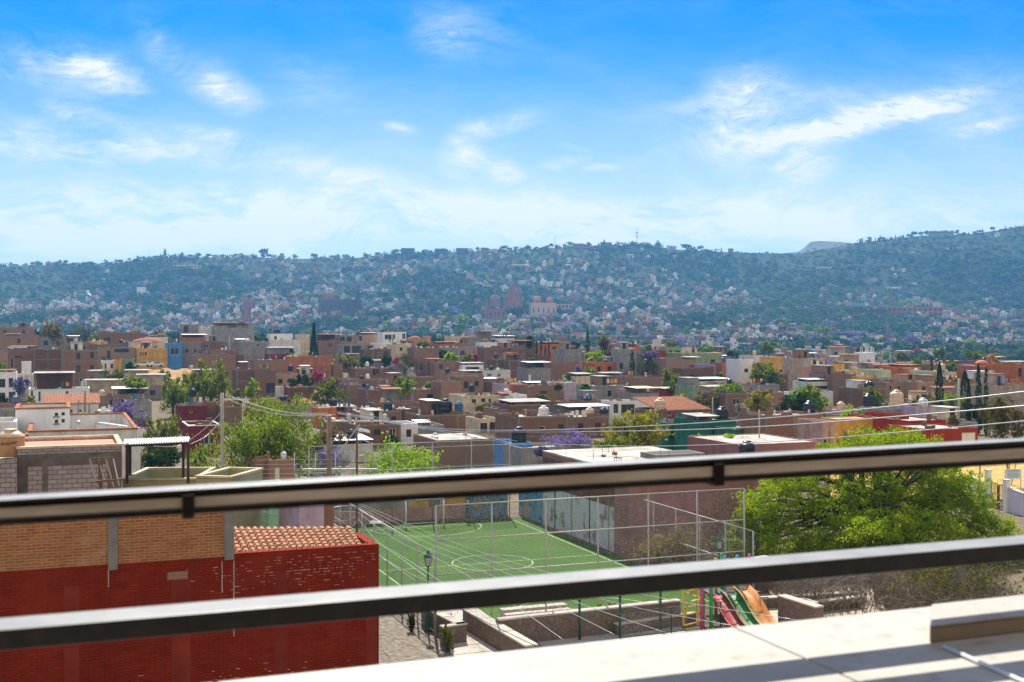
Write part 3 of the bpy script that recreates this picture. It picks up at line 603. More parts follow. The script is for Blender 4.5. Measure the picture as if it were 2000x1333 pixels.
# playground
def pl(px,py,z=0.): g=gp(px,py,z); return (g[0],g[1],z)
pg=thing('play_structure','coloured playground climbing frame with painted posts behind the slides','play structure',pl(1400,1200),R(AZ))
o0=Vector(pl(1400,1200)); 
def loc(px,z,d_): v=W(px,645,d_); v.z=0; v=v-Vector((o0.x,o0.y,0)); ca,sa=math.cos(R(AZ)),math.sin(R(AZ)); return (v.x*ca+v.y*sa,-v.x*sa+v.y*ca,z)
cols={'yellow':(.52,.36,.04),'pink':(.40,.08,.20),'green':(.03,.24,.06),'blue':(.06,.25,.40),'orange':(.56,.20,.03),'red':(.34,.05,.045)}
CM={k:simple('gloss_%s_paint'%k,v,.55,0,.3) for k,v in cols.items()}
for px,cn,d_,h in((1371,'pink',57.5,3.4),(1389,'green',57.5,3.4),(1415,'blue',60.9,3.3),(1440,'blue',61.2,3.3),(1464,'pink',61.5,3.3),(1410,'green',61.6,3.3),(1398,'yellow',62,3.)):
    a=loc(px,0,d_); MB().tube([a,(a[0],a[1],h)],.09,10).build('post',CM[cn],pg,True)
b=MB()
for k in range(13):
    a=loc(1418+k*3.7,1.3,62.2); b.tube([a,(a[0],a[1],2.5)],.03,5)
a,c_=loc(1416,1.3,62.2),loc(1464,1.3,62.2); b.tube([a,c_],.04,6); b.tube([(a[0],a[1],2.5),(c_[0],c_[1],2.5)],.04,6); b.build('railing',CM['yellow'],pg)
a=loc(1398,1.15,61.2); b_=loc(1466,1.15,63.); MB().box(min(a[0],b_[0]),max(a[0],b_[0]),a[1]-.1,a[1]+1.6,1.1,1.2).build('platform',FRB,pg)
MB().box(*[loc(1376,0,60)[0],loc(1388,0,60)[0]],a[1]+.6,a[1]+.68,1.2,2.8).build('yellow_panel',CM['yellow'],pg)
q_=loc(1382,4,59); None
def slide(pxt,pyt,pxb,pyb,cn,label,wd=.48):
    dt=60.6; T0=W(pxt,pyt,dt); B0=Vector(pl(pxb,pyb,.15)); o=thing('slide',label,'slide',(B0.x,B0.y,0)); D=T0-B0; D.z=0; L_=D.length; u=D/L_; n=Vector((-u.y,u.x,0)); zt=max(T0.z,1.2)
    b=MB(); N=12; prof=[(-wd,.28),(-wd*.92,.30),(-wd*.75,.04),(0,0),(wd*.75,.04),(wd*.92,.30),(wd,.28)]; base=[]
    for i in range(N+1):
        s=i/N; z=.2+(zt-.2)*(s-.10*math.sin(s*math.pi*2)); p=u*(L_*s)
        for (a_,h) in prof: b.v.append((p.x+n.x*a_,p.y+n.y*a_,z+h))
    m=len(prof)
    for i in range(N):
        for k in range(m-1): b.f.append((i*m+k,i*m+k+1,(i+1)*m+k+1,(i+1)*m+k))
    c=b.build('chute',CM[cn],o,True); sl=c.modifiers.new('thickness','SOLIDIFY'); sl.thickness=.04
    p=u*L_*.55; MB().tube([(p.x,p.y,0),(p.x,p.y,zt*.5)],.04,6).build('support_leg',CM[cn],o,True)
slide(1396,1166,1452,1243,'red','red plastic slide, leftmost of the three'); slide(1422,1163,1480,1241,'green','bright green plastic slide in the middle of the three'); slide(1448,1157,1508,1238,'orange','orange plastic slide, rightmost of the three')
ld=thing('play_ladder','yellow arched climbing ladder left of the slides','climbing ladder',pl(1336,1220)); ox=Vector(pl(1336,1220))
def lp(px,py,d_): return tuple(W(px,py,d_)-ox)
for px in(1335,1363): MB().tube([lp(px,1152,57),lp(px,1222,57)],.05,8).build('upright',CM['yellow'],ld,True)
for py in(1155,1186,1200,1220): MB().tube([lp(1335,py+2,57),lp(1363,py-4,57)],.035,6).build('rung',CM['yellow'],ld,True)
MB().tube([lp(1338,1205,56.6),lp(1343,1182,56.6),lp(1352,1174,56.6),lp(1368,1172,56.6)],.045,8).build('arched_handrail',CM['yellow'],ld,True)
GF=simple('dark_green_post_paint',(.012,.07,.04),.4)
for i,(px,y1,y0,lb_) in enumerate(((1132,1250,1172,'leftmost dark green fence post on the court'),(1211,1246,1165,'second dark green fence post, by the planter bed'),(1290,1234,1155,'third dark green fence post, by the flower bed'),(1374,1226,1162,'short black post at the left of the red slide'),(1466,1216,1176,'short black post in front of the orange slide'),(1478,1190,1135,'tall black post behind the orange slide'))):
    g=gp(px,y1); o=thing('fence_post',lb_,'post',(g[0],g[1],0),0,'dark posts round the playground'); hh=(y1-y0)*g[1]/F
    MB().tube([(0,0,0),(0,0,hh)],.06,8).build('shaft',GF if i<3 else FRB,o,True); MB().lathe(0,0,[(.08,hh),(.08,hh+.04),(.02,hh+.07)],8).build('cap',GF if i<3 else FRB,o)
fence('dark green wire fence in front of the playground',gp(1211,1250),gp(1500,1216),1.3,(1.3,.1),2.6,'park fences',GF,.03)
# street lamps
def lamp(px,yt_,yb_,d_,label,mat=GF):
    X,Y=(px-1000)/F*d_,d_; g=gz(X,Y); h=(CZ-(yt_-YH)/F*d_)-g; o=thing('street_lamp',label,'street lamp',(X,Y,g),0,'old-style lantern street lamps')
    MB().lathe(0,0,[(.20,0),(.22,.06),(.19,.12),(.17,.55),(.11,.78),(.07,.95),(.085,1.0),(.055,1.06)],12).build('base',mat,o,True)
    MB().tube([(0,0,1.0),(0,0,h-.85)],[.05,.042],8).build('pole',mat,o,True)
    MB().lathe(0,0,[(.05,h-.85),(.12,h-.80),(.14,h-.76)],6).build('lantern_base',mat,o); 
    MB().lathe(0,0,[(.13,h-.757),(.19,h-.35)],6).build('lantern_glass',simple('frosted_lamp_glass',(.45,.48,.46),.2),o)
    MB().lathe(0,0,[(.24,h-.347),(.22,h-.30),(.10,h-.16),(.05,h-.14),(.07,h-.08),(.01,h)],6).build('lantern_roof',mat,o)
    for k in range(6): t=k*math.pi/3; MB().bar((.135*math.cos(t),.135*math.sin(t),h-.757),(.2*math.cos(t),.2*math.sin(t),h-.345),.018).build('lantern_bar',mat,o)
lamp(836,1075,1234,58.6,'green lantern lamp with a bell base on the pavement beside the red house')
lamp(914,967,1022,91.8,'black lantern lamp in front of the yellow wall at the far end')
lamp(1405,1045,1200,66,'green lantern lamp half hidden by the big tree left edge')
lamp(698,950,1000,99,'dark lantern lamp standing left behind the goal')
lamp(924,905,960,104,'dark lantern lamp in front of the unfinished brick building')
lamp(612,722,760,250,'thin lamp beside the bougainvillea far up in the town')
# big mesquite on the right
def bigtree():
    d=77.; X=(1712-1000)/F*d; o=thing('mesquite_tree','huge bright green mesquite tree right of the pitch','tree',(X,d,0))
    P=lambda px,py,dd=0:((px-1712)/F*d,dd,CZ-(py-YH)/F*d)
    L=[]
    for px,py,rx,rz_,dy in((1735,870,95,36,0),(1650,905,80,40,1.5),(1800,890,70,42,1),(1500,985,70,42,-1),(1560,935,80,42,0),(1452,1048,52,42,-.5),(1436,1072,44,34,-1),(1478,1012,56,42,0),(1900,965,60,40,1),(1700,1015,95,42,-3),(1780,1020,80,40,-3),(1955,1075,60,36,-1),(1530,1050,75,42,-2),(1620,1000,80,50,-1),(1700,960,80,50,0),(1790,960,90,50,.5),(1870,1000,80,48,0),(1930,1040,65,42,0),(1850,1060,90,42,-1.5),(1740,1060,80,40,-2),(1640,1070,80,38,-2),(1600,1080,90,30,0),(1850,930,65,40,1)):
        x,y,z=P(px,py,dy); L.append((x,y,z,rx/F*d*.93,rx/F*d*.75,rz_/F*d*.93))
    Q,t=crown(L,150000,.080,.10,vert=.1,asp=.45); fastquads('crown',Q,LM['lime'],o,t)
    limbs('trunk',o,9.5,.3,L,simple('dark_mesquite_bark',(.035,.028,.022),.9),n=2,seed=5)
bigtree()
bt=MB()
def thicket(label,px0,px1,y0,d0,dd,n,seed,leafk=None):
    q=random.Random(seed); o=thing('bare_thicket',label,'shrub',(0,0,0)); b=MB(); X0=(px0-1000)/F*d0; X1=(px1-1000)/F*d0; hz=CZ-(y0-YH)/F*d0
    cen=((X0+X1)/2,d0); o.location=(cen[0],cen[1],0)
    for k in range(n):
        x=q.uniform(X0,X1)-cen[0]; y=q.uniform(0,dd); ht=hz*q.uniform(.35,1.)*(1-.5*abs((x/(X1-X0))*2)**3); p=Vector((x,y,0)); dv=Vector((q.uniform(-.5,.5),q.uniform(-.5,.5),1)).normalized(); r=.03
        st_=[(p,dv,ht*.45,r,0)]
        while st_:
            p,dv,l,r,g_=st_.pop(); e=p+dv*l; m=(p+e)/2+Vector((q.uniform(-.1,.1)*l,q.uniform(-.1,.1)*l,q.uniform(-.05,.1)*l)); b.tube([tuple(p),tuple(m),tuple(e)],[r,r*.8,r*.6],3,False)
            if g_<3:
                for _ in range(3): st_.append((p+dv*l*q.uniform(.5,1),(dv+Vector((q.uniform(-1,1),q.uniform(-1,1),q.uniform(-.6,.5)))).normalized(),l*q.uniform(.5,.8),r*.6,g_+1))
    b.build('branches',simple('pale_dry_twig',(.20,.165,.13),.9),o)
    if leafk: 
        lob=[(0,dd/2,hz*.5,(X1-X0)*.45,dd*.5,hz*.5)]; Q,t=crown(lob,leafk[1],.09,.2); fastquads('foliage',Q,LM[leafk[0]],o,t)
thicket('dense bare twig thicket under the big mesquite, in front of the block wall',1540,1850,1092,61.5,7,330,1)
thicket('tangled half leafy thicket at the lower right edge',1790,2040,1075,57,6,210,2,('olive',4200))
thicket('dry brown shrubs against the pink-brown hall wall',1255,1400,1045,71,3,60,3,('brown',4200))
thicket('grey bare creeper behind the fence at the hall corner',1285,1330,990,73.5,1.,14,4)
# white gate and dry field to the right
q=NT('dry_golden_field'); n1=q.noise(q.co(),1.6,9,.75); n2=q.noise(q.co(),.25,4); q.bsdf(q.mix(q.ramp(n1,.35,.65),(.30,.17,.045,1),(.62,.46,.16,1)),.95,normal=q.bump(n1,.7,.1))
b=MB(); NXf=14
pf=[(29,104),(70,104),(90,142),(40,142)]
def fz(y): return (y-104)/38*1.6+.02
for i in range(10):
    y0,y1=104+3.8*i,104+3.8*(i+1); b.quad((28+i*.9,y0,fz(y0)),(75+i*1.,y0,fz(y0)),(76+i*1.,y1,fz(y1)),(29+i*.9,y1,fz(y1)))
struct(b.build('dry_field',q.m))
pc=[W(1897,948,103),W(1930,951,100.5),W(1966,957,97),W(2040,972,92)]
def wz(p,q_,label,h0,h1,m=WH):
    o=thing('garden_wall',label,'wall',(p.x,p.y,0),math.atan2(q_.y-p.y,q_.x-p.x)); L_=(Vector((q_.x,q_.y))-Vector((p.x,p.y))).length
    MB().hull8([(0,0,0),(L_,0,0),(L_,.25,0),(0,.25,0)],[(0,0,h0),(L_,0,h1),(L_,.25,h1),(0,.25,h0)]).build('wall',m,o); MB().hull8([(-.02,-.04,h0+.003),(L_,-.04,h1+.003),(L_,.29,h1+.003),(-.02,.29,h0+.003)],[(-.02,-.04,h0+.1),(L_,-.04,h1+.1),(L_,.29,h1+.1),(-.02,.29,h0+.1)]).build('coping',WH2,o)
wz(W(1890,0,104),pc[1],'white garden wall left of the white gate pillar',2.2,1.55); wz(pc[2],pc[3],'lilac-white garden wall right of the gate',1.95,1.6,PL('lilac_white_plaster',(.66,.62,.68),var=.15))
for p,h,lb_ in((pc[1],3.1,'taller white gate pillar on the left'),(pc[2],2.7,'shorter white gate pillar on the right')):
    o=thing('gate_pillar',lb_,'pillar',(p.x,p.y,0),.3); MB().box(-.2,.2,-.2,.2,0,h-.1).build('shaft',WH,o); MB().box(-.24,.24,-.24,.24,h-.097,h).build('cap',WH2,o)
gt=thing('iron_gate','dark iron bar gate between the two white pillars','gate',(pc[1].x+.2,pc[1].y,0),math.atan2(pc[2].y-pc[1].y,pc[2].x-pc[1].x)); gl_=(pc[2].xy-pc[1].xy).length-.5
for z in(.15,2.0): MB().box(0,gl_,-.03,.03,z,z+.07).build('cross_bar',FRB,gt)
for k in range(13): x=gl_*k/12; MB().box(x-.02,x+.02,-.02,.02,.22,2.0).build('bar',FRB,gt)
MB().box(gl_*.45,gl_*.56,-.05,.05,0,2.05).build('centre_stile',WOOD,gt)
sp=W(1979,926,99); sg=thing('notice_board','white notice board with faint blue lines of text above the gate','sign',(sp.x,sp.y,gz(sp.x,sp.y)),.15); sz=sp.z-gz(sp.x,sp.y)
MB().box(-.72,.72,-.03,.0,sz-.42,sz+.42).build('panel',WH,sg)
for s in(-.7,.7): MB().box(s-.03,s+.03,.003,.06,0,sz+.42).build('post',FRW,sg)
tb=MB()
for k in range(6): tb.box(-.58+.05*(k%2),.58-.08*(k%3),-.036,-.032,sz+.27-k*.11,sz+.31-k*.11)
tb.build('text_lines',simple('faded_blue_print',(.12,.32,.42),.7),sg)
# ---------------------------------------------------------------- near left houses
FR_=35.6
rh=thing('red_house','tall red painted brick house wall with bare orange brick storey, lower left','house',(0,0,0),R(AZ))
X1=(740-1000)/F*FR_; rh.location=(X1,FR_,0)
zt=CZ-(1063-YH)/F*FR_; Wd=16.
def rl(px): t=(px-1000)/F; s=(t*FR_-X1)/(math.cos(R(AZ))-t*math.sin(R(AZ))); return s      # metres along wall (negative = left)
b=MB(); b.box(-Wd,rl(455),0,9,0,zt-.5); b.box(rl(455),0,0,2.1,0,zt-.5); b.build('red_wall',BRR,rh)
pr_=MB(); pr_.box(rl(455),0,0,.28,zt-.497,zt,); pr_.box(-.28,0,.283,2.2,zt-.497,zt); pr_.build('red_parapet',BRR,rh)
q=NT('red_wall_flakes')
ob_top=zt+1.85
MB().box(-Wd,rl(457),-.001,.28,zt-.499,zt-.06).build('red_band',BRR,rh); MB().box(-Wd,rl(457),0.004,.28,zt-.057,ob_top).build('orange_brick_storey',BRO,rh)
for a_,b_,z_ in((211,230,.22),(438,457,.16)): MB().hull8([(rl(a_),-.04,zt-z_),(rl(b_),-.04,zt-z_),(rl(b_),.0,zt-z_),(rl(a_),.0,zt-z_)],[(rl(a_),-.04,ob_top),(rl(b_),-.04,ob_top),(rl(b_),.0,ob_top),(rl(a_),.0,ob_top)]).build('concrete_column',CON,rh)
MB().box(-Wd,rl(457),.283,8.9,zt-.497,zt-.3).build('slab_roof',CONL,rh)
for a_,b_ in((125,155),(335,372),(537,560),(715,736)): MB().box(rl(a_),rl(b_),-.012,-.002,0,zt-.6).build('painted_column',plaster('red_column_paint',(.225,.034,.016),var=.35,stain=.35),rh)
fl=MB(); q2=random.Random(3)
for k in range(520):
    cx,cz=q2.choice([(rl(620),zt-.75),(rl(500),zt-.7),(rl(420),zt-4.),(rl(200),zt-3.9),(rl(180),zt-4.6),(rl(520),zt-3.8),(rl(690),zt-.4),(rl(610),zt-.6),(rl(640),zt-4.3)]); x=q2.gauss(cx,.75); z=round(q2.gauss(cz,.28)/.085)*.085; w2=q2.uniform(.01,.09)*q2.choice([1,1,2.2]); 
    if x>-.1 or z>zt-.15 or x<-Wd: continue
    fl.box(x,x+w2,-.008,-.001,z,z+q2.uniform(.006,.02))
fl.build('paint_flakes',simple('exposed_pinkish_brick',(.52,.33,.25),.9),rh)['kind']='stuff'
dr=MB()
for px,l0,l1 in((457,0,2.2),(434,0.,.9),(212,.0,.5)):
    x=rl(px)
    for k in range(26): z=zt-.20-l0-(l1-l0)*k/26; dr.box(x-.012-q2.uniform(0,.012),x+.012,-.011,-.001,z-(l1/26)*.8,z)
dr.build('cement_drips',CONL,rh)['kind']='stuff'
MB().box(rl(327),rl(367),-.02,-.003,zt-.62,zt-.40).build('bricked_vent',BR2,rh)
tl=MB(); xa,xb=rl(459),rl(722); n=20; rows=9
for i in range(n):
    x=xa+(xb-xa)*(i+.5)/n; dl=3.4*(1-max(0,(x-xa)/(xb-xa)-.05)*.42)
    for j in range(rows):
        y0=.35+dl*j/rows; y1=.35+dl*(j+1)/rows+.07; z0=zt-.3+.40*j/rows+q2.uniform(-.012,.012); z1=z0+.07; tl.tube([(x,y0,z0+.02),(x,y1,z1-.02)],[.105,.085],6)
q=NT('aged_clay_tile'); n1=q.noise(q.co(),7,5,.7); n2=q.noise(q.co(),1.2,5); c=q.mix(q.ramp(n1,.35,.65),(.30,.14,.08,1),(.50,.27,.16,1)); c=q.mix(q.math('MULTIPLY',q.ramp(n2,.5,.7),.5),c,(.17,.11,.08,1)); q.bsdf(c,.9); tl.build('clay_tile_roof',q.m,rh); 
dk=MB(); dk.hull8([(xa,.3,zt-.5),(xb,.3,zt-.5),(xb,2.3,zt-.35),(xa,3.8,zt-.3)],[(xa,.3,zt-.36),(xb,.3,zt-.36),(xb,2.3,zt-.1),(xa,3.8,zt+.03)]); dk.build('roof_deck',TILE,rh)
sp_=MB()
for k in range(26): x=rl(458)+(0-rl(458))*k/26; sp_.box(x,x+.012,.1,.112,zt,zt+.11)
sp_.build('wire_spikes',FRB,rh)['kind']='stuff'
# lilac & mint houses behind the tile roof
house(584,633,988,LI,'lilac gable wall with stepped brick edge behind the tile roof',d=52,L=5,a=AZ,par=.1)
house(631,652,986,BR,'stepped brick wall end beside the lilac gable',d=52.6,L=.5,a=AZ,par=.05,key=False)
house(525,586,965,PL('mint_plaster',(.30,.52,.34)),'mint green house with an arched doorway behind the wires',d=62,L=6,door=[(569,1018,584,1038)])
house(455,527,975,BR3,'small tan brick yard house left of the mint green house',d=64,L=5)
# block building, tank, pergola, roof terrace
house(34,238,871,BLK,'grey concrete block building with a pink roof, left foreground',dr=53,L=5.,par=.10,roof=PL('pink_roof_coating',(.66,.28,.20),var=.15,stain=.1),topmat=CR,key=True)
bb=CUSTOM and [o for o in bpy.data.objects if o.get('label','').startswith('grey concrete block building')][0]
w_=bb['_w']
for x0,x1,z0,z1 in((-.02,.42,0,5.8),(w_*.235,w_*.285,0,5.0),(w_-.6,w_+.02,0,5.8)): 
    H_=max(v.co.z for v in [c for c in bb.children if c.name.startswith('wall')][0].data.vertices); MB().box(x0,x1 if x1<w_ else w_,-.03,-.002,0,H_-.75).build('concrete_column',concrete('dark_rough_concrete',(.17,.15,.125),.4,3),bb)
MB().box(0,w_,-.034,-.003,H_-.75,H_-.25).build('ring_beam',MATS['dark_rough_concrete'],bb)
lo=house(-60,33,897,BLK,'lower grey block wall building under the beige tank, far left',dr=51,L=6,par=.1)
bk_=house(-60,55,849,PL('brown_wall_plaster',(.20,.12,.06)),'brown plaster wall behind the beige water tank',dr=57,L=1.2,par=.05)
tp=W(7,894,51.3); tk=thing('water_tank','large beige water tank with dark script lettering, far left foreground','water tank',(tp.x,tp.y+.75,tp.z-.02),0,'rooftop water tanks')
MB().lathe(0,0,[(.56,0),(.575,.04),(.575,.80),(.56,.86)],28).build('tank_body',simple('aged_tan_plastic',(.44,.25,.10),.55),tk,True); MB().lathe(0,0,[(.585,.863),(.585,.9),(.27,1.14)],28).build('tank_shoulder',TKC,tk,True); MB().lathe(0,0,[(.28,1.143),(.28,1.2),(.1,1.22)],16).build('lid',TKC,tk)
cu=bpy.data.curves.new('lettering','FONT'); cu.body='Rotoplas'; cu.size=.2; cu.shear=.45; cu.extrude=.004; cu.align_x='CENTER'; lt=bpy.data.objects.new('lettering_curve',cu); C.objects.link(lt)
bpy.context.view_layer.update(); dg=bpy.context.evaluated_depsgraph_get(); me=bpy.data.meshes.new_from_object(lt.evaluated_get(dg)); bpy.data.objects.remove(lt)
for v in me.vertices: t=v.co.x*1.0/.582-math.pi/2+.18; v.co=Vector((math.cos(t)*(.582+v.co.z),math.sin(t)*(.582+v.co.z),.56+v.co.y+v.co.x*.12))
me.materials.clear(); me.materials.append(FRB); lt=bpy.data.objects.new('lettering',me); C.objects.link(lt); lt.parent=tk
# olive terrace with pergola
ol=PL('olive_cream_plaster',(.40,.40,.20),var=.2,stain=.2)
ot=house(239,383,938,ol,'olive green terrace parapet building under the steel pergola',dr=56,L=4.5,par=.9,roof=CON,topmat=CR,a=3)
house(383,452,934,ol,'stepped olive parapet right of the pergola terrace',d=54,L=3.4,par=.8,roof=CON,topmat=CR,a=-12,key=False)
pr=thing('steel_pergola','brown steel pergola with ribbed metal roof on the olive terrace','pergola',(0,0,0)); A=W(243,868,55); B=W(368,862,57); pr.location=(A.x,A.y,0)
PR=lambda px,py,d_:tuple(W(px,py,d_)-Vector((A.x,A.y,0)))
BRS=simple('rust_brown_steel',(.07,.035,.025),.5)
for px,d_ in((248,55),(254,57.2),(358,57),(367.5,55.2)): MB().bar(PR(px,945,d_),PR(px,866,d_),.11).build('post',BRS,pr)
MB().bar(PR(244,871,55),PR(369,866,55.2),.1).build('beam',BRS,pr); MB().bar(PR(244,866,57.4),PR(369,860,57.4),.1).build('beam',BRS,pr)
rb=MB(); P0,P1,P2,P3=[Vector(v) for v in(PR(241,869,54.8),PR(368,863,55),PR(371,854,58.8),PR(243,859,58.8))]; nn=26
for k in range(nn):
    a0,a1=P0.lerp(P1,k/nn),P0.lerp(P1,(k+.55)/nn); b0,b1=P3.lerp(P2,k/nn),P3.lerp(P2,(k+.55)/nn); up=Vector((0,0,.04)); rb.hull8([a0,a1,b1,b0],[a0+up,a1+up,b1+up,b0+up])
rb.hull8([P0-up*.6,P1-up*.6,P2-up*.6,P3-up*.6],[P0-up*.1,P1-up*.1,P2-up*.1,P3-up*.1]); rb.build('ribbed_roof',simple('blue_grey_sheet',(.42,.46,.46),.5,.3),pr)
ra=thing('wooden_rack','rusty leaning A-frame rack with a cross plank on the terrace','rack',tuple(W(210,965,49))); rq=W(210,965,49)
RQ=lambda px,py,d_:tuple(W(px,py,d_)-rq)
for a_,b_ in(((175,897),(192,952)),((193,899),(207,950)),((207,897),(222,952)),((221,896),(233,950))): MB().bar(RQ(*a_,49.5),RQ(*b_,48.6),.045).build('slat',simple('pale_worn_wood',(.45,.33,.25),.8),ra)
MB().bar(RQ(174,896,49.5),RQ(222,894,49.5),.05).build('top_bar',WOOD,ra); MB().bar(RQ(188,941,48.7),RQ(245,936,48.9),.12,.09).build('plank',WOOD,ra); MB().bar(RQ(196,900,49.4),RQ(196,965,49),.14,.1).build('upright',WOOD,ra)
# modern white house
house(30,136,798,WH,'bright white stair tower with four small square windows, left foreground',dr=70,L=4.5,win=[(107,806.5,113.5,813),(120,805.5,126.5,812),(107,820,113.5,827),(120,818.5,126.5,826)],topmat=BRN,par=.15,wmat=FRB)
house(55,268,839,WH2,'white terrace house with brown coping around the stair tower',dr=66,L=13,par=1.0,topmat=BRN,roof=GY)
house(-60,32,824,WH,'white wing with a dark strip left of the stair tower',dr=66.5,L=4,par=.3)
wz(W(135,0,84),W(266,0,69),'long sunlit white parapet wall slanting to the right behind the stair tower',CZ-(820-YH)/F*84,CZ-(839-YH)/F*69)
vp=W(153,846,67.5); v_=thing('vent_pipe','short grey vent pipe on the white roof','vent pipe',(vp.x,vp.y,vp.z)); MB().tube([(0,0,-.6),(0,0,.62)],.09,10).build('pipe',STEEL,v_,True); MB().lathe(0,0,[(.12,.62),(.12,.68),(.02,.74)],10).build('cap',STEEL,v_)
# ---------------------------------------------------------------- poles and wires
PC=concrete('pole_concrete',(.42,.38,.30),.2,3); PCW=concrete('weathered_wood_pole',(.27,.19,.12),.35,3)
def pole(label,px,yt_,d_,r,mat,arms=(),lean=0.,name='utility_pole'):
    t=W(px,yt_,d_); g=gz(t.x,t.y); o=thing(name,label,'utility pole',(t.x,t.y,g)); h=t.z-g
    MB().tube([(0,0,-.2),(lean,0,h)],[r*1.25,r],12).build('shaft',mat,o,True)
    for (dx0,dx1,dz,th) in arms: MB().bar((dx0,0,h+dz),(dx1,.0,h+dz),th).build('crossarm',STEEL,o)
    for (dx0,dx1,dz,th) in arms:
        for s in(dx0,(dx0+dx1)/2,dx1): MB().lathe(s,0,[(.03,h+dz+th/2),(.06,h+dz+th/2+.04),(.05,h+dz+th/2+.14),(.02,h+dz+th/2+.18)],8).build('insulator',simple('grey_porcelain',(.5,.5,.48),.3),o)
    return o
pole('tall pale concrete utility pole left of the pepper tree',434,768,82,.11,PC,[(-.1,1.65,-.45,.09)])
pB=pole('stout wooden-brown utility pole left of the pitch with crossarms',643,812,72,.14,PCW,[(-.3,3.6,-.35,.08),(-1.7,3.,-3.3,.12)])
hB=CZ-(812-YH)/F*72
MB().bar((.3,0,hB-2.7),(1.85,0,hB-.55),.07).build('diagonal_brace',STEEL,pB)
for s in(1.2,2.6,3.4): MB().lathe(s,0,[(.10,hB-.3),(.14,hB-.22),(.14,hB+.05),(.05,hB+.12)],10).build('transformer_fuse',simple('grey_porcelain',(.5,.5,.48),.3),pB)
pC=pole('thin rusty steel pole with a street light beside the pitch corner',697,845,66,.06,simple('rusty_steel_pole',(.14,.06,.035),.6)); hC=CZ-(845-YH)/F*66
MB().tube([(0,0,hC-.1),(.25,0,hC+.1),(.5,0,hC+.12)],.03,6).build('lamp_arm',STEEL,pC); MB().hull8([(.05,-.12,hC+.10),(.75,-.12,hC-.02),(.75,.12,hC-.02),(.05,.12,hC+.10)],[(.12,-.08,hC+.26),(.7,-.08,hC+.12),(.7,.08,hC+.12),(.12,.08,hC+.26)]).build('lamp_head',simple('silver_lamp_housing',(.6,.62,.65),.25,.6),pC)
aL=CZ-(1020-YH)/F*66; MB().tube([(0,0,hC-7.2),(.5,-.1,aL-.1),(.8,-.2,aL)],.025,6).build('lower_arm',STEEL,pC); MB().hull8([(.7,-.25,aL-.05),(1.5,-.25,aL-.05),(1.5,0,aL-.05),(.7,0,aL-.05)],[(.8,-.2,aL+.08),(1.45,-.2,aL+.05),(1.45,-.05,aL+.05),(.8,-.05,aL+.08)]).build('lower_lamp_head',MATS['silver_lamp_housing'],pC)
pole('slim leaning wooden pole by the white pavilion house, centre',166,763,165,.1,PCW,[(-.5,.5,-.2,.07)]); pole('slim leaning pole left of the pavilion pole',147,782,160,.07,PCW,lean=.5); pole('slim dark pole right of the pavilion pole',174,790,160,.06,FRB)
pole('pale pole in front of the dark green wall with a white box',1483,800,120,.07,PC); pole('pale concrete pole right of the tallest cypress',1873,740,180,.16,PC); pole('rust brown post beside the lime tree top',1619,838,100,.1,PCW); pole('tall pale pole far behind the ridge brick houses, left',448,655,345,.12,PC); pole('thin pole standing before the sage green house shrubs',1392,777,215,.12,PC)
pole('thin iron post at the dry field edge',1914,905,101,.05,BRS)
WIR=simple('pale_weathered_cable',(.55,.53,.50),.35,.3)
def wire(label,pts,r,mat=WIR,n=26,cat='cable'):
    P=[W(*p) for p in pts]; out=[]
    m=len(P)
    for i in range(m-1):
        p0,p1,p2,p3=P[max(i-1,0)],P[i],P[i+1],P[min(i+2,m-1)]
        for k in range(n//(m-1)):
            t=k/(n//(m-1)); out.append(.5*((2*p1)+(p2-p0)*t+(2*p0-5*p1+4*p2-p3)*t*t+(3*p1-p0-3*p2+p3)*t**3))
    out.append(P[-1]); o0=out[0].copy(); o=MB().tube([tuple(p-o0) for p in out],r,5).build('overhead_cable',mat,None,True); o.location=o0
    tag(o,label,cat,'overhead cables across the view'); return o
wire('thick pale cable, topmost of the three crossing at upper right',[(660,806,72),(830,834,56),(1000,841,46),(1250,833,36),(1500,817,29),(1800,788,24),(2080,756,21)],.013)
wire('thick pale cable, middle of the three crossing at upper right',[(675,806,72),(830,838,56),(1000,844,46),(1250,842,36),(1500,833,29),(1800,810,24),(2080,786,21)],.013)
wire('thick pale cable, lowest of the three crossing at upper right',[(615,886,90),(764,878,78),(1000,868,56),(1250,872,42),(1500,864,32),(1800,841,26),(2080,815,22)],.011)
wire('pale cable sagging from the left pole, upper strand',[(453,776,82),(500,792,80),(560,806,77),(640,808,72)],.02)
wire('pale cable sagging from the left pole, middle strand',[(453,776,82),(520,797,80),(580,809,76),(655,810,72)],.02)
wire('pale cable sagging from the left pole, lowest strand',[(440,778,82),(500,800,80),(560,811,76),(645,813,72)],.02)
wire('pale cable from pole to the right, falling behind the brick roof',[(660,808,72),(770,828,85),(900,845,98),(1010,862,118)],.018)
wire('pale cable from pole running low to the unfinished brick building',[(700,806,72),(800,832,84),(900,850,96),(1000,868,112)],.018)
wire('stay wire from the left pole down to the lower left, outer',[(437,800,82),(400,838,80),(350,870,78),(300,872,76)],.015)
wire('stay wire from the left pole down to the lower left, inner',[(437,815,82),(405,850,80),(372,868,78)],.015)
for i,(ya,x1,y1,x2,y2,x3,y3) in enumerate(((981,1069,1118,1300,1170,1560,1212),(984,1010,1113,1195,1176,1440,1224),(988,950,1104,1125,1176,1300,1236),(993,905,1100,1076,1178,1200,1240),(1000,870,1100,1000,1180,1100,1250),(1010,790,1090,880,1150,960,1215))):
    wire('thin pale cable %s of the fan sagging across the pitch'%['first and highest','second from top','third from top','fourth from top','fifth from top','lowest'][i],[(697,ya,66),((697+x1)/2-8,(ya+y1)/2+6,56),(x1,y1,45),(x2,y2,38),(x3,y3,33)],.009)
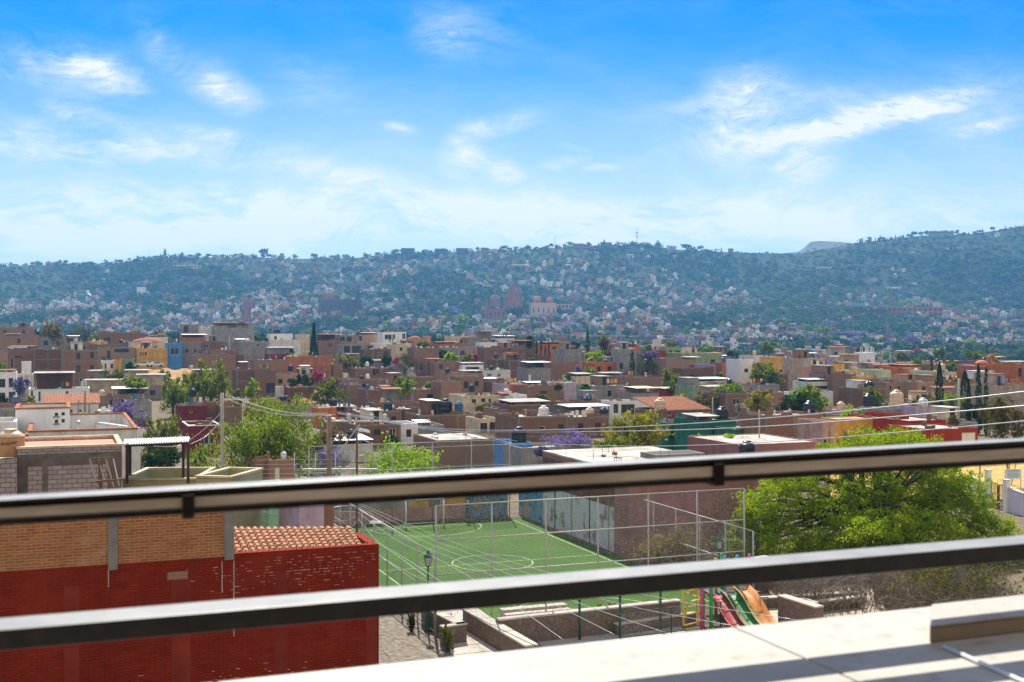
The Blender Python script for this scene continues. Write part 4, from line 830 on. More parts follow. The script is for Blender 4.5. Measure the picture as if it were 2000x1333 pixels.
for i,(y0,x1,y1) in enumerate(((958,652,1010),(975,660,1030),(990,668,1048),(968,690,1000))):
    wire('thin cable %s of the bundle left of the rusty pole'%['first','second','third','fourth'][i],[(455,y0,60),(540,y0+28+i*3,62),(x1,y1-12,64),(697,1000+i*8,66)],.012)
wire('black cable running diagonally down beside the stone walls',[(860,1170,50),(930,1205,46),(1000,1240,43),(1060,1268,41)],.014,FRB)
wire('thin cable along the fence top, near the field goal',[(653,1010,68),(700,1040,66),(760,1075,62),(836,1130,58)],.012)
wire('second thin cable crossing by the lantern lamp',[(655,1030,68),(740,1085,62),(800,1120,58),(870,1150,54)],.012)
wire('hair-thin far wire across the centre of the hillside',[(880,632,300),(1100,654,310),(1400,655,320),(1700,648,330)],.02)
# wire fence with concrete posts at the left middle
wf=thing('wire_fence','wire strand fence with thin posts left of the stout wooden pole','fence',(0,0,0)); o_=W(500,930,88); wf.location=(o_.x,o_.y,gz(o_.x,o_.y))
for px in(575,616,655,690): MB().tube([tuple(W(px,945,84)-wf.location),tuple(W(px,885,84)-wf.location)],.04,6).build('post',STEEL,wf,True)
for py in(899,908,917,926,934): MB().tube([tuple(W(500,py,88)-wf.location),tuple(W(700,py-2,84)-wf.location)],.012,4).build('wire_strand',STEEL,wf)
# car
def car(px,py,d_,label,rz,colr=(.7,.7,.7)):
    X=(px-1000)/F*d_; o=thing('parked_car',label,'car',(X,d_,gz(X,d_)+.1),rz); m=simple('white_car_paint',colr,.25,0,.5,1.)
    b=MB(); pr=[(-2.1,.35),(-2.15,.75),(-1.9,.95),(-1.2,1.02),(-.6,1.45),(1.0,1.5),(1.7,1.0),(2.1,.9),(2.15,.4)]
    n=len(pr)
    for y in(-.85,.85):
        for x,z in pr: b.v.append((x,y*(.86 if z>1.2 else 1),z))
    for i in range(n): j=(i+1)%n; b.f.append((i,j,n+j,n+i))
    b.f.append(tuple(range(n))[::-1]); b.f.append(tuple(range(n,2*n))); b.build('body',m,o)
    MB().hull8([(-1.05,-.84,1.05),(1.45,-.84,1.05),(1.45,-.81,1.05),(-1.05,-.81,1.05)],[(-.6,-.75,1.4),(.95,-.75,1.42),(.95,-.72,1.42),(-.6,-.72,1.4)]).build('side_window',GLS,o)
    for x in(-1.35,1.35):
        for y in(-.8,.8): MB().tube([(x,y-.1,.32),(x,y+.1,.32)],.33,12).build('wheel',FRB,o)
sheet_z=None
car(779,716,327,'white parked pickup on the dry mound beside the yellow house',.2); bpy.data.objects['parked_car'].location=W(279,717,327)
car(803,717,332,'second white parked car, smaller and right of the pickup',.5); bpy.data.objects['parked_car.001'].location=W(304,717,332)
md=thing('dry_mound','dry brown earth mound with golden grass below the parked cars','mound',(0,0,0)); mp=W(272,760,300); md.location=(mp.x,308,gz(mp.x,308))
b=MB(); n=24
for j in range(10):
    for i in range(n):
        t=i/(n-1)*2-1; s=j/9; h=(CZ-(720-YH)/F*325-md.location.z)*(s**.8)*(1-abs(t)**3)+.4*math.sin(i*1.7+j*2.3)*s; b.v.append((t*17,-12+30*s,h-.2))
for j in range(9):
    for i in range(n-1): a=j*n+i; b.f.append((a,a+1,a+n+1,a+n))
b.build('earth_slope',MATS.get('x') or (lambda q:(q.bsdf(q.mix(q.ramp(q.noise(q.co(),.7,8,.75),.38,.62),(.20,.12,.06,1),(.46,.30,.13,1)),.95),q.m)[1])(NT('dry_mound_earth')),md,True)
# ---------------------------------------------------------------- terrace rail and ledge, right in front
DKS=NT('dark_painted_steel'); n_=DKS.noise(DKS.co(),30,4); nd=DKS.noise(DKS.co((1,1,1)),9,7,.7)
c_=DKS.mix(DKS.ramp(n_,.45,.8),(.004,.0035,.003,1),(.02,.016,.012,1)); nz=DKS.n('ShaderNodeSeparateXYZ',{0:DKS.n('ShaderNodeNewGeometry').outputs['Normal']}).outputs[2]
top_sheen=DKS.math('MULTIPLY',DKS.ramp(nz,.75,.98),DKS.math('ADD',.62,DKS.math('MULTIPLY',DKS.ramp(nd,.35,.7),.3))); DKS.bsdf(DKS.mix(top_sheen,c_,(.30,.30,.28,1)),DKS.math('ADD',.30,DKS.math('MULTIPLY',top_sheen,.25)),0.,.32); DKS=DKS.m  # up-facing steel coloured pale to imitate its grazing sky highlight
WTH=NT('weathered_tan_strip'); n_=WTH.noise(WTH.co((1,1,6)),4,6); WTH.bsdf(WTH.mix(WTH.ramp(n_,.35,.7),(.30,.24,.18,1),(.50,.43,.34,1)),.7); WTH=WTH.m
rail=thing('terrace_railing','dark steel railing of two horizontal bars in front of the camera','railing',(0,0,0)); A0=Vector((-.761,1.75,0)); B0=Vector((1.069,2.458,0)); dv=(B0-A0).normalized(); nv=Vector((-dv.y,dv.x,0)); rail.location=(A0.x,A0.y,CZ)
def bar(nm,y0,y1,z0a,z1a,z0b,z1b,m,e0=-.9,e1=1.3,s0=None,s1=None,bev=.002):
    # a bar along the rail; z at the left reference and right reference, y0..y1 depth offsets across it
    L_=(B0-A0).length; s0=-L_*.45 if s0 is None else s0; s1=L_*1.5 if s1 is None else s1
    za=lambda s,a,b: a+(b-a)*s/L_
    def P(s,y,a,b): p=dv*s+nv*y; return (p.x,p.y,za(s,a,b))
    b=MB().hull8([P(s0,y0,z0a,z0b),P(s1,y0,z0a,z0b),P(s1,y1,z0a,z0b),P(s0,y1,z0a,z0b)],[P(s0,y0,z1a,z1b),P(s1,y0,z1a,z1b),P(s1,y1,z1a,z1b),P(s0,y1,z1a,z1b)])
    return b.build(nm,m,rail,bevel=bev)
Lr=(B0-A0).length
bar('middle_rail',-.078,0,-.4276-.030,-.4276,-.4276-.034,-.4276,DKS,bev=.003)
zA,zB=-.2462,-.2245
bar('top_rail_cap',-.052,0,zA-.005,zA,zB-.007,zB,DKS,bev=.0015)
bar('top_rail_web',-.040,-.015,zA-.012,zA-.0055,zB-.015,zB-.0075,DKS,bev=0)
bar('top_rail_strip',-.048,-.004,zA-.0270,zA-.0125,zB-.036,zB-.0155,WTH,bev=.001)
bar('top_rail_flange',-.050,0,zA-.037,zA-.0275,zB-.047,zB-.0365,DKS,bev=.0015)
def sx(px): t=(px-1000)/F; return (t*A0.y-A0.x)/(dv.x-t*dv.y)
for px in(361,1375,-400,2300):
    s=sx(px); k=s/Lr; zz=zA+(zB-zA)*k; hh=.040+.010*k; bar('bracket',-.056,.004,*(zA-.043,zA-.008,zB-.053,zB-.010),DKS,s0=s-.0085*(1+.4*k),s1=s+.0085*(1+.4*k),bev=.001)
for px in(-420,2330):
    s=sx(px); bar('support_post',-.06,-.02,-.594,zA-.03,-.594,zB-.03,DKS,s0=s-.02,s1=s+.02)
RK=.935; rail.scale=(RK,RK,RK); rail.location=(A0.x*RK,A0.y*RK,CZ)      # the bars stand a hand's breadth inside the ledge's outer edge
# ledge
lg=thing('terrace_ledge','cream plastered terrace ledge with tile joints and a raised slab','ledge',(A0.x,A0.y,CZ),math.atan2(dv.y,dv.x))
q=NT('cream_ledge_plaster'); n1=q.noise(q.co(),3,7,.65); n2=q.noise(q.co(),26,4); c=q.mix(q.ramp(n1,.35,.7),(.34,.315,.26,1),(.46,.43,.37,1)); c=q.mix(q.math('MULTIPLY',q.ramp(n2,.56,.72),.6),c,(.26,.19,.12,1)); c=q.mix(q.math('MULTIPLY',q.ramp(q.noise(q.co((1,6,1)),2,5),.55,.7),.35),c,(.42,.36,.28,1)); c=q.mix(q.math('MULTIPLY',q.ramp(q.noise(q.co(),9,8,.8),.58,.70),.55),c,(.30,.23,.15,1)); q.bsdf(c,.6,0,.4,normal=q.bump(n2,.25,.004)); LEDGE=q.m
ZL=-.5557; jo=[]; x=-2.0; edges=[-2.5]
sj=sx(1435)*1.0
# joints: positions where the photo shows a seam, repeated every 0.95 m
js=((435/F*.5557*F/580)-A0.x)*dv.x+((.5557*F/580)-A0.y)*dv.y; seams=[js-1.9,js-.95,js,js+.95,js+1.9,js+2.85]; ed=[-2.2]+seams+[4.6]
for i in range(len(ed)-1): MB().box(ed[i]+.002,ed[i+1]-.002,-1.1,0,ZL-.05,ZL).build('ledge_tile',LEDGE,lg,bevel=.003)
MB().box(-2.2,4.6,-1.1,-.005,ZL-.5,ZL-.053).build('ledge_core',simple('dark_grout',(.10,.085,.065),.9),lg)
MB().box(-2.2,4.6,-.4,-.03,-9,ZL-.503).build('facade_wall',WH2,lg)
def onl(px,py,z=ZL): d_=-z*F/(py-YH); v=Vector(((px-1000)/F*d_,d_,0))-Vector((A0.x,A0.y,0)); return (v.dot(dv),v.dot(nv))
f0=onl(1816,1257); f1=onl(2600,1178); b0_=onl(1817,1215); b1_=(f1[0],b0_[1])
def q4(z,e=0): return [(f0[0],f0[1]-e,z),(f1[0],f0[1]-e,z),(b1_[0],min(b0_[1],-.085),z),(b0_[0]+.004,min(b0_[1],-.085),z)]
MB().hull8(q4(ZL+.0005),q4(ZL+.029)).build('raised_slab',simple('brown_stone_slab',(.30,.22,.14),.7),lg,bevel=.002)
MB().hull8(q4(ZL+.0293,.003),q4(ZL+.0335,.003)).build('slab_top',LEDGE,lg,bevel=.001)
o=tag(MB().tube([(0,0,0),(.16,-.42,0)],.004,8).build('white_cord',FRW,None,True),'thin white rod lying on the ledge at lower right','rod'); p=W(1845,1264,(.5557-.004)*F/(1264-YH)); p2=W(2010,1337,(.5557-.004)*F/(1337-YH)); o.location=p; o.rotation_euler=(0,0,math.atan2(p2.y-p.y,p2.x-p.x)-math.atan2(-.42,.16))
# unseen terrace house; wall and roof slab added to darken the rail fronts
tf=thing('unseen_terrace_house','unseen terrace house with back wall and roof slab added to shade the rail','house',(0,0,CZ),R(AZ))
MB().box(-6,8,-3.2,1.0,-1.75,-1.6).build('terrace_floor',concrete('terrace_floor_tile',(.10,.075,.055),.2,2),tf); MB().box(-6,8,-3.4,-3.2,-1.6,1.6).build('back_wall',BRN,tf); MB().box(-6,8,-3.4,-.9,1.6,1.75).build('added_roof_slab',WH2,tf); MB().box(-5.9,7.9,-3.5,.9,-15,-1.76).build('lower_storeys',WH2,tf)
# ---------------------------------------------------------------- the town between the field and the ridge
ZS=3.808
def H(k,x0,x1,yt,yb,mat,label,win=(),tanks=(),canopy=(),door=(),d=None,**kw):
    f=lambda q:(500*k+q[0]/ZS,600+q[1]/ZS,500*k+q[2]/ZS,600+q[3]/ZS)
    return house(500*k+x0/ZS,500*k+x1/ZS,600+yt/ZS,mat,label,yb=None if d else 600+yb/ZS,d=d,win=[f(q) for q in win],door=[f(q) for q in door],
      tanks=[(500*k+t[0]/ZS,)+tuple(t[1:]) for t in tanks],canopy=[(500*k+c[0]/ZS,500*k+c[1]/ZS,600+c[2]/ZS)+tuple(c[3:]) for c in canopy],**kw)
def T(k,cx,x0,x1,y0,yb,kind,label,**kw):
    if 'yc' in kw: kw['yc']=600+kw['yc']/ZS
    return tree(500*k+cx/ZS,500*k+x0/ZS,500*k+x1/ZS,600+y0/ZS,600+yb/ZS,kind,label,**kw)
# --- left quarter
H(0,-30,245,152,0,BR2,'long maroon brick building on the ridge, far left beside the golden olive tree',tanks=[(262,'b')],d=430,L=9)
H(0,-10,290,212,0,BR,'low brick house with ochre lean-to roof below the long maroon building',canopy=[(35,150,235,TILE,3)],tanks=[(285,'k',1.2)],d=395)
H(0,280,495,228,0,GY,'grey plastered house directly under the golden olive tree',d=400,canopy=[(500,590,215,METR)])
H(0,490,660,268,0,BR3,'tan brick house with a beige water tank at its corner',d=375,tanks=[(563,'b',1.3)])
H(0,660,800,255,0,YE,'small yellow wall house left of the broad dark brick block',d=395)
H(0,740,1078,190,0,BR2,'broad dark brick block behind two black water tanks',win=[(775,225,822,262)],d=415,L=8)
H(0,640,1000,278,0,BR,'low reddish brick house with two black tanks in front of the broad block',tanks=[(902,'k',1.1),(948,'k')],d=378)
H(0,965,1245,265,0,CR,'house under the terracotta vaulted roof',win=[(1143,290,1168,340)],top='vault',d=365,L=9,roof=CONL)
H(0,1015,1245,308,430,YE,'bright yellow house below the terracotta vault',win=[(1043,335,1053,362),(1060,335,1070,362),(1078,335,1090,362)],door=[(1158,402,1172,428)],d=348)
H(0,1088,1250,222,0,WH2,'pale open terrace house with tan canopy behind the vault',canopy=[(1110,1240,212,TILE,3)],d=400)
H(0,1243,1357,270,408,BLU,'sky blue house with one wide window on the ridge',win=[(1268,305,1330,355)],d=352,L=8)
H(0,1357,1492,262,405,BLF,'grey block house right of the sky blue house',win=[(1378,313,1400,340),(1445,313,1460,340)],d=356)
H(0,1355,1530,228,0,BRN,'rust red room with a sloping zinc roof above the sky blue house',d=375,canopy=[(1360,1540,205,METR,6)])
H(0,1490,1700,256,0,BR,'brick house with rough unfinished wall right of the block house',d=372,frame=True)
H(0,1350,1490,128,0,GY,'grey open-sided top storey at the left end of the grey ridge houses',win=[(1365,140,1400,190)],d=440,tanks=[(1470,'b')])
H(0,1490,1600,150,0,WH2,'narrow pale room between the two grey ridge houses',d=435,tanks=[(1585,'b')])
H(0,1592,1890,140,0,GY,'long grey house with a terracotta slab roof on the ridge',win=[(1690,128,1760,152),(1790,130,1850,155)],d=430,canopy=[(1592,1875,118,TILE,5)],tanks=[(1770,'w',.8)])
H(0,1690,1904,262,0,GY,'grey rough plaster house with dark doorway near the ridge crest',win=[(1872,275,1900,300),(1800,310,1830,350)],d=365,canopy=[(1760,1850,240,METR)])
H(0,1462,1752,360,560,BR2,'large blank dark brick building behind the big willowy pepper tree',d=312,L=9)
H(0,1752,1815,352,560,BR2,'narrow brick stair tower beside the large blank building',d=318,L=6)
H(0,1760,1904,465,640,BR2,'dark brick wall house low beside the stair tower',d=285)
H(0,1560,1760,318,0,BR,'upper brick storey with leaning solar panel frames',d=340)
H(0,-10,70,330,0,BR3,'tan brick house cut by the left edge, with a dark doorway',door=[(78,380,100,455)],d=330)
H(0,60,250,315,500,BR,'brick house with doorway left of the panelled brick facade',door=[(78,380,102,455)],win=[(110,362,160,380)],d=318,canopy=[(60,195,350,CON,2)])
H(0,250,462,312,500,BR,'blank brick facade panelled by concrete columns',d=312,L=9)
H(0,460,735,322,590,BR,'three storey brick block with two columns of dark windows',win=[(570,340,597,390),(672,335,697,382),(570,435,597,485),(672,432,697,475),(590,528,615,575),(640,535,660,575),(668,520,700,570)],d=300,L=11)
H(0,735,1010,305,440,BR3,'tan brick house with terrace opening above the white and yellow house',win=[(797,325,820,385),(850,308,960,338)],d=345)
H(0,755,850,397,465,WH,'small white wall front with two dark windows',win=[(778,422,792,455),(822,422,842,455)],d=338,L=6)
H(0,850,905,395,465,YE,'narrow ochre front right of the small white front',d=338,L=6)
H(0,905,1005,385,465,GN,'narrow stained grey-green front behind the dark shrub',d=340,L=6)
H(0,160,232,405,495,WH,'tall white wall panel in front of the brick facade',d=300,L=2,par=.1)
H(0,-20,120,485,725,WH,'white two storey house with dark iron windows at the left edge',win=[(-15,535,40,600),(65,528,98,595),(-15,635,40,710),(65,630,98,715)],d=262,canopy=[(-10,115,512,TILE,2)],L=8)
H(0,120,245,500,600,CR,'cream plaster house with a blue door beside the white two storey house',door=[(195,515,232,578)],win=[(123,525,145,552)],d=272,L=7)
H(0,215,668,612,720,WH,'white house with roof terrace pavilion and balustrade',win=[(490,625,508,678),(575,645,632,672),(285,628,303,700),(230,620,245,665)],d=232,canopy=[(258,552,492,CONL,5)],L=9,topmat=WH2)
H(0,330,732,720,860,WH2,'low white house with a long terracotta roof under the pavilion house',top='tile',d=205,L=6,win=[(520,760,540,790),(590,762,605,775)])
H(0,840,1095,650,0,BR,'low brick house shaded by a flat white metal canopy',canopy=[(842,1095,608,METR,6)],d=240,tanks=[(700,'b'),(782,'b',1.2)],L=8)
H(0,740,935,660,760,BR3,'tan brick house beside two beige tanks left of the white canopy',d=243,tanks=[(760,'b',1.2)])
H(0,935,1128,702,790,GY,'grey plaster hut with a pale window below the white canopy',win=[(1030,765,1068,790)],d=218,L=6,wmat=FRW)
H(0,728,870,772,0,WH2,'low house with rubble-strewn pale roof left of the grey hut',d=205,L=7,par=.12)
H(0,695,908,806,880,GY,'low blue-grey wall house in front of the grey hut',d=188,L=6,par=.15)
H(0,1335,1540,735,850,MR,'maroon house with white solar heater on its roof',door=[(1375,780,1390,825)],win=[(1410,770,1432,785)],d=192,tanks=[(1440,'k',1.1,1.6)],L=7)
H(0,1540,1650,720,860,BR,'small brick house between the maroon house and the leaning pole',d=196,L=7)
H(0,1650,1800,738,850,BR3,'tan brick house carrying a black tank behind the left utility pole',d=190,tanks=[(1808,'k',1.3)])
H(0,1400,1640,885,1060,MR,'dark maroon house with a white framed window and pierced parapet',win=[(1515,950,1590,1022)],d=150,L=8,wmat=FRW,topmat=WH2)
H(0,-20,120,560,700,WH2,'worn white wall at the left edge beside the cream house',d=268,L=3,key=False)
H(0,-20,130,765,860,GY,'low grey garden wall house behind the white stair tower',d=150,L=4)
# --- second quarter
H(1,-120,98,255,0,GY,'tall grey plaster house with small window left of the maroon awning house',win=[(2,272,26,298)],d=360,tanks=[(98,'k',1.2)])
H(1,108,275,200,0,WH,'white-blue house with two black tanks on the ridge',win=[(135,218,155,240)],d=420,tanks=[(150,'k',1.1,.6),(178,'k',1.1,.6)])
H(1,95,335,245,0,WH2,'low pale wall house below the white-blue ridge house',d=400,L=5)
H(1,320,400,202,0,CR,'cream house hidden behind the tall dark conifer',d=425)
H(1,98,285,350,0,MR,'maroon house with a flat pale awning roof',d=345,canopy=[(98,285,302,CONL,5)],tanks=[(300,'k',1.1)],L=8)
H(1,472,625,250,0,BR,'brick house under the orange pavilion roof',d=415,canopy=[(475,620,203,TILE,6)])
H(1,610,770,208,0,GY,'grey frame house with open windows on the ridge',win=[(675,220,712,255),(625,222,660,252)],d=422)
H(1,765,915,205,0,BR3,'tan brick house with overhanging pale roof',win=[(762,215,790,250)],d=412,canopy=[(770,905,192,CONL,5)],tanks=[(742,'k',1.3)])
H(1,945,1116,186,0,WH,'modern white box house with wide glass on the ridge',win=[(957,205,1010,240),(1015,203,1036,238),(1087,195,1112,238)],d=405,wmat=FRW,tanks=[(935,'k')])
H(1,880,1160,272,0,WH2,'long low white house under the modern white box',d=380,L=5)
H(1,1020,1130,280,345,CR,'cream house front with a single window',win=[(1068,300,1090,325)],d=372)
H(1,640,905,280,0,GY,'grey shopfront row with maroon shutter below the grey frame house',win=[(655,290,700,340),(715,290,780,345),(830,290,870,330)],d=378)
H(1,805,1005,312,400,BR,'low brick house in front of the grey shopfront row',d=350,L=6)
H(1,1155,1262,238,0,SAL,'salmon house with a terracotta dome on the ridge',top='dome',d=405,L=9)
H(1,1262,1300,215,0,SAL,'small salmon tower beside the terracotta dome',d=402,L=4)
H(1,1120,1170,250,0,BR,'brick room left of the terracotta dome',d=400)
H(1,1180,1360,305,400,BR,'brick wall house with green shrubs below the terracotta dome',d=352)
H(1,1355,1600,300,370,GY,'long grey wall behind the clipped green hedge',d=362,L=6)
H(1,1340,1580,272,0,BRN,'row of rust brown terrace roofs above the long grey wall',d=375,canopy=[(1350,1510,262,TILE,4)])
H(1,1455,1585,218,0,CR,'cream house with an arched opening on the ridge',win=[(1518,240,1560,280)],d=400,tanks=[(1550,'b')])
H(1,1580,1855,228,0,BLF,'dark stone wall house beneath the square tiled gazebo',d=395,L=9,canopy=[(1680,1790,180,TILE,5)])
H(1,1600,1640,205,0,PK,'pinkish stair box left of the square tiled gazebo',d=402,L=4)
H(1,1810,1925,232,0,WH2,'white vaulted roof house at the right of the tiled gazebo',d=388,canopy=[(1812,1930,215,METR,8)])
H(1,1672,1852,262,0,WH,'low white house with black tank below the stone wall',d=372,tanks=[(1778,'k',1.1)],L=5)
H(1,1610,1700,300,0,PK,'pink plaster wall house right of the golden shrub',d=350,L=5)
H(1,1700,1990,302,0,BR2,'wide purple-brown brick house at the centre of the ridge',win=[(1880,305,1895,325)],d=345)
H(1,1790,1990,388,0,BR2,'lower purple-brown brick wall in front of the wide one',d=322,tanks=[(1765,'k',1.2),(1780,'k',1.,.6)])
H(1,-20,320,396,560,BR3,'long pinkish brick wall house right of the stair tower',d=325,L=8)
H(1,215,562,368,560,BRN,'large orange-red painted blank wall with raw concrete rim',d=315,L=10,a=8)
H(1,-10,142,470,640,BR2,'dark brick house with low opening left of the bougainvillea',win=[(75,565,140,640)],d=285)
H(1,142,408,505,600,BR3,'tan brick house just left of the bougainvillea',d=288,tanks=[(250,'k',1.2,1.),(352,'k')],a=4)
H(1,155,232,592,672,WH2,'pale metal gate front of the low dark brick house',d=255,L=2)
H(1,232,430,602,680,BR2,'low dark brick house with a rubble roof below the bougainvillea',d=252)
H(1,570,645,432,520,BR,'small brick room beside the bare olive shrub',d=318)
H(1,745,1035,455,530,BR,'rough brick houses with blue tarpaulin and doorway below the shrub',win=[(868,462,890,510),(895,462,912,500)],d=312,tanks=[(838,'w',.9,1.)])
H(1,1030,1122,445,525,GY,'grey plaster square house left of the fallen palm trunk',d=312)
H(1,1120,1185,448,520,WH2,'pale narrow wall right of the palm trunk',d=314,tanks=[(1188,'k',1.1)])
H(1,1205,1330,400,500,BR,'brick house with tan lean-to roof under the hedge',d=322,canopy=[(1280,1375,390,TILE,3)])
H(1,1330,1530,412,510,BR2,'dark brick house directly below the clipped hedge',win=[(1362,428,1390,460)],d=318)
H(1,1535,1692,430,490,WH,'white low house with a dark strip window',win=[(1560,445,1660,470)],d=318,canopy=[(1535,1692,420,CONL,4)])
H(1,1692,1892,472,560,WH2,'grey-white house with two blue windows',win=[(1720,495,1752,520),(1795,495,1820,520)],d=300,tanks=[(1770,'k',1.2),(1812,'w',.8)])
H(1,1430,1680,490,560,BR3,'tan house with a pale shallow dome roof',win=[(1508,512,1532,545)],d=298,canopy=[(1540,1675,482,CONL,4)],tanks=[(1405,'k',1.2)])
H(1,1148,1340,520,600,BR2,'long low dark brick wall below the dark brick house',d=290,L=5)
H(1,640,960,540,620,BR,'wide low brick house with a pale slab roof',d=278,tanks=[(798,'k'),(845,'w',.9,.5)],L=6)
H(1,960,1130,565,640,BR3,'tan brick house with greenery on its roof',d=270)
H(1,570,830,530,640,BR2,'brown brick terrace wall behind the round green tree',d=282,L=5)
H(1,680,790,578,660,BR3,'small tan brick house right of the round green tree',d=262)
H(1,1378,1525,556,745,BR,'tall square brick tower house with concrete band',d=252,L=7)
H(1,1070,1380,615,750,BR,'long brick house left of the tall square tower house',d=255,L=7)
H(1,820,1065,612,780,BR2,'sloping brick gable house with a tan roof corner',d=248,canopy=[(935,1000,590,TILE,3)],tanks=[(820,'u',.8)])
H(1,1525,1690,520,640,BR,'brick house right of the tall square tower house',d=268)
H(1,1668,1880,548,640,BR2,'dark brick house with a pale awning left of the round pink building',d=272,tanks=[(1697,'k',1.2),(1625,'k',1.2)],canopy=[(1685,1790,532,METR,3)])
H(1,1848,1985,575,660,LI,'rounded pale pink parapet building',d=262)
H(1,1525,1855,655,740,CR,'long cream house with three small windows',win=[(1605,685,1637,715),(1675,680,1705,705),(1730,680,1745,712)],d=238,L=8,tanks=[(1628,'k',1.2,.8)])
H(1,1860,2010,660,760,WH,'white house with a brown porch right of the long cream house',d=240,canopy=[(1830,1910,655,TILE,3)],tanks=[(1885,'w',1.)])
H(1,290,452,712,780,LI,'lilac room under a terracotta pyramid roof',top='hip',d=228,L=6,win=[(365,715,395,750)])
H(1,0,290,700,790,GY,'long low grey house with cluttered roof behind the pepper tree',d=225,tanks=[(200,'k'),(235,'k')],win=[(20,720,70,750)])
H(1,462,600,752,840,OR,'bright orange house right of the pepper tree top',d=205,L=6)
H(1,570,745,770,850,BRN,'house with a pale conical slab roof in front of the round tree',d=212,canopy=[(570,740,742,CONL,5)],tanks=[(548,'k',1.4,.5),(690,'b',1.)])
H(1,740,1080,775,870,BR,'brick row house behind the wires with a dark green tank',d=205,tanks=[(1003,'k',1.5)])
H(1,1060,1225,758,860,BR2,'brick house with rough parapet left of the long pale roofs',win=[(1115,780,1135,800)],d=208)
H(1,1215,1640,800,900,BR2,'long brick house with solar panels, large black tank and blue tank',win=[(1580,885,1605,925)],d=182,tanks=[(1437,'k',2.1),(1527,'u',1.2,.6)],L=8)
H(1,1655,1810,830,955,CR,'cream house with two dark arches',win=[(1668,862,1720,935),(1738,855,1795,935)],d=176,L=6)
H(1,1810,1990,760,900,BR,'brick house with window right of the two cream arches',win=[(1878,795,1904,830)],d=196)
H(1,560,760,850,1000,BR2,'brick house hidden behind the wooden utility pole',d=168)
H(1,740,1078,872,1035,BR2,'brown brick house with a large dark window above the lime tree',win=[(990,900,1042,960),(875,910,925,952)],d=158,L=9)
H(1,1078,1205,868,975,WH,'white-blue wall house with a teal door',door=[(1118,910,1155,968)],d=168,L=6)
H(1,1205,1400,880,960,GY,'shadowed grey house with zinc awning right of the teal door',d=172,canopy=[(1205,1290,888,METR,3)])
H(1,-10,100,1150,1300,BR,'small ruined brick room behind wire fence, left',d=103,L=4,par=.1)
H(1,105,282,1135,1300,BR,'small brick hut with a dark doorway and grey drum behind the wire fence',door=[(138,1190,180,1300)],d=102,L=4,tanks=[(230,'w',.5)])
H(1,1345,1775,985,1200,BR,'unfinished brick building with concrete columns and white slab roof',d=128,L=9,rebar=True,par=.1)
H(1,575,870,1020,1090,WH2,'low house with a sloping white sheet roof beside the wooden pole',d=140,canopy=[(575,860,1015,METR,6)],tanks=[(735,'k',1.1)])
# --- third quarter
H(2,-50,100,285,0,BR2,'maroon brick house carrying the orange tiled gazebo',d=385,canopy=[(-5,155,250,TILE,6)],tanks=[(50,'w',.8)])
H(2,245,388,275,0,OR,'orange house with a curved terracotta roof on the ridge',d=380,canopy=[(250,370,262,TILE,5)],win=[(300,290,330,320)],tanks=[(348,'w',1.),(345,'k',1.)])
H(2,385,520,315,0,GY,'grey-purple house right of the orange ridge house',d=365)
H(2,190,290,360,0,BR2,'square maroon brick house left of the parasol terrace',d=338)
H(2,285,500,412,570,BR2,'tall purple-brown brick wall under the parasol terrace',d=312,L=9)
H(2,-20,120,395,580,BR2,'blank maroon brick house at the middle of the picture',d=318)
H(2,118,288,455,590,BLF,'grey block house with open roof room and metal canopy',door=[(122,500,145,560)],d=300,canopy=[(120,288,412,METR,5)],tanks=[(212,'k',1.2),(242,'k',1.2)])
H(2,-10,115,575,660,OR,'orange brick house with one dark window',win=[(42,598,82,628)],d=262)
H(2,115,242,580,640,GY,'grey glazed porch house between orange walls',win=[(130,585,180,612)],d=266,canopy=[(115,242,562,METR,3)])
H(2,10,112,655,730,WH,'small white house with a dark window',win=[(48,680,86,712)],d=238,L=5)
H(2,115,365,590,720,BR,'red brick house with rubble garden right of the orange brick house',d=255)
H(2,385,490,565,640,LI,'pale lilac low wall left of the palm',d=262,L=5)
H(2,478,600,515,640,CR,'cream house with flat white roof behind the palm',d=272,canopy=[(480,600,498,CONL,5)])
H(2,610,830,415,560,OR,'bright orange house with zigzag parapet',d=318,L=8,tanks=[(712,'k',.9)],topmat=SAL)
H(2,580,600,365,0,BR3,'lone thin brick chimney stub left of the orange zigzag house',d=330,L=1.5,par=.05)
H(2,785,925,312,0,GY,'tall grey concrete tower house with ivy',d=318,L=7,a=10)
H(2,925,975,330,0,GY,'narrow grey annex with ivy right of the tall tower house',d=322,L=6)
H(2,845,950,290,0,OR,'orange roof room on top of the grey tower house',d=330,canopy=[(845,945,282,CON,4)],tanks=[(880,'k',.9)])
H(2,675,830,505,560,TE,'glazed turquoise porch below the orange house',d=298,canopy=[(672,820,492,CONL,3)],L=5,win=[(690,510,740,535),(755,510,805,535)])
H(2,622,828,550,600,BR2,'dark brick wall under the turquoise porch',d=285,L=5)
H(2,825,950,520,620,BR2,'brick house left of the pink room',d=288)
H(2,945,1132,528,680,BR3,'tan brick house with cluttered roof behind the yellow canopy',d=275)
H(2,610,838,585,690,GY,'grey house with a wide flat roof and tan side wall',win=[(712,620,740,665)],d=248,L=9,par=.15)
H(2,845,925,612,670,PK,'small pink room with a black tank on top',d=245,L=4,tanks=[(884,'k',1.2)])
H(2,925,1092,640,690,GY,'open terrace house under a yellow-green canopy roof',d=240,canopy=[(930,1092,605,CR,6)])
H(2,750,1112,698,800,WH,'long white wall building with two stone arches',win=[(812,722,912,800),(755,722,790,790)],d=212,L=5,wmat=BR3)
H(2,360,725,705,780,BR2,'brick house with washing line left of the white arches',d=222,tanks=[(590,'k',1.4)],L=6)
H(2,420,725,770,830,BR,'brick house with broken canopy roofs and hanging laundry',win=[(490,760,570,790),(590,760,650,785)],d=198,canopy=[(425,725,742,METR,5)])
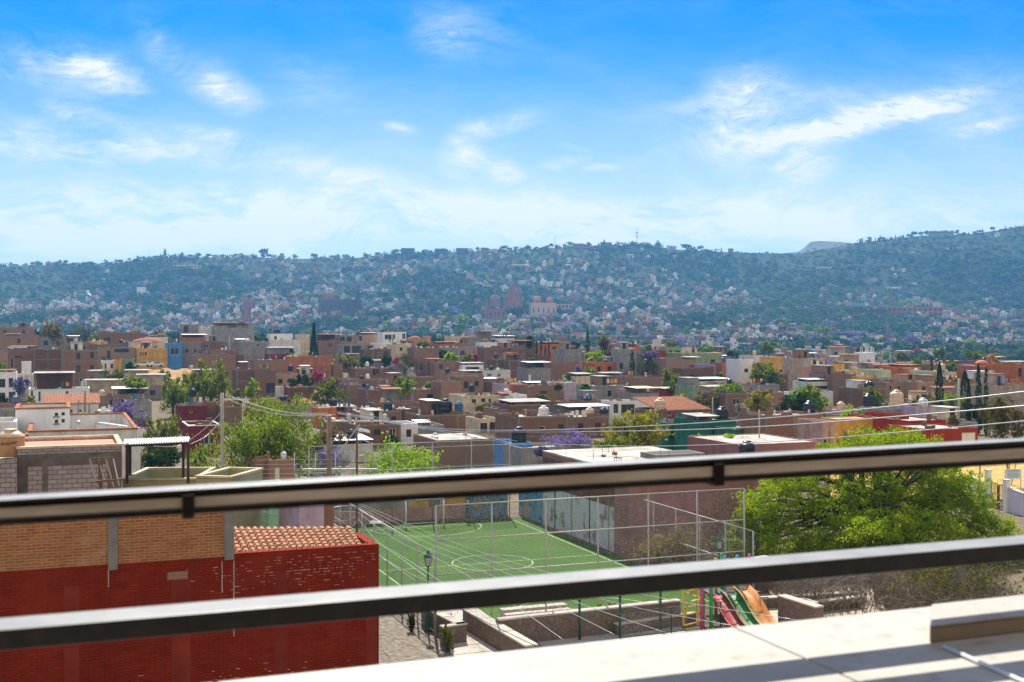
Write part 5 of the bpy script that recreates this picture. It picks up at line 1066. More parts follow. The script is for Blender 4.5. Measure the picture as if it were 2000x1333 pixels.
H(2,430,725,815,900,BR,'brick wall house with beige tank below the canopy roofs',d=182,tanks=[(612,'b',1.3),(600,'b',1.),(702,'k',1.3)])
H(2,-10,282,725,830,BR2,'brown brick house with a broad pale slab roof',win=[(-5,795,45,830),(72,785,110,815)],d=196,canopy=[(-10,280,718,CONL,6)])
H(2,45,418,812,1005,BR,'square brick house with raised corner and two windows above the jacaranda',win=[(200,885,243,915),(345,872,385,910)],d=160,L=9,tanks=[(270,'w',1.3)])
H(2,125,190,768,830,BR,'square brick chimney block on the brick house above the jacaranda',d=166,L=2.5)
H(2,1105,1465,768,850,BR2,'low house with a wide weathered tile roof and white window trims',win=[(1160,765,1192,805),(1280,762,1315,812),(1340,760,1368,810),(1395,760,1418,800)],d=190,top='tile',L=9,wmat=FRW,tanks=[(1100,'b',1.7,.1)])
H(2,1130,1320,622,680,RD,'long low red house with pale roof left of the green one',d=262,L=6,canopy=[(1130,1310,612,CONL,5)])
H(2,1345,1578,582,680,GN,'sage green house with small windows behind the shrubs',win=[(1385,625,1405,655),(1450,628,1465,650),(1520,628,1542,652)],d=252,L=8)
H(2,1405,1625,552,0,WH2,'pale flat roofed porch on top behind the sage green house',d=272,canopy=[(1405,1620,535,METR,6)],win=[(1455,555,1510,575)])
H(2,1575,1705,572,660,BR,'brick house right of the sage green house',d=258,tanks=[(1655,'k',1.1)])
H(2,1145,1255,298,0,GN,'small green rooftop box on the ridge',d=345,L=5)
H(2,1258,1562,345,470,GN,'large sage green house with a pale eave on the ridge',win=[(1478,390,1510,420)],d=328,L=9,topmat=CR)
H(2,1075,1145,322,0,RD,'narrow red house beside the jacaranda on the ridge',d=335,L=6)
H(2,1098,1142,375,450,YE,'thin ochre wall below the narrow red house',d=322,L=4)
H(2,1145,1358,388,500,BR3,'tan brick house with a pale umbrella roof on the ridge slope',win=[(1328,430,1350,455)],d=308,canopy=[(1300,1405,380,CONL,3)])
H(2,1345,1512,430,0,PU,'low lavender wall house in front of the large green house',d=312,L=5)
H(2,1280,1505,458,550,BR,'brick house below the lavender wall',d=300,L=6)
H(2,1560,1695,418,520,BRN,'rust maroon house right of the large green house',d=318,L=7)
H(2,1698,1795,390,535,WH,'white house with a dark window half hidden by a green tree',win=[(1728,458,1756,486)],d=305,L=7)
H(2,1800,1870,360,0,WH2,'white roof room right behind the white house',d=335,tanks=[(1835,'b')])
H(2,1700,1990,578,0,GY,'grey house with debris along a pale roof edge',win=[(1770,600,1790,625)],d=258,L=7,tanks=[(1885,'k',1.1)])
H(2,1590,1910,640,800,BR,'broad old brick house with whitewashed lower wall',d=222,L=8)
H(2,1705,1842,722,770,WH2,'whitewashed low wall in front of the broad old brick house',d=215,L=2)
H(2,1160,1380,862,960,DG,'dark green painted wall house, left section',d=158,L=5)
H(2,1375,1662,838,965,DG,'dark green painted building with a long white awning',d=152,L=6,canopy=[(1380,1530,822,CONL,4)],tanks=[(1592,'k',1.5)])
H(2,1662,1990,905,1010,DG,'dark green painted wall house, right section',d=146,L=5)
H(2,1668,1990,845,0,BR,'tan brick house behind the dark green right section',d=158,L=6)
H(2,70,560,1040,1080,GY,'small grey outbuilding with light roof beside the jacaranda foliage',d=118,L=5)
H(2,-10,150,1010,1080,BLU,'low house with blue and white panels and a black tank',d=122,L=5,tanks=[(78,'k',1.5)])
# --- right quarter
H(3,48,128,372,505,YE,'tall yellow house end right of a green tree',win=[(85,465,103,485)],d=305,L=7)
H(3,-20,60,430,520,YE,'lower yellow wing half hidden by the green tree',d=300,L=6)
H(3,132,265,418,520,MR,'maroon house with two small white windows',win=[(158,482,178,500),(208,482,228,500)],d=308,L=7,wmat=FRW)
H(3,130,262,505,590,BR2,'dark brick base wall below the maroon house',d=292,L=5)
H(3,262,422,382,600,PL('peach_plaster',(.60,.42,.30)),'tall peach-white house with stepped blocks',d=286,L=9)
H(3,345,482,446,555,SAL,'salmon stepped block with a dark square window',win=[(365,488,408,525),(440,490,470,520)],d=276,L=6)
H(3,300,482,555,615,WH2,'carport house with white awnings under the peach-white house',win=[(305,585,475,612)],d=262,canopy=[(300,480,570,METR,4)],L=6)
H(3,422,482,385,0,PU,'small violet roof room between peach and yellow houses',d=310,L=4)
H(3,482,570,424,500,YE,'ochre cube rooms on top of the tall grey-brown block',d=285,L=6)
H(3,568,655,478,0,YE,'low ochre block right of the ochre cube',d=280,L=5)
H(3,482,655,500,710,brick('grey_brown_brick',(.22,.16,.15),(.29,.22,.20),(.16,.12,.11)),'tall blank grey-brown brick block',d=262,L=9)
H(3,655,788,516,620,YE,'yellow house with a dark square window',win=[(680,553,717,590)],d=262,L=8)
H(3,570,745,455,0,GN,'grey-green wall house under a dark pergola',d=300,L=6,canopy=[(580,690,415,WOOD,4)])
H(3,740,842,458,505,PY,'pale yellow block house behind the yellow house',d=285,L=6,canopy=[(745,845,418,WOOD,4)])
H(3,825,915,470,540,PG,'pale mint green cube house',d=275,L=6)
H(3,760,1090,532,0,GY,'long shaded wall with pale roof below the mint green cube',d=262,L=6)
H(3,915,990,446,520,OR,'tall orange block house',d=282,L=6)
H(3,1015,1092,469,520,OR,'smaller orange block house right of the tall orange one',d=280,L=6)
H(3,988,1135,445,0,SAL,'house with a long tan tile roof behind the orange blocks',d=295,canopy=[(990,1135,432,TILE,5)])
H(3,1120,1190,490,0,PK,'pinkish tank house left of the mint house',d=278,tanks=[(1140,'b',1.1)])
H(3,1185,1262,478,548,PG,'pale mint house with a brown doorway left of the tallest cypress',door=[(1220,500,1245,543)],d=268,L=6)
H(3,1290,1330,500,560,SAL,'salmon house right of the tallest cypress',d=270,L=6,win=[(1296,515,1310,550)])
H(3,1318,1400,485,560,CR,'cream arched house carrying a beige tank',d=266,L=6,tanks=[(1340,'b',1.3)],win=[(1326,515,1340,530)])
H(3,705,880,605,725,BR,'brick house with arched windows below the yellow house',win=[(728,635,762,683),(805,640,850,690)],d=238,L=8,tanks=[(812,'k',1.3),(788,'k',1.3)])
H(3,880,1112,558,700,BR,'brick house with two white framed windows and blue tarpaulin roof',win=[(903,583,923,622),(970,585,988,628)],d=246,L=9,wmat=FRW)
H(3,1112,1270,560,690,BR3,'brick house with a dark doorway opening left of the tallest cypress',door=[(1145,590,1172,640)],d=244,L=9)
H(3,1275,1425,560,690,BR,'brick house between the tallest cypress and dark shrubs',door=[(1390,625,1405,660)],d=244,L=9)
H(3,1425,1640,570,690,BR3,'low tan brick wall house behind the slim cypresses',d=246,L=7)
H(3,1475,1632,492,0,BRN,'low rust orange house behind the slim cypresses',d=275,L=7)
H(3,1630,1990,585,850,PL('beige_plaster',(.40,.33,.27)),'large blank beige wall building at the right edge',d=205,L=8)  # plain beige plaster, the wall's own tone
H(3,1626,1870,540,600,BRO,'upper orange brick storey on the large beige wall building',d=212,L=7,par=.1)
H(3,118,288,652,752,TE,'teal green house with two white doors',door=[(165,693,197,740),(220,690,246,748)],d=232,L=7)
H(3,-20,120,638,760,BR,'brick house left of the teal green house',d=230,L=7)
H(3,80,290,728,800,BR2,'dark brick yard wall below the teal green house',d=205,L=4)
H(3,290,485,630,720,WH2,'ruined pale house with slanting roof beams',d=240,L=6)
H(3,395,484,625,720,BR,'rough stone and brick side house right of the ruined pale house',d=243,L=6)
H(3,480,700,760,830,PK,'low house with clutter and solar heater',d=192,L=6,tanks=[(578,'b',1.2)])
H(3,560,960,800,850,GY,'scrap yard shed with grey tarpaulins',d=178,L=5,tanks=[(790,'k',1.5,1.)])
H(3,-20,410,800,1040,BR,'long brick boundary building above the white roof',d=142,L=6,tanks=[(428,'k',1.4)])
H(3,410,505,850,1060,PK,'pinkish corner house behind the lime tree top',d=132,L=5,win=[(412,985,435,1050)])
H(3,505,970,826,900,YE,'long orange-yellow wall behind the lime tree top',d=138,L=3,par=.1)
H(3,860,1040,760,840,GY,'grey house with a large beige tank and white satellite dish',d=172,L=6,tanks=[(1028,'b',1.8,.4)])
H(3,1100,1290,740,840,LI,'pale house left of the tallest cypress foot',d=170,L=6,tanks=[(1195,'w',1.2)])
H(3,1045,1325,842,1000,RD,'red house with a broad pale concrete roof',win=[(1170,865,1200,915)],d=134,L=11,par=.12)
H(3,965,1050,800,1000,RD,'taller red stair block left of the red house',d=138,L=6)
H(3,1210,1560,905,1010,RD,'lower red house with a dark garage opening',door=[(1442,932,1545,1010)],d=126,L=7,par=.15)
H(3,1320,1560,860,0,GY,'low grey house with sloping roof behind the lower red house',d=150,L=6)
# --- ground-floor fabric filling the gaps between the houses named above
fill=0
HOLD=[(310,452,800,252),(255,372,905,125),(413,632,925,108),(604,682,795,222),(650,705,722,325),(860,900,712,328),(1285,1352,762,262),(1140,1187,715,330),(925,965,825,205),(1175,1315,880,125),(1125,1162,785,235),(1308,1422,800,222),(1820,1845,805,185),(1870,1935,805,165),(980,1045,720,345)]
CUSTOM+=HOLD
for j in range(23):
    Yd=168+j*15.5+rnd.uniform(-4,4)
    nx=int(Yd*.9/15)
    for i in range(nx):
        X=(i+.5-nx/2)*15+rnd.uniform(-4,4); d_=Yd+rnd.uniform(-5,5); px=1000+X/d_*F; w_=rnd.uniform(8,14)*F/d_
        hh=rnd.choice([3.,3.3,3.4,5.8]); g=gz(X,d_); yt=YH+(CZ-g-hh)*F/d_
        ov=False
        for (a0,a1,b0,dd) in CUSTOM:
            o_=min(px+w_/2,a1)-max(px-w_/2,a0)
            if o_>0.12*min(w_,a1-a0) and ((dd>=d_-6 and yt<b0+9*200/dd+ (16 if dd<260 else 10)) ): ov=True;break
            if o_>0 and abs(dd-d_)<9: ov=True;break
            if dd<d_ and o_>.7*w_ and b0<yt: ov=True;break
        if ov or fill>=FILLN: continue
        if rnd.random()<.3: continue
        m=rnd.choice([BR,BR,BR2,BR2,BR3,GY,WH2,PK,CR,BLF]); cn={'red_brown_brick':'red-brown brick','maroon_brick':'maroon brick','tan_brick':'tan brick','grey_plaster':'grey plastered','worn_white_plaster':'off-white','pinkish_plaster':'pinkish','cream_plaster':'cream','weathered_block':'grey block'}[m.name]
        cv=[] ; tk=[]
        if rnd.random()<.4: cv=[(px-w_*.3,px+w_*rnd.uniform(.0,.3),yt-2.6*F/d_,rnd.choice([METR,CONL,TILE]),3)]
        if rnd.random()<.55: tk=[(px+rnd.uniform(-.3,.3)*w_,rnd.choice('kkkb'),rnd.uniform(.9,1.2))]
        house(px-w_/2,px+w_/2,yt,m,f'{"two storey" if hh>4 else "single storey"} {cn} house{" with a roof canopy" if cv else ""}{" and rooftop tank" if tk else ""} in the packed town',d=d_,a=AZ+rnd.choice([0,0,-14,6,-30]),L=rnd.uniform(6,9),auto=rnd.choice([1,2,2]),tanks=tk,canopy=cv,group='infill houses of the packed town',key=False); fill+=1
print('fill houses',fill,'custom',sum(1 for t_ in THINGS if t_['category']=='house')-fill)
# --- scattered greenery among the roofs
gn=0; gpos=[]
while gn<78:
    d_=rnd.uniform(150,520); t=rnd.uniform(-.44,.44); px=1000+t*F; X=t*d_
    if any(abs(X-x_)<7 and abs(d_-y_)<12 for x_,y_ in gpos): continue
    if any(a0-12<px<a1+12 and dd>d_ for a0,a1,b0,dd in HOLD): continue
    gpos.append((X,d_)); h=rnd.uniform(5.,8.5); w_=rnd.uniform(2.,4.2)*F/d_; k_=rnd.choice(['green','green','pepper','dark','olive','lime','green','gold','pepper','olive','purple'] if rnd.random()<.8 else ['green']); yt=YH+(CZ-gz(X,d_)-h)*F/d_
    nm={'green':'mid green','pepper':'light green','dark':'dark green','olive':'olive','lime':'bright yellow-green','purple':'purple flowering','gold':'golden'}[k_]
    tree(px,px-w_,px+w_,yt,yt+4.2*F/d_,k_,f'{nm} tree crown rising between the roofs of the packed town',d=d_,style='bush',group='trees between the town roofs'); gn+=1
# --- trees of the town
T(0,385,275,520,72,400,'gold','golden olive tree on the left ridge skyline',d=405,style='round')
T(0,655,548,770,95,400,'brown','half bare jacaranda with sparse purple bloom on the left ridge',d=420,style='bare')
T(0,835,745,930,455,600,'olive','round olive green shrub left of the dry mound',d=285,style='bush')
T(0,1205,1130,1285,445,600,'dark','dark green shrub right of the dry mound',d=285,style='bush')
T(0,965,925,1010,405,480,'dark','spiky dark shrub beside the white car',d=322,style='bush')
T(0,1510,1310,1720,395,760,'pepper','tall willowy pepper tree with drooping foliage, left centre',d=235,style='weep',dens=1.7)
T(0,1290,1195,1430,520,770,'pepper','lower drooping pepper tree leaning left of the tall one',d=228,style='weep',dens=1.7)
T(0,1770,1690,1815,590,720,'green','small bright shrub right of the tall pepper tree',d=245,style='bush')
T(0,215,150,275,660,760,'green','green garden shrub below the cream house',d=225,style='bush')
T(0,930,800,1140,775,905,'purple','purple jacaranda in flower behind the green crown, left',d=178,style='bush')
T(0,1190,960,1420,790,1180,'green','broad green tree behind the steel pergola',d=125,style='weep')
T(0,1480,1400,1590,1010,1190,'pepper','small light green tree beside the left utility pole',d=112,style='weep')
T(0,1220,1000,1400,1030,1230,'dark','dark shaded foliage under the broad green tree',d=112,style='bush')
T(1,40,-370,500,720,1180,'pepper','large pepper tree with rounded hanging crowns, behind the left utility pole',d=108,style='weep',dens=1.5)
T(1,430,378,478,115,360,'dark','tall dark conifer on the ridge',d=375,style='cone')
T(1,460,402,515,460,580,'pink','magenta bougainvillea by the tan brick house',d=280,style='bush')
T(1,545,395,695,530,740,'green','round dense green tree in the middle of the roofs',d=222)
T(1,680,585,780,345,470,'olive','bare olive shrub above the rough brick houses',d=325,style='bush')
T(1,830,780,880,365,430,'dark','dark hedge bush beside the olive shrub',d=325,style='bush')
T(1,975,925,1020,350,440,'dark','dark round bush left of the pink flowers',d=322,style='bush')
T(1,1045,1018,1070,370,425,'pink','small pink flowering bush at the centre of the ridge slope',d=330,style='bush')
T(1,1130,1095,1200,340,525,'olive','crooked palm-like tree with dark leaning trunk',d=305,style='bare')
T(1,1440,1372,1516,328,420,'lime','clipped square bright green hedge tree',d=328,style='bush',dens=1.6)
T(1,1570,1530,1615,332,420,'gold','golden brown shrub right of the clipped hedge',d=335,style='bush')
T(1,1632,1612,1650,345,430,'pink','thin pink bougainvillea on the purple-brown brick house',d=335,style='bush')
T(1,1240,1170,1330,240,330,'green','planted terrace greenery below the terracotta dome',d=385,style='bush')
T(1,1075,1000,1190,520,610,'green','rooftop plants on the tan brick house',d=262,style='bush')
T(1,1290,1240,1345,558,610,'green','flat green tree on the brick terrace',d=268,style='bush')
T(1,1740,1630,1850,705,830,'olive','leafy green tree under the long cream house',d=205,style='bush')
T(1,500,330,520,930,1120,'green','green tree crown right below the large pepper tree',d=128,style='weep')
T(1,590,455,690,880,1050,'brown','dry brown shrubs behind the wooden utility pole',d=140,style='bush')
T(1,500,395,690,1040,1290,'purple','jacaranda blossom behind the wooden pole',d=110,style='bare',dens=4)
T(1,980,920,1080,960,1030,'dark','dark bush under the brown brick house',d=150,style='bush')
T(1,1065,660,1440,1000,0,'lime','bright lime green tree behind the field goal',d=98,style='round',yc=1530,dens=1.7)
T(2,115,80,170,190,300,'dark','small dark palm on the central ridge',d=395,style='bush')
for cx_,y0_ in((215,248),(248,290),(275,256),(183,245)): T(2,cx_,cx_-7,cx_+7,y0_,360,'dark','slim dark cypress beside the orange ridge house',d=360,style='column',group='slim cypresses beside the orange ridge house')
T(2,563,548,578,170,360,'dark','thin spire cypress on the central ridge',d=370,style='column')
T(2,690,630,745,225,330,'brown','brown-leaved tree on the ridge behind the bright green one',d=372,style='bush')
T(2,640,540,745,290,440,'lime','bright green round tree on the central ridge slope',d=330)
T(2,460,420,505,258,320,'dark','dark palm clump right of the curved terracotta roof',d=375,style='bush')
T(2,920,895,948,245,310,'dark','small fan palm behind the grey tower house',d=345,style='palm')
T(2,1010,960,1060,265,370,'green','pale green tree behind the ridge jacaranda',d=350,style='bush')
T(2,1030,960,1100,318,470,'purple','bright purple jacaranda crown on the ridge',d=322,yc=385,dens=1.4)
T(2,1035,960,1100,385,500,'dark','dark ivy bush below the bright jacaranda',d=312,style='bush')
T(2,895,880,912,330,490,'dark','ivy column on the grey tower house',d=305,style='column')
T(2,965,930,1000,350,500,'dark','dark creeping tree on the grey annex',d=306,style='bare')
T(2,560,500,620,420,560,'green','green tree left of the orange zigzag house',d=305,style='bush')
T(2,545,478,612,535,705,'green','fan palm with a thick skirt of fronds in the town centre',d=235,style='palm')
T(2,488,460,515,440,520,'purple','thin purple jacaranda branch by the cream house',d=290,style='bush')
T(2,140,105,185,375,430,'olive','olive tree left of the square maroon house',d=335,style='bush')
T(2,210,140,290,630,730,'olive','yellow-green garden tree beside the small white house',d=228,style='bush')
T(2,345,310,385,560,620,'olive','flowering shrub over the red brick house',d=250,style='bush')
T(2,320,280,370,730,800,'green','green shrub right of the broad slab roof',d=188,style='bush')
T(2,1150,1095,1210,445,610,'green','fresh green tree left of the big hillside clump',d=272)
T(2,1240,1135,1335,490,620,'green','large clump of green trees under the brick house',d=262)
T(2,1360,1300,1400,500,570,'dark','dark bush right of the green clump',d=282,style='bush')
T(2,1545,1505,1580,485,540,'green','small tree below the sage green ridge house',d=290,style='bush')
T(2,1835,1750,1930,392,560,'green','green tree in front of the white house with dark window',d=285)
T(2,1250,1180,1340,640,760,'lime','yellow-green shrubs left of the sage green house',d=222,style='bush')
T(2,1450,1330,1600,640,760,'olive','broad olive shrubs in front of the sage green house',d=225,style='bush')
T(2,1680,1620,1715,660,830,'brown','thin bare tree in front of the broad old brick house',d=200,style='bare')
T(2,1620,1590,1650,330,380,'dark','palm crown on the ridge right of the sage green house',d=360,style='bush')
T(2,1610,1560,1670,365,420,'purple','jacaranda behind the rust maroon house',d=335,style='bush')
T(2,1500,1450,1590,780,850,'green','green bushes behind the dark green painted building',d=160,style='bush')
T(2,960,660,1210,725,1060,'gold','large olive-gold tree in front of the white arches',d=125,dens=1.2)
T(2,760,570,920,960,1070,'green','mixed leafy shrubs beside the great white roof',d=112,style='bush')
T(2,440,160,660,905,1090,'purple','jacaranda in bloom above the grey outbuilding',d=122,style='bush',dens=1.1)
T(2,220,150,300,1030,1110,'purple','low jacaranda branch at the edge of the great white roof',d=108,style='bush')
T(2,1360,1320,1410,950,1020,'lime','small lime bush in front of the dark green wall',d=128,style='bush')
T(2,1600,1430,1770,925,1060,'lime','rounded lime green crown in front of the dark green wall',d=120,style='bush')
T(3,20,-90,115,410,570,'green','green tree left of the yellow house',d=290)
T(3,1275,1245,1300,410,800,'dark','tallest dark cypress',d=185,style='column')
T(3,1565,1540,1582,425,780,'dark','slim cypress second from the right',d=190,style='column')
T(3,1622,1608,1638,445,810,'dark','slim cypress against the rust church wall',d=186,style='column')
T(3,1465,1430,1510,478,800,'dark','ragged dark cypress pair left of the slim ones',d=192,style='column')
T(3,1493,1478,1510,540,860,'dark','narrow dark cypress in front of the ragged one',d=175,style='column')
T(3,1218,1210,1228,370,470,'dark','small cypress far behind the mint house',d=300,style='column')
T(3,430,330,500,700,790,'green','fresh green bush right of the teal house',d=200,style='bush')
T(3,340,310,380,685,780,'olive','spiky plant beside the teal house',d=202,style='bush')
T(3,940,850,1010,655,790,'olive','sparse olive tree in front of the white framed windows',d=188,style='bush',dens=.6)
T(3,1330,1160,1410,620,800,'gold','golden olive tree behind the tallest cypress',d=196,style='bush',dens=.7)
T(3,1380,1320,1440,800,890,'olive','rounded shrub right of the red house',d=142,style='bush')
T(3,1490,1430,1640,690,870,'dark','dark shrubs at the feet of the slim cypresses',d=165,style='bush')
T(3,1800,1560,1990,640,1020,'olive','large thin olive tree at the right edge above the rail',d=112,style='bush',dens=.75)
T(3,1100,1030,1160,380,470,'green','light green trees behind the orange block houses',d=330,style='bush')
T(3,1350,1300,1420,410,500,'green','leafy trees on the slope behind the mint house',d=340,style='bush')
T(3,1700,1655,1730,375,440,'gold','golden tree left of the church lantern',d=260,style='bush')
T(3,560,500,640,880,0,'green','shaded underside shrubs behind the lime tree',d=105,style='bush')
# ---------------------------------------------------------------- the far hillside
def ray_ground(px,py,d0=560,d1=3200):
    t=(px-1000)/F; ds=np.arange(d0,d1,6.); y=YH-(ground(t*ds,ds)-CZ)*F/ds; k=np.where(y<=py)[0]
    return float(ds[k[0]]) if len(k) else None
LMK=[]
FP2=lambda px,py:(lambda d_:((px-1000)/F*d_,d_))(ray_ground(px,py) or 2300)
def far_box(label,x0,x1,y0,y1,mat,name='far_building',roof=CONL,win=None,L=14,dd=None,cat='building',a=8):
    dd=dd or ray_ground((x0+x1)/2,y1) or 2350; w=[]
    if win:
        nx,ny=win
        for i in range(nx):
            for j in range(ny):
                cx=x0+(x1-x0)*(i+.5)/nx; cw=(x1-x0)/nx*.28; cy=y0+(y1-y0)*(j+.55)/ny; ch=(y1-y0)/ny*.25; w.append((cx-cw,cy-ch,cx+cw,cy+ch))
    return house(x0,x1,y0,mat,label,d=dd,L=L,win=w,roof=roof,name=name,cat=cat,a=a,key=False,frame=False,wmat=FRB)
PKS=PL('pink_quarry_stone',(.34,.15,.13),var=.2,stain=.3); GST=PL('grey_church_stone',(.11,.10,.10),var=.2,stain=.3); DOMC=simple('pale_ribbed_dome',(.22,.17,.15),.7)
def spire(o,x,y,w,h,n=4,m=PKS):
    b=MB(); z=0
    st=[(1.,.0,.36),(.82,.36,.56),(.62,.56,.70)]
    for s,a,c in st: b.box(x-w/2*s,x+w/2*s,y-w/2*s,y+w/2*s,h*a,h*c)
    b.lathe(x,y,[(w*.30,h*.70),(w*.17,h*.84),(.05,h)],8)
    for s,a,c in st:
        for sx_ in(-1,1):
            for sy_ in(-1,1): b.lathe(x+sx_*w/2*s,y+sy_*w/2*s,[(w*.09,h*(c-.1)),(w*.09,h*(c+.02)),(.03,h*(c+.13))],5)
    b.build('spire',m,o)
    f=MB()
    for k in range(3): f.box(x-w*.12,x+w*.12,y-w/2-.12,y-w/2-.02,h*(.08+k*.1),h*(.15+k*.1))
    f.build('arched_window',SHADEIN,o)
dP=1650.
ch_=thing('pink_gothic_church','pink stone church with a cluster of pointed gothic spires at the centre of the far town','church',((1003-1000)/F*dP,dP,gz(3/F*dP,dP)-4),R(8)); hp=CZ+(YH-541)/F*dP-ch_.location.z
spire(ch_,0,0,6.5,hp*1.03); spire(ch_,-6.2,-1,4.6,hp*.84); spire(ch_,5.9,-1,4.8,hp*.88); spire(ch_,10.6,2,4.,hp*.66); spire(ch_,-10.6,2,3.6,hp*.64)
MB().box(-10,12,2,40,0,hp*.36).build('nave',PKS,ch_)
def dome(o,x,y,z,r,m=DOMC,rib=True,hs=1.,lan=True):
    MB().lathe(x,y,[(r*1.02,z-r*.7),(r*1.02,z)],16).build('drum',PKS,o)
    MB().lathe(x,y,[(r,z+.01),(r*.97,z+r*.3*hs),(r*.82,z+r*.62*hs),(r*.55,z+r*.88*hs),(r*.2,z+r*1.02*hs)],16).build('dome',m,o,True)
    if lan: MB().lathe(x,y,[(r*.16,z+r*1.0*hs),(r*.16,z+r*1.3*hs),(.05,z+r*1.75*hs)],8).build('lantern',PKS,o)
    if rib:
        b=MB()
        for k in range(8): t=k*math.pi/4; b.tube([(x+r*1.01*c*math.cos(t),y+r*1.01*c*math.sin(t),z+r*s*hs) for c,s in((1,0),(.98,.3),(.84,.62),(.57,.88),(.2,1.03))],r*.05,4,False)
        b.build('dome_rib',PKS,o)
def church(label,px,py,w,h,nm='domed_church',m=PKS,d_=1600.,domes=(),towers=(),L=26):
    X=(px-1000)/F*d_; o=thing(nm,label,'church',(X,d_,gz(X,d_)-4),R(6)); zz=CZ-(py-YH)/F*d_-(gz(X,d_)-4)
    MB().box(-w/2,w/2,0,L,0,zz).build('nave',m,o)
    f=MB()
    for k in range(5): f.box(-w*.4+w*.2*k-.6,-w*.4+w*.2*k+.6,-.1,-.02,zz*.5,zz*.75)
    f.build('window',SHADEIN,o)
    for(x,r,z,hs,mm) in domes: dome(o,x,L*.4,zz+r*.7*z,r,mm,hs=hs)
    for(x,w_,h_) in towers: spire(o,x,1,w_,h_+zz,m=m)
    return o
church('brown ribbed dome church with two pinnacled turrets just left of the gothic spires',967,603,26,0,domes=((1,7.5,1.6,1.35,DOMC),),towers=((-11,5,16),),d_=1560.)
church('long grey stone convent church with a white ribbed dome and a square tower',664,585,58,0,'convent_church',GST,1600.,((-15,9,1.,1.1,simple('whitish_dome',(.34,.38,.36),.7)),),((24,7,22),),L=30)
church('cream church with two small pink cupolas right of the gothic spires',1062,592,34,0,'twin_dome_church',PL('far_cream_stucco',(.62,.47,.38)),1580.,((-8,5.6,.9,1.,SAL),(9.5,4.6,.9,1.2,SAL)),())
church('square red-brown bell tower rising over the left part of the far town',481,588,9,0,'bell_tower',PKS,1500.,(),((0,7,8),),L=9)
LMK+=[(1003,'the pink gothic church'),(664,'the grey domed convent'),(1062,'the cream twin-domed church'),(481,'the red-brown bell tower')]
far_box('plain white tower block standing alone at the left of the far town',267,284,561,582,WH,win=None,L=9); LMK.append((275,'the white tower block'))
far_box('long dark red building row on the right of the far town, left wing',1660,1722,604,620,MR,win=(9,2)); far_box('long dark red building row on the right of the far town, right wing',1722,1842,600,618,BRN,win=(12,2)); LMK.append((1740,'the long dark red building'))
mq=thing('marquee','long bright white tent marquee right of the dark red buildings','marquee',(*FP2(1840,619),0),R(5)); mg=FP2(1840,619); mq.location.z=gz(*mg)
wq=52/F*mg[1]/2
MB().hull8([(-wq,0,0),(wq,0,0),(wq,18,0),(-wq,18,0)],[(-wq,0,2.5),(wq,0,2.5),(wq,18,2.5),(-wq,18,2.5)]).build('tent_wall',FRW,mq); b=MB()
for k in range(5): x0=-wq+2*wq*k/5; x1=x0+2*wq/5; b.hull8([(x0,-.5,2.5),(x1,-.5,2.5),(x1,18.5,2.5),(x0,18.5,2.5)],[((x0+x1)/2-.5,8,6),((x0+x1)/2+.5,8,6),((x0+x1)/2+.5,10,6),((x0+x1)/2-.5,10,6)])
b.build('tent_roof',FRW,mq)
far_box('white building with a deep terrace high on the left hillside',338,362,518,528,WH2,win=(4,1)); far_box('pale cream villa beside the white terrace building high left',364,392,518,529,CR,win=(4,2)); far_box('wide shaded concrete building crowning the left skyline',278,312,503,513,GY,win=(5,2))
far_box('stepped brown hotel block on the skyline, highest tier',784,810,485,498,GST,win=(5,2),dd=2430); far_box('stepped brown hotel block on the skyline, lower left tier',750,788,498,507,GST,win=(6,1),dd=2380); far_box('stepped brown hotel block on the skyline, lower right tier',792,822,496,508,GST,win=(5,2),dd=2390)
for i,(x0,x1,y0,y1) in enumerate(((850,874,486,494),(892,915,485,492),(940,953,484,491),(968,990,488,496))): far_box('flat dark apartment block on the skyline, %s from the hotel'%['first','second','third','fourth'][i],x0,x1,y0,y1,[GST,GST,PKS,GST][i],win=(5,1),dd=2420)
far_box('long pale arcaded building on the right skyline',1818,1862,452,457,GY,win=(14,1),dd=2440,L=10); far_box('cluster of white houses on the upper right hillside, wide one',1862,1886,484,490,WH,win=(5,1)); far_box('cluster of white houses on the upper right hillside, small left one',1848,1856,484,489,WH)
far_box('long white colonnaded house on the right hillside',1604,1648,571,577,WH,win=(8,1)); far_box('white house with deep eaves on the right hillside',1733,1760,561,569,WH,win=(5,1)); far_box('white terraced villa, middle of the right hillside',1598,1625,522,528,WH2,win=(5,1)); far_box('grey villa right of the terraced villa',1655,1690,517,526,GY,win=(6,1))
far_box('long beige wall hospital-like block right of the marquee',1838,1916,620,632,PK,win=(12,1)); far_box('large pink building above the red one in the centre',1075,1118,594,612,PK,win=(6,2)); far_box('pinkish villa on the upper central hill',1122,1150,478,488,PKS,win=(5,2)); far_box('white arched villa above the central town',1000,1030,516,525,WH2,win=(7,1)); far_box('white villa with awning below the ridge, centre right',1226,1240,497,508,WH,win=(3,2)); far_box('long shaded arcade house on the central slope',1240,1285,561,568,GY,win=(9,1)); far_box('long dark hall with pale roof right of centre',1305,1335,515,523,GY,win=(4,1)); far_box('low glasshouse-like building on the middle left plain',1516,1560,606,614,GY,win=(9,1)); far_box('brown brick warehouse with pale roof at the left plain',640,664,616,630,BR2,win=(4,1))
far_box('turquoise building beside the steep white street on the left',158,175,578,592,TE,win=(3,1),L=8); far_box('white house left of the steep street',140,153,588,600,WH,win=(2,2),L=8)
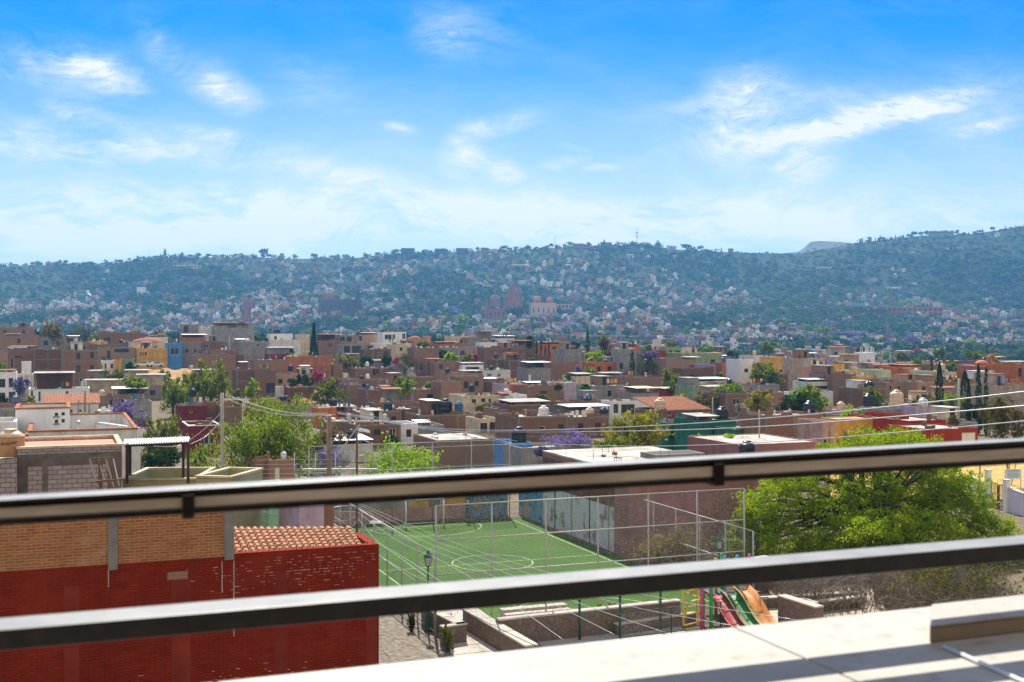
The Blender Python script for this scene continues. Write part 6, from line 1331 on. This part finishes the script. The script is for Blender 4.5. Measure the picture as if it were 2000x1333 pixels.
# steep pale streets on the hillside (ribbons laid on the ground)
def ribbon(name,pts,w,mat):
    b=MB(); P=[]
    for px,py in pts: d_=ray_ground(px,py); P.append(Vector(((px-1000)/F*d_,d_,0)))
    for i in range(len(P)-1):
        for k in range(6):
            a=P[i].lerp(P[i+1],k/6); c=P[i].lerp(P[i+1],(k+1)/6); n=Vector((1,0,0))*w/2
            q=[a-n,a+n,c+n,c-n]; b.quad(*[(v.x,v.y,gz(v.x,v.y)+1.2) for v in q])
    return struct(b.build(name,mat))
ribbon('steep_street_left',[(183,592),(176,580),(171,570)],5,CONL); ribbon('steep_street_right',[(320,590),(326,578),(333,562)],5,CONL)
# masts
for px,yt_,label,r in((1244,443,'tall red-white lattice radio mast on the central skyline',.35),(1084,459,'thin radio mast left of the tall one on the skyline',.3)):
    d_=2470.; X=(px-1000)/F*d_; g=gz(X,d_); h=CZ-(yt_-YH)/F*d_-g; o=thing('radio_mast',label,'mast',(X,d_,g))
    b=MB()
    for k in range(3): t=k*2.094; b.tube([(r*3*math.cos(t),r*3*math.sin(t),0),(r*math.cos(t),r*math.sin(t),h)],r*.5,4)
    for k in range(14): z=h*k/14; b.bar((-r*2,0,z),(r*2,0,z+h/14),r*.4)
    b.build('lattice',simple('mast_steel',(.30,.22,.22),.6),o)
    if px>1200: MB().box(-1.6,1.6,-1,1,h*.42,h*.5).box(-1.8,1.8,-1,1,h*.64,h*.72).build('antenna_cluster',STEEL,o)
# ---- white bell gable in the middle distance and the rust church at right
bg=thing('bell_gable','white triple-arched bell gable standing behind the yellow houses','bell gable',(0,0,0),R(6)); pq=W(1678,699,430); bg.location=(pq.x,pq.y,gz(pq.x,pq.y)-1); ww=32/F*430; hh=CZ-(689-YH)/F*430-bg.location.z; ht=CZ-(680-YH)/F*430-bg.location.z
MB().box(0,ww,0,5,0,hh).build('wall',WH,bg)
for c_,zt_ in((.15,1.),(.5,1.),(.85,1.)):
    for s in(-.075,.055): MB().box(ww*(c_+s),ww*(c_+s)+ww*.03,0,.5,hh+.003,ht-.25).build('pier',WH,bg)
    MB().tube([(ww*(c_+.068*math.cos(R(a_))),.25,ht-.3+.4*math.sin(R(a_))) for a_ in range(0,181,30)],.14,6).build('arch',WH,bg)
rc=thing('rust_church','rust brown church wall with low dome and small arched lantern, right edge','church',(0,0,0),R(14)); pq=W(1929,764,235); rc.location=(pq.x,pq.y,gz(pq.x,pq.y)); 
zT=CZ-(711-YH)/F*236-rc.location.z; wc=10.5
b=MB(); b.box(0,wc,0,10,0,zT-.5); b.build('wall',BRN,rc)
b=MB()
for i in range(10): x=wc*i/10; b.box(x,x+wc/10-.001*(i<9),0,.35,zT-.497,zT-.1+.35*math.sin(i/9*math.pi)**2*(1 if i<6 else .3))
b.build('scalloped_parapet',BRN,rc)
dome(rc,wc*.21,5,zT-.3,1.3,simple('red_tiled_dome',(.50,.15,.08),.8),False,.7,False)
for s in(-.55,.35): MB().box(wc*.43+s,wc*.43+s+.22,4.8,5.2,zT-.3,zT+1.2).build('lantern_pier',BRN,rc)
MB().hull8([(wc*.43-.75,4.6,zT+1.2),(wc*.43+.75,4.6,zT+1.2),(wc*.43+.75,5.4,zT+1.2),(wc*.43-.75,5.4,zT+1.2)],[(wc*.43-.08,4.9,zT+2.),(wc*.43+.08,4.9,zT+2.),(wc*.43+.08,5.1,zT+2.),(wc*.43-.08,5.1,zT+2.)]).build('lantern_top',BRN,rc)
MB().hull8([(wc*.43-.6,4,zT-.4),(wc*.43+1.6,4,zT-.4),(wc*.43+1.6,6,zT-.4),(wc*.43-.6,6,zT-.4)],[(wc*.43-.3,4.6,zT+.3),(wc*.43+.3,4.6,zT+.3),(wc*.43+.3,5.4,zT+.3),(wc*.43-.3,5.4,zT+.3)]).build('lantern_roof',MATS['red_tiled_dome'],rc)
MB().box(wc*.68,wc*.74,-.03,-.003,zT-2.6,zT-.9).build('belfry_opening',SHADEIN,rc)
# ---- individual far houses and trees
pal=[((.74,.73,.70),'white',6),((.62,.60,.55),'off-white',4),((.60,.47,.33),'cream',3),((.50,.30,.24),'pink',3),((.42,.17,.10),'terracotta',3),((.30,.14,.09),'brick',4),((.30,.30,.31),'grey',3),((.24,.34,.50),'blue',1),((.58,.36,.10),'yellow',1),((.30,.05,.05),'dark red',1)]
pidx=[i for i,p in enumerate(pal) for _ in range(p[2])]
def skyline_y(px): return float(np.interp(px,_sx,_sy))
def steep(px,py):                        # wooded slopes without houses
    if px<130 and 525<py<590: return True
    if 130<=px<190 and 535<py<575: return True
    if 1430<px<1600 and 493<py<555: return True
    if px>1600 and py<skyline_y(px)+62: return rnd.random()<.93
    if px>1600 and py<575: return rnd.random()<.55
    return False
def far_sample(n,dmin,dmax,tm=.47):
    out=[]
    while len(out)<n:
        t=rnd.uniform(-tm,tm); px=1000+t*F; py=rnd.uniform(skyline_y(px)+1,712)
        d_=ray_ground(px,py)
        if d_ is None or not dmin<=d_<=dmax: continue
        out.append((t*d_,d_,px,py))
    return out
def patch(X,Y):
    return math.sin(X/83+1.3*math.sin(Y/170))+math.sin(Y/117+X/210+2)+.7*math.sin(X/37-Y/71)+.5*math.sin(X/19+Y/31)
def dens_ok(px,py):
    base=.9 if py>590 else (.55 if py>550 else .33)
    if px>1450 and py<610: base*=.5
    return rnd.random()<base and not steep(px,py)
def relname(px):
    n=min(LMK,key=lambda l:abs(l[0]-px)); s='left' if px<n[0] else 'right'; k='just' if abs(px-n[0])<50 else ('some way' if abs(px-n[0])<160 else 'far')
    return f'{k} {s} of {n[1]}'
cnt=0; pos=[]
for X,Y,px,py in far_sample(900,585,1150,.45):
    if cnt>=FARN: break
    if not dens_ok(px,py) or any(abs(X-a)<13 and abs(Y-b_)<16 for a,b_ in pos): continue
    pos.append((X,Y)); i=rnd.choice(pidx); c,nm,_=pal[i]; m=PL('far_%s_plaster'%nm.replace(' ','_').replace('-','_'),c,var=.15,stain=.2)
    w=rnd.uniform(7,15)*F/Y; h=rnd.choice([3.2,3.4,6,6.4]); yt=YH+(CZ-gz(X,Y)-h)*F/Y
    house(px-w/2,px+w/2,yt,m,f'{"two storey" if h>4 else "low"} {nm} house in the valley below the far hill, {relname(px)}',d=Y,a=rnd.choice([5,18,-12,-25,30]),L=rnd.uniform(7,12),roof=rnd.choice([CONL,CONL,TILE,CON]),auto=rnd.choice([2,3]),group='houses of the far valley town',key=False,frame=False,name='distant_house'); cnt+=1
print('far houses',cnt,'total houses',sum(1 for t_ in THINGS if t_['category']=='house'))
def crownmesh(name,shape,kind,seed):
    if shape=='round':
        L=[(math.cos(k*2.4)*.45,math.sin(k*2.4)*.4,.62+.12*math.sin(k*3),.5,.5,.3) for k in range(5)]+[(0,0,.72,.6,.55,.3)]
        Q,t=crown(L,420,.10,.16)
    elif shape=='tall':
        u=nr.uniform(0,1,300); th=nr.uniform(0,6.28,300); r=.22*np.minimum(1,(1-u)*3)*nr.uniform(.5,1,300); P=np.stack([r*np.cos(th),r*np.sin(th),u],1); Q=leafquads(P,.07,.5,1.); t=nr.uniform(0,1,300)
    Q=Q.copy(); o=fastquads(name,Q,LM[kind],None,t); return o
fk=[('round','green','broad green'),('round','dark','dark round'),('round','olive','dull olive'),('round','purple','purple flowering jacaranda'),('round','pepper','light green'),('tall','dark','slim dark cypress')]
protos={}
for i,(sh,kd,nm) in enumerate(fk):
    o=thing('distant_tree','x','tree'); THINGS.pop(); c=crownmesh('crown',sh,kd,i); c.parent=o; tk_=MB().tube([(0,0,-.1),(0,0,.6)],[.06,.02],5).build('trunk',BARK,o); protos[i]=(o,c,tk_)
wt=[0]*6+[1]*7+[2]*4+[3]*5+[4]*4+[5]*2; used=set(); ct=0
def put_tree(X,Y,i,w,h,label,group='individual trees on the far hillside'):
    o,c,tk_=protos[i]
    if i in used: o=o.copy(); C.objects.link(o); c=c.copy(); C.objects.link(c); c.parent=o; tk_=tk_.copy(); C.objects.link(tk_); tk_.parent=o
    used.add(i); o.location=(X,Y,gz(X,Y)-.3); o.scale=(w,w,h); o.rotation_euler=(0,0,rnd.uniform(0,6.28)); tag(o,label,'tree',group); return o
for X,Y,px,py in far_sample(2000,575,1500,.45):
    if ct>=150: break
    if any(abs(X-a)<9 and abs(Y-b_)<9 for a,b_ in pos): continue
    i=rnd.choice(wt); h=rnd.uniform(6,13); w=rnd.uniform(4,8) if i!=5 else rnd.uniform(4.5,6); 
    put_tree(X,Y,i,w,h,f'{fk[i][2]} tree in the far valley town, {relname(px)}'); ct+=1
# named big far trees and skyline trees
for px,py,i,w,h,lb_ in ((1005,628,1,13,20,'big dark park trees beside the gothic church'),(923,600,5,14,30,'tall dark conifer left of the brown ribbed dome'),(1255,612,1,17,17,'massive dark round tree in the centre right of the far town'),(900,640,4,12,15,'pale green plume tree below the gothic church'),(1655,668,3,15,12,'huge purple jacaranda mound in front of the right far town'),(342,620,1,12,13,'big dark green tree at the left of the far town'),(322,492,5,14,19,'lone conifer breaking the left skyline'),(515,492,1,11,22,'tall bushy tree on the left skyline'),(1180,475,5,10,14,'small pointed tree on the central skyline'),(1285,480,5,12,16,'pointed conifer right of the tall mast'),(1340,485,1,13,15,'round tree right end of the central skyline'),(1160,600,3,10,10,'broad purple jacaranda right of the cream church'),(1110,645,3,12,10,'purple jacaranda in the lower central town'),(1775,600,4,17,12,'light green dome-shaped tree above the dark red buildings'),(1610,660,4,14,12,'bright green tree by the dark red building'),(360,640,3,13,10,'broad purple jacaranda above the sky blue house')):
    d_=ray_ground(px,py) or 2480.; put_tree((px-1000)/F*d_,d_,i,w,h,lb_)
for px,h,i in [(rnd.uniform(10,1410),rnd.uniform(6,13),rnd.choice([0,1,1,2,5])) for _ in range(95)]+[(rnd.uniform(1680,2010),rnd.uniform(7,14),rnd.choice([1,5,5,2])) for _ in range(45)]:
    d_=rnd.uniform(2440,2495); put_tree((px-1000)/F*d_,d_,i,rnd.uniform(4,9) if i!=5 else rnd.uniform(4,6),h,f'{fk[i][2]} tree standing on the skyline, {relname(px)}','trees along the far skyline')
# ---- the mass of remaining houses and trees on the hillside (beyond counting)
def masses():
    n=60000; t=nr.uniform(-.5,.5,n); px=1000+t*F; sy=np.interp(px,_sx,_sy); py=sy+1+(712-sy)*nr.uniform(0,1,n)**1.08
    T_=np.linspace(-.5,.5,161); D=np.arange(570,2500,5.); TT,DD=np.meshgrid(T_,D,indexing='ij'); Yp=YH-(ground(TT*DD,DD)-CZ)*F/DD
    ti=np.clip(((t+.5)*160).astype(int),0,160); d=np.zeros(n)
    for k in range(n):
        c=Yp[ti[k]]; m=np.argmax(c<=py[k]); d[k]=D[m] if c[m]<=py[k] else -1
    ok=d>0; t,px,py,d=t[ok],px[ok],py[ok],d[ok]; d=d+nr.uniform(-3,3,len(d)); X=t*d
    q=random.Random(5); rnd.seed(99)
    HB=[];HC=[];hw=[];used_=set(); nb=0
    def addbox(cx,cy,z0,w,l,h,a,c,rc):
        ca,sa=math.cos(a),math.sin(a); P=lambda x,y,z:(cx+ca*x-sa*y,cy+sa*x+ca*y,z)
        A=[(-w,-l),(w,-l),(w,l),(-w,l)]
        for i in range(4):
            p,r=A[i],A[(i+1)%4]; HB.append((P(*p,z0),P(*r,z0),P(*r,z0+h),P(*p,z0+h))); HC.append(c)
        HB.append(tuple(P(*p,z0+h) for p in A)); HC.append(rc)
        return P
    for k in range(len(d)):
        if nb>=2900: break
        key=(int(X[k]/9),int(d[k]/11))
        if key in used_ or not dens_ok(px[k],py[k]): continue
        pt=patch(X[k],d[k])
        if pt<-.25 and q.random()<.88: continue
        if d[k]<1150 and any(abs(X[k]-a)<14 and abs(d[k]-b_)<16 for a,b_ in pos): continue
        used_.add(key); nb+=1; g=gz(X[k],d[k]); c,nm,_=pal[q.choice(pidx)]; f=q.uniform(.75,1.05); gr_=sum(c)/3; c=tuple(min(.7,(v*.8+gr_*.2)*f) for v in c); rc=q.choice([(.74,.72,.68),(.62,.58,.52),(.40,.20,.13),(.78,.78,.76),(.78,.78,.76),(.30,.28,.26)])
        w,l,h=q.uniform(2.2,5.6),q.uniform(2.5,5),q.choice([3,3.3,5.8,6.4,8.5]); a=R(q.choice([5,15,-10,-25,30])+q.uniform(-5,5)); P=addbox(X[k],d[k],g-2,w,l,h+2,a,c,rc)
        if q.random()<.5: addbox(X[k]+q.uniform(-2,2),d[k]+q.uniform(-1,2),g+h,w*.4,l*.5,2.4,a,tuple(v*.95 for v in c),rc)
        for fl_ in range(1 if h<5 else 2):
            for j in range(q.choice([1,2,3])):
                x=q.uniform(-w*.75,w*.5); z=g+h-2.2-fl_*2.9; s=q.uniform(.5,1.1); HB.append((P(x,-l-.06,z),P(x+s*1.3,-l-.06,z),P(x+s*1.3,-l-.06,z+1.3),P(x,-l-.06,z+1.3))); HC.append((.04,.045,.05))
    o=fastquads('distant_houses',np.array(HB),attrmat('distant_house_paint'),None,None,np.array(HC)); tag(o,'countless small pale and brick houses packed on the far hillside','houses',kind='stuff')
    # trees
    n2=23000; idx=nr.permutation(len(d))
    sel=[k for k in idx if (d[k]<2490)][:n2]; Pc=[];Cc=[];Sz=[]
    cols=np.array([(.026,.062,.014),(.045,.095,.020),(.075,.13,.025),(.11,.15,.04),(.15,.12,.26),(.13,.10,.07),(.018,.035,.016),(.22,.17,.38)]); wgt=np.array([.25,.24,.17,.10,.065,.05,.11,.015])
    for k in sel:
        X_,Y_=X[k],d[k]; g=gz(X_,Y_); st_=steep(px[k],py[k]); w=nr.uniform(2.8,6.8)*(1. if not st_ else .8); h=nr.uniform(3.5,8.5)*(1 if not st_ else .6)
        pt=patch(X_,Y_)
        if pt<-.25: w*=1.25; h*=1.25
        elif nr.random()<.35: continue
        wg=wgt if pt>-.25 else np.array([.36,.20,.10,.04,.07,.03,.19,.01]); band=px[k]>1430 and 560<py[k]<650
        if band: wg=np.array([.12,.24,.30,.20,.05,.02,.05,.02])
        c=cols[nr.choice(8,p=wg)] if not st_ else cols[nr.choice([0,1,6,2,5])]
        tall=nr.random()<.05; m=20 if Y_>1500 else (28 if Y_>1100 else 44)
        dr=nr.normal(size=(m,3)); dr/=np.linalg.norm(dr,axis=1)[:,None]; r=nr.uniform(.45,1,m)[:,None]
        if tall: w*=.35; h*=1.6
        p=dr*r*np.array([w,w,h*.42])+np.array([X_,Y_,g+h*.55]); p+=np.array([nr.normal()*w*.2,0,0])
        Pc.append(p); Cc.append(np.repeat((c*.85+c.mean()*.15)[None]*nr.uniform(.8,1.25),m,0)*nr.uniform(.8,1.2,(m,1))); Sz.append(np.full(m,(.22*w+.35) if not tall else .55))
    P=np.concatenate(Pc); S=np.concatenate(Sz); Q=leafquads(P,1.,.7); cen=P[:,None,:]; Q=cen+(Q-cen)*S[:,None,None]
    o=fastquads('distant_trees',Q,attrmat('distant_foliage',.35),None,None,np.concatenate(Cc)); tag(o,'mass of green, olive and purple tree crowns covering the far hillside','trees',kind='stuff')
    print('mass',nb,len(sel),len(Q))
masses()
# pale mesa beyond the ridge
mb=MB(); dM=6200.; pts=[(1480,500),(1560,492),(1574,483),(1583,473),(1600,471),(1640,473),(1680,477),(1760,482),(1800,500)]
for j,(dy,k) in enumerate(((0,1.),(500,.97),(1400,.3))):
    for px,py in pts: X=(px-1000)/F*dM; z=CZ-(py-YH)/F*dM; mb.v.append((X*(1+.04*j),dM+dy,max(-30,(z+30)*k-30)))
n=len(pts); base=len(mb.v)
for px,py in pts: mb.v.append(((px-1000)/F*dM,dM-700,-40))
for i in range(n-1):
    mb.f.append((base+i,base+i+1,i+1,i)); mb.f.append((i,i+1,n+i+1,n+i)); mb.f.append((n+i,n+i+1,2*n+i+1,2*n+i))
struct(mb.build('distant_hill',concrete('distant_mesa_rock',(.22,.21,.17),.3,.01)))
# ---------------------------------------------------------------- haze, sun, sky, camera
def haze(dens,col,aniso=.3):
    b=MB().box(-6500,6500,-3100,9000,-62,262); q=NT('haze_air')
    v=q.n('ShaderNodeVolumePrincipled',{'Color':c4(col),'Density':dens,'Anisotropy':aniso}); q.t.links.new(v.outputs[0],q.out.inputs[1])
    o=b.build('haze',q.m); o['kind']='stuff'; o['label']='thin blue daytime haze over the valley'; return o
HAZE_ON=True
if HAZE_ON: haze(HZ_D,HZ_C)
SUN_EL,SUN_AZ=50.,-6.                     # the sun stands ahead of the camera, a little left
sn=bpy.data.lights.new('sun','SUN'); sn.energy=SUN_E; sn.angle=R(.55); sn.color=(1.,.94,.84); so=bpy.data.objects.new('sun',sn); C.objects.link(so)
dS=Vector((math.sin(R(SUN_AZ))*math.cos(R(SUN_EL)),math.cos(R(SUN_AZ))*math.cos(R(SUN_EL)),math.sin(R(SUN_EL)))); so.rotation_euler=(-dS).to_track_quat('-Z','Y').to_euler()
wd=bpy.data.worlds.new('World'); bpy.context.scene.world=wd; wd.use_nodes=True; nt=wd.node_tree; nt.nodes.clear()
def WN(ty,ins=None,**kw):
    n=nt.nodes.new(ty)
    for k,v in kw.items(): setattr(n,k,v)
    for k,v in (ins or {}).items():
        if isinstance(v,bpy.types.NodeSocket): nt.links.new(v,n.inputs[k])
        else: n.inputs[k].default_value=v
    return n
def WM(op,a,b=0.,c=0.,cl=False): return WN('ShaderNodeMath',{0:a,1:b,2:c},operation=op,use_clamp=cl).outputs[0]
sky=WN('ShaderNodeTexSky',sky_type='NISHITA',sun_disc=False,sun_elevation=R(SUN_EL),sun_rotation=R(SUN_AZ),altitude=1900,air_density=1.0,dust_density=.5,ozone_density=2.5)
g=WN('ShaderNodeTexCoord').outputs['Generated']; s=WN('ShaderNodeSeparateXYZ',{0:g}).outputs
# direction -> tangent-plane coordinates (azimuth-like u, elevation-like v), in photograph-independent angles
den=WM('MAXIMUM',s[1],.05); u_=WM('DIVIDE',s[0],den); v_=WM('DIVIDE',s[2],den); uv_=WN('ShaderNodeCombineXYZ',{0:u_,1:v_}).outputs[0]
front=WN('ShaderNodeMapRange',{0:s[1],1:.05,2:.3,3:0.,4:1.}).outputs[0]
def mixc(f,a,b,bt='MIX'):
    n=nt.nodes.new('ShaderNodeMix'); n.data_type='RGBA'; n.blend_type=bt
    for i,v in ((0,f),(6,a),(7,b)):
        if isinstance(v,bpy.types.NodeSocket): nt.links.new(v,n.inputs[i])
        else: n.inputs[i].default_value=v
    return n.outputs[2]
# the colour of the sky: the physical sky, its blue deepened the way the photograph has it
hs=WN('ShaderNodeHueSaturation',{'Hue':.495,'Saturation':SK_S,'Value':1.0,'Color':sky.outputs[0]}).outputs[0]
el=WN('ShaderNodeMapRange',{0:s[2],1:.03,2:.30,3:0.,4:1.}).outputs[0]
tint=mixc(el,SK_LO,SK_HI); base=mixc(1.,hs,tint,'MULTIPLY')
# warped streaks
wv=WN('ShaderNodeTexNoise',{'Vector':uv_,'Scale':5.,'Detail':4.}).outputs[1]
def streak(ang,sx_,sy_,scale,det=10,warp=.16,ro=.70):
    w=WN('ShaderNodeVectorMath',{0:uv_,1:WN('ShaderNodeVectorMath',{0:wv,3:warp},operation='SCALE').outputs[0]},operation='ADD').outputs[0]
    m=WN('ShaderNodeMapping',{0:w,2:(0,0,R(ang)),3:(sx_,sy_,1)}).outputs[0]; return WN('ShaderNodeTexNoise',{'Vector':m,'Scale':scale,'Detail':float(det),'Roughness':ro}).outputs[0]
st1=streak(8,1,3.6,9); st2=streak(-25,1,3,8); st3=streak(18,1,3.2,9)
fb=WN('ShaderNodeTexNoise',{'Vector':WN('ShaderNodeMapping',{0:uv_,2:(0,0,R(5)),3:(1,4.5,1)}).outputs[0],'Scale':34.,'Detail':9.,'Roughness':.72,'Distortion':1.2}).outputs[0]
fbm=WN('ShaderNodeMapRange',{0:fb,1:.30,2:.68,3:.35,4:1.3}).outputs[0]
STR={1:st1,2:st2,3:st3}
wisps=[ # px,py,rx,ry,angle(deg, ccw),strength,streak set
 (195,140,85,30,-20,.95,1),(110,130,150,55,-8,.55,1),(300,75,28,60,35,.55,2),(450,185,60,30,-18,.7,2),(400,150,110,40,-30,.45,2),(180,228,90,16,-12,.85,1),
 (120,280,200,36,-5,.75,1),(420,290,190,34,-8,.50,1),(420,262,70,14,-10,.6,1),(860,60,60,50,-30,.5,2),(930,60,90,60,10,.35,3),(600,170,80,60,-30,.28,2),(970,245,75,20,14,.75,3),(905,290,36,50,-30,.65,2),(990,340,80,24,-25,.85,2),(780,250,32,9,-12,.8,1),(1095,318,45,10,8,.6,1),(1175,328,30,7,0,.8,1),(1125,288,40,6,-10,.4,1),
 (1470,170,75,45,-12,1.05,3),(1410,235,60,60,-40,.75,3),(1540,235,190,50,8,.95,3),(1620,250,170,24,12,1.35,3),(1800,205,110,24,12,.95,3),(1330,215,90,20,8,.5,3),(1570,320,60,40,20,1.15,3),(1450,300,90,40,-20,.6,2),(1930,250,60,14,10,.9,3),(1900,200,150,70,0,.4,3),(700,350,110,28,-8,.6,1),
 (250,385,300,34,0,.5,1),(900,410,480,34,-2,.62,1),(1500,420,420,40,2,.5,1),(980,410,90,12,-6,.55,1),(330,430,420,30,0,.6,1),(1100,450,700,30,0,.5,1),(200,470,420,34,0,.55,1)]
acc=None
for px,py,rx,ry,an,st_,si in wisps:
    m=WN('ShaderNodeMapping',{0:WN('ShaderNodeVectorMath',{0:uv_,1:((px-1000)/F,(YH-py)/F,0)},operation='SUBTRACT').outputs[0],2:(0,0,R(-an))}).outputs[0]
    d2=WN('ShaderNodeVectorMath',{0:m,1:(F/rx,F/ry,0)},operation='MULTIPLY').outputs[0]; l=WN('ShaderNodeVectorMath',{0:d2},operation='LENGTH').outputs[1]
    f=WM('MULTIPLY',WN('ShaderNodeMapRange',{0:l,1:1.7,2:.1,3:0.,4:1.},interpolation_type='SMOOTHSTEP').outputs[0],st_*1.12)
    n_=WM('MULTIPLY',WN('ShaderNodeMapRange',{0:STR[si],1:.36,2:.74,3:0.,4:1.}).outputs[0],fbm)
    f=WM('MULTIPLY',f,n_); acc=f if acc is None else WM('ADD',acc,f)
veil=WM('MULTIPLY',WN('ShaderNodeMapRange',{0:st1,1:.42,2:.75,3:0.,4:1.}).outputs[0],.07)
acc=WM('ADD',acc,veil); 
low=WN('ShaderNodeMapRange',{0:v_,1:.27,2:.05,3:0.,4:.80},interpolation_type='SMOOTHSTEP').outputs[0]
acc=WM('ADD',acc,WM('MULTIPLY',low,WM('ADD',.7,WM('MULTIPLY',st1,.6))))
cov=WM('MULTIPLY',WM('MULTIPLY',acc,front),.92,0,True)
cov=WM('MINIMUM',cov,.93)
cl=mixc(cov,base,CLOUD)
# away from the view: the open sky overhead as the physical model has it, added bright fill glow behind the camera for the shaded fronts
hi_=WN('ShaderNodeMapRange',{0:s[2],1:.30,2:.50,3:0.,4:1.}).outputs[0]
cl=mixc(hi_,cl,sky.outputs[0])
bk=WN('ShaderNodeMapRange',{0:s[1],1:.05,2:-.45,3:0.,4:1.}).outputs[0]
bn=WN('ShaderNodeTexNoise',{'Vector':g,'Scale':2.2,'Detail':5.}).outputs[0]
bk=WM('MULTIPLY',bk,WN('ShaderNodeMapRange',{0:bn,1:.3,2:.6,3:.5,4:1.}).outputs[0])
cl=mixc(bk,cl,BACKC)
bgd=WN('ShaderNodeBackground',{0:cl,1:SKY_E}); nt.links.new(bgd.outputs[0],WN('ShaderNodeOutputWorld').inputs[0])
cam=bpy.data.cameras.new('camera'); cam.lens=36*F/2000; cam.sensor_width=36; cam.shift_y=-(666.5-YH)/2000; cam.clip_start=.05; cam.clip_end=20000
cam.dof.use_dof=True; cam.dof.focus_distance=300; cam.dof.aperture_fstop=7.5
co=bpy.data.objects.new('camera',cam); C.objects.link(co); co.location=(0,0,CZ); co.rotation_euler=(R(90),0,0); S=bpy.context.scene; S.camera=co
S.view_settings.view_transform='Standard'; S.view_settings.look='None'; S.view_settings.exposure=EXPO; S.view_settings.gamma=1.; S.view_settings.use_curve_mapping=False
S.cycles.max_bounces=6; S.cycles.diffuse_bounces=3; S.cycles.glossy_bounces=2; S.cycles.transparent_max_bounces=12; S.cycles.volume_bounces=1; S.cycles.use_denoising=True; S.cycles.sample_clamp_indirect=4
# ---------------------------------------------------------------- labels that single things out
def finish_labels():
    from collections import defaultdict
    g=defaultdict(list)
    for o in THINGS:
        if o.name in bpy.data.objects: g[o['label']].append(o)
    bpy.context.view_layer.update()
    ordn=['leftmost','second from left','third from left','fourth from left','fifth from left','sixth from left','seventh from left','eighth from left','ninth from left','tenth from left']
    for lab,l in g.items():
        if len(l)<2: continue
        l.sort(key=lambda o:(o.matrix_world.translation.x/max(1,o.matrix_world.translation.y)))
        n=len(l)
        for i,o in enumerate(l):
            if n==2: p=('left','right')[i]+' one of two: '
            elif i==n-1: p='rightmost: '
            elif i<10 and i<=n/2: p=ordn[i]+': '
            elif n-i<=10: p=ordn[n-1-i].replace('left','right')+': '
            else: p=f'number {i+1} from left: '
            o['label']=p+lab
    for o in THINGS:
        w=o['label'].split()
        if len(w)<4: o['label']+=' standing in the town'
        if len(w)>16: o['label']=' '.join(w[:16])
finish_labels()
print('things',len(THINGS),'objects',len(bpy.data.objects))
